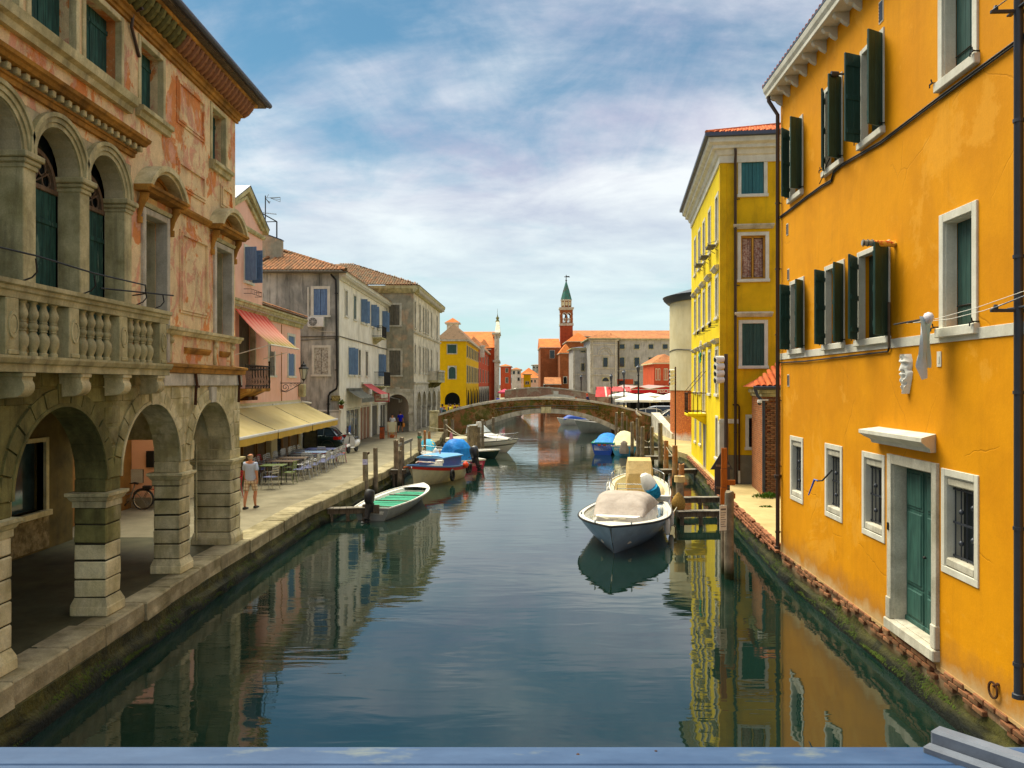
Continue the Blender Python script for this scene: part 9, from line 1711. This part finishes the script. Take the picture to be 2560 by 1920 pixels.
mb = MB(); mb.lathe([(.001,-.02), (.09,-.02), (.10,.04), (.08,.08), (.001,.1)],12); mb.build('headlight', M['chrome'], t, loc=(.44,0,1.05), rot=(0, R(80),0), smooth=50)
mb = MB(); mb.tube([(.44,0,1.1), (.42,0,1.38), (.38,.0,1.55)], [.05,.07,.04],7); mb.build('blue_cover', paint('blue_cloth_roll', '3C5C9C',.8), t, smooth=60)
bx = at(357.5,24.85,0).x; t = thing('bicycle', 'silver step-through bicycle leaning on the pink wall inside the arcade', 'bicycle', (bx,24.85, ZQ), pi); r = .31
def bw_(x, nm):
    mb = MB(); mb.tube([(x + r * cos(a),0, r + r * sin(a)) for a in [2 * pi * k / 28 for k in range(29)]],.019,6); o = mb.build('tyre', M['rubber'], t, smooth=60); mb = MB(); mb.tube([(x + (r - .03) * cos(a),0, r + (r - .03) * sin(a)) for a in [2 * pi * k / 28 for k in range(29)]],.010,5)
    for k in range(18): a = 2 * pi * k / 18; mb.tube([(x,.02 * (-1) ** k, r), (x + (r - .03) * cos(a),0, r + (r - .03) * sin(a))],.003,3)
    mb.build('rim', M['chrome'], o); mb = MB(); mb.tube([(x + (r + .03) * cos(a),0, r + (r + .03) * sin(a)) for a in [.15 * pi + pi * 1.0 * k / 12 for k in range(13)]],.018,5, flat=1); mb.build('mudguard', M['pipe_grey'], o)
bw_(0, 'rear'); bw_(1.05, 'front')
mb = MB(); mb.tube([(0,0, r), (.42,0,.27)],.014,6); mb.tube([(.42,0,.27), (.26,0,.74)],.018,6); mb.tube([(.42,0,.27), (.62,0,.30), (.82,0,.66), (.85,0,.80)],.022,6); mb.tube([(.30,0,.55), (.50,0,.45), (.70,0,.52)],.016,6); mb.tube([(0,0, r), (.29,0,.60)],.012,6); mb.tube([(.83,0,.7), (.95,0,.48), (1.05,0, r)],.016,6); mb.tube([(.84,0,.78), (.82,0,.95), (.78,.25,.98), (.68,.28,.97)],.013,6); mb.tube([(.82,0,.95), (.78,-.25,.98), (.68,-.28,.97)],.013,6); mb.build('frame', paint('silver_bike_paint', '9A9890',.35,.4), t, smooth=60)
mb = MB(); mb.tube([(.16,0,.80), (.26,0,.82), (.42,0,.81)], [.07,.06,.022],8, flat=.5); mb.build('saddle', M['rubber'], t, smooth=60); mb = MB(); mb.tube([(.27,0,.72), (.25,0,.80)],.012,5); mb.box(-.30,.15,-.06,.06,.62,.635); mb.tube([(0,.06, r), (-.18,.06,.62)],.007,4); mb.tube([(0,-.06, r), (-.18,-.06,.62)],.007,4); mb.build('rack', M['iron'], t); mb = MB(); mb.box(-.26,.0,-.07,.07,.64,.74,.02); mb.box(-.34,-.29,-.03,.03,.72,.92); mb.build('rear_bag', M['rubber'], t)
mb = MB(); mb.lathe([(.001,0), (.028,0), (.02,.03), (.001,.035)],8, (-.33,0,.60)); mb.build('rear_light', paint('red_reflector', 'D01410',.3), t); mb = MB(); mb.lathe([(.001,-.008), (.09,-.008), (.09,.008), (.001,.008)],14); mb.build('chainring', M['chrome'], t, loc=(.42,.04,.27), rot=(R(90),0,0)); mb = MB(); mb.tube([(.42,.06,.27), (.52,.08,.16)],.01,5); mb.box(.48,.58,.07,.15,.145,.165); mb.tube([(.42,-.06,.27), (.32,-.08,.38)],.01,5); mb.build('pedal_crank', M['iron'], t)
def cafe_chair(label, mtl, seatm, group):
    t = thing('cafe_chair', label, 'chair', (0,0,-50),0, group); mb = MB(); mb.box(-.21,.21,-.20,.21,.44,.46,.008); mb.build('seat', seatm, t)
    for sx in (-1,1):
        mb = MB(); mb.tube([(sx * .20,-.19,.44), (sx * .23,-.24,0)],.014,5); mb.build('leg', mtl, t); mb = MB(); mb.tube([(sx * .20,.19,.44), (sx * .22,.27,0)],.014,5); mb.build('leg', mtl, t)
        mb = MB(); mb.tube([(sx * .20,.20,.44), (sx * .21,.26,.86)],.013,5); mb.tube([(sx * .21,.22,.66), (sx * .25,.0,.66), (sx * .23,-.18,.62), (sx * .21,-.2,.44)],.012,5); mb.build('armrest', mtl, t)
    mb = MB(); [mb.box(-.20,.20,.235 + .006 * k,.25 + .006 * k,.58 + .085 * k,.635 + .085 * k,.004) for k in range(4)]; mb.build('backrest', mtl, t); return t
sil = paint('aluminium_tube', 'B0B0AC',.35,.7); redc = paint('red_chair_enamel', 'B82430',.4); grn = paint('green_chair_enamel', '6A7A3A',.5)
c1 = cafe_chair('silver metal cafe chair in the dense row of chairs along the quay tables', sil, paint('blue_seat', '666C94',.5), 'silver cafe chairs along the quay tables'); c2 = cafe_chair('red metal chair at the far end of the table row, nearest the car', redc, redc, 'red cafe chairs'); c3 = cafe_chair('olive green chair tucked at the near table', grn, grn, 'cafe chairs near the arcade')
def ctable(label, x, y, top, w_=.75, l=1.0, edge=None):
    t = thing('cafe_table', label, 'table', (x, y, ZQ)); mb = MB(); mb.box(-w_ / 2, w_ / 2,-l / 2, l / 2,.70,.735,.01); mb.build('table_top', top, t)
    if edge: mb = MB(); mb.box(-w_ / 2 - .01, w_ / 2 + .01,-l / 2 - .01, l / 2 + .01,.685,.70); mb.build('table_edge', edge, t)
    for sx in (-1,1):
        for sy in (-1,1): mb = MB(); mb.tube([(sx * (w_ / 2 - .06), sy * (l / 2 - .06),.69), (sx * (w_ / 2 - .03), sy * (l / 2 - .03),0)],.016,5); mb.build('leg', M['iron'], t)
blt = paint('blue_table_top', '3C4878',.35); pbt = paint('pale_blue_table_top', '8098B8',.35)
ctable('dark blue table at the far end of the terrace',-9.35,39.2, blt,1.5,1.0); ctable('pale blue table with red edge on the terrace',-9.35,37.4, pbt,1.4,1.0, redc); ctable('thin dark table third from the parked car',-9.4,35.9, M['iron'],1.2,.8); ctable('brown table fourth from the parked car',-9.45,34.4, M['brown_shutter'],1.2,.8); ctable('rose brown table fifth from the parked car',-9.5,33.0, M['brown_shutter'],1.2,.8); ctable('olive green table nearest the walking man',-9.35,31.3, grn,.9,.8, M['iron'])
rd = random.Random(14); first = {1: True,2: True,3: True}
def seat(c, x, y, rz, key, label=None):
    if first[key]: c.location = (x, y, ZQ); c.rotation_euler = (0,0, rz); first[key] = False; o = c
    else: o = clone(c, (x, y, ZQ), rz)
    if label: o['label'] = label
Y_ = 32.3
while Y_ < 40.2:
    for x, rz in ((-8.55,-pi / 2), (-10.35, pi / 2)): seat(c1, x + rd.uniform(-.1,.1), Y_ + rd.uniform(-.08,.08), rz + rd.uniform(-.25,.25),1)
    Y_ += .62
for x, y in ((-9.0,34.9), (-9.8,36.6), (-9.2,38.2)): seat(c1, x, y, rd.uniform(-.2,.2),1)
seat(c1, G(668,1222, ZQ).x + .12,29.7, R(-110),1, 'silver chair standing alone just right of the walking man'); seat(c2,-8.55,39.9, R(-75),2); seat(c2,-10.6,34.2, R(85),2, 'dull red chair on the wall side of the tables'); seat(c3,-8.75,31.3, R(-95),3); seat(c3,-10.2,31.2, R(90),3, 'olive green chair on the wall side of the near table')
seat(c2, G(590,1240, ZQ).x,27.6, R(-60),2, 'red chair half hidden behind the stone corner pier')
e = at(980,57.6, ZQ); t = thing('easel_board', 'blank cream board on a wooden easel under the shop awnings', 'board', (e.x, e.y, ZQ)); mb = MB(); mb.box(-.33,.33,-.05,-.02,.42,1.16,.008); mb.build('panel', paint('cream_board', 'D8D4B0',.6), t)
for x in (-.28,.28): mb = MB(); mb.tube([(x,-.1,0), (x,-.02,1.2)],.018,5); mb.build('leg', M['pile_orange'], t); mb = MB(); mb.tube([(x,.3,0), (x,0,1.15)],.018,5); mb.build('leg', M['pile_orange'], t)
t = thing('flower_tub', 'low tub of yellow flowers behind the easel', 'planter', (e.x - .05, e.y + .35, ZQ)); mb = MB(); mb.lathe([(.001,0), (.16,0), (.2,.2), (.001,.2)],9); mb.build('tub', M['tile_red'], t); mb = MB(); rd = random.Random(4)
for k in range(60): a = rd.uniform(0,6.28); q = rd.uniform(0,.2); z = rd.uniform(.2,.42); x, y = q * cos(a), q * sin(a); mb.poly([(x - .03, y, z), (x, y - .03, z + .01), (x + .03, y, z), (x, y + .03, z - .01)])
mb.build('blossom', paint('yellow_petals', 'E0C818',.7), t, norm=False)
t = thing('litter_bin', 'orange red painted bin beside the shop door', 'bin', at(955,56.8, ZQ)); mb = MB(); mb.box(-.16,.16,-.14,.14,0,.85,.02); mb.build('casing', mat('orange_bin_paint', 'C05A30', '6A4A38',.5,4,.2, bump=0), t); mb = MB(); mb.box(-.18,.18,-.16,.16,.85,.9,.01); mb.build('lid', M['pipe_grey'], t)
RLm = NT('blue_grey_rail_paint'); n1 = RLm.noise(9,8,.7, sc=(1,3,1)); c_ = RLm.mix(RLm.ramp(n1,.35,.68), hexc('2C4464'), hexc('3C5474')); c_ = RLm.mix(RLm.ramp(RLm.noise(5,3,.5,.8, sc=(1.3,6,1), loc=(3,2,0)),.72,.74), c_, hexc('6C8C98')); c_ = RLm.mix(RLm.math('MULTIPLY', RLm.ramp(RLm.noise(3,6,.6, sc=(2,5,1), loc=(1,9,2)),.6,.72),.55), c_, hexc('8A8C70')); c_ = RLm.mix(RLm.ramp(RLm.noise(38,3,.6, loc=(7,0,0)),.74,.76), c_, hexc('3A3830'))
railm = RLm.done(c_, RLm.ramp(RLm.noise(14,6),.3,.7,.45,.65), RLm.bump(RLm.noise(60,5),.12,.002),.0,.22)
t = thing('parapet_rail', 'blue grey painted steel bridge parapet across the bottom foreground', 'railing', (0,.9,0)); ys = lambda py, z: (H - z) * FPX / (py - 960); zt_ = H - .43
mb = MB(); y1 = ys(1866, zt_) - .9; y0 = ys(1912, zt_) - .9; mb.box(-1.4,.62, y0 + .001, y1, zt_ - .012, zt_,.002); mb.build('top_plate', railm, t)
mb = MB(); mb.box(-1.4,.62,-.13, y0 - .0015, zt_ - .012, zt_ + .0004,.001); mb.build('inner_plate', railm, t)
mb = MB(); mb.box(-1.4,.62, y1 - .006, y1 - .002, zt_ - .12, zt_ - .012); mb.build('outer_web', railm, t)
kx = lambda px, y: (px - 1280) / FPX * (y + .9)
T = Matrix.Translation((kx(2330, y1) + .012, y1 - .006, zt_)) @ Matrix.Rotation(R(-52),4, 'Z'); mb = TB(T); mb.box(-.012,.20,-.012,.010,-.012,.022,.003); mb.box(-.012,.20,-.030,-.014,-.012,.008,.002); mb.build('corner_brace', mat('galvanised_grey', '6E747E', '5C6068',.5,8,.3, rough=.45, var=.1, bump=.1), t)
mb = MB(); mb.box(.625,1.4,-.13, y1 + .006, zt_ - .005, zt_ + .012,.003); mb.lathe([(.001,0), (.006,0), (.005,.004), (.001,.005)],10, (.64,.0 + y1 - .012, zt_ + .012)); mb.build('joint_plate', bpy.data.materials['galvanised_grey'], t)
for x in (-1.2,-.4,.4,1.2): mb = MB(); mb.box(x - .02, x + .02,-.06,-.02, zt_ - 1.1, zt_ - .013); mb.build('post', railm, t)
for x, y, r_ in ((kx(1445, y1 - .02), y1 - .02,.0022), (kx(1640, y1 - .012), y1 - .012,.002)): mb = MB(); mb.lathe([(r_,0), (r_ * .6,.0006), (.0001,.0008)],8, (x, y, zt_)); mb.build('chip', M['rust'], t)
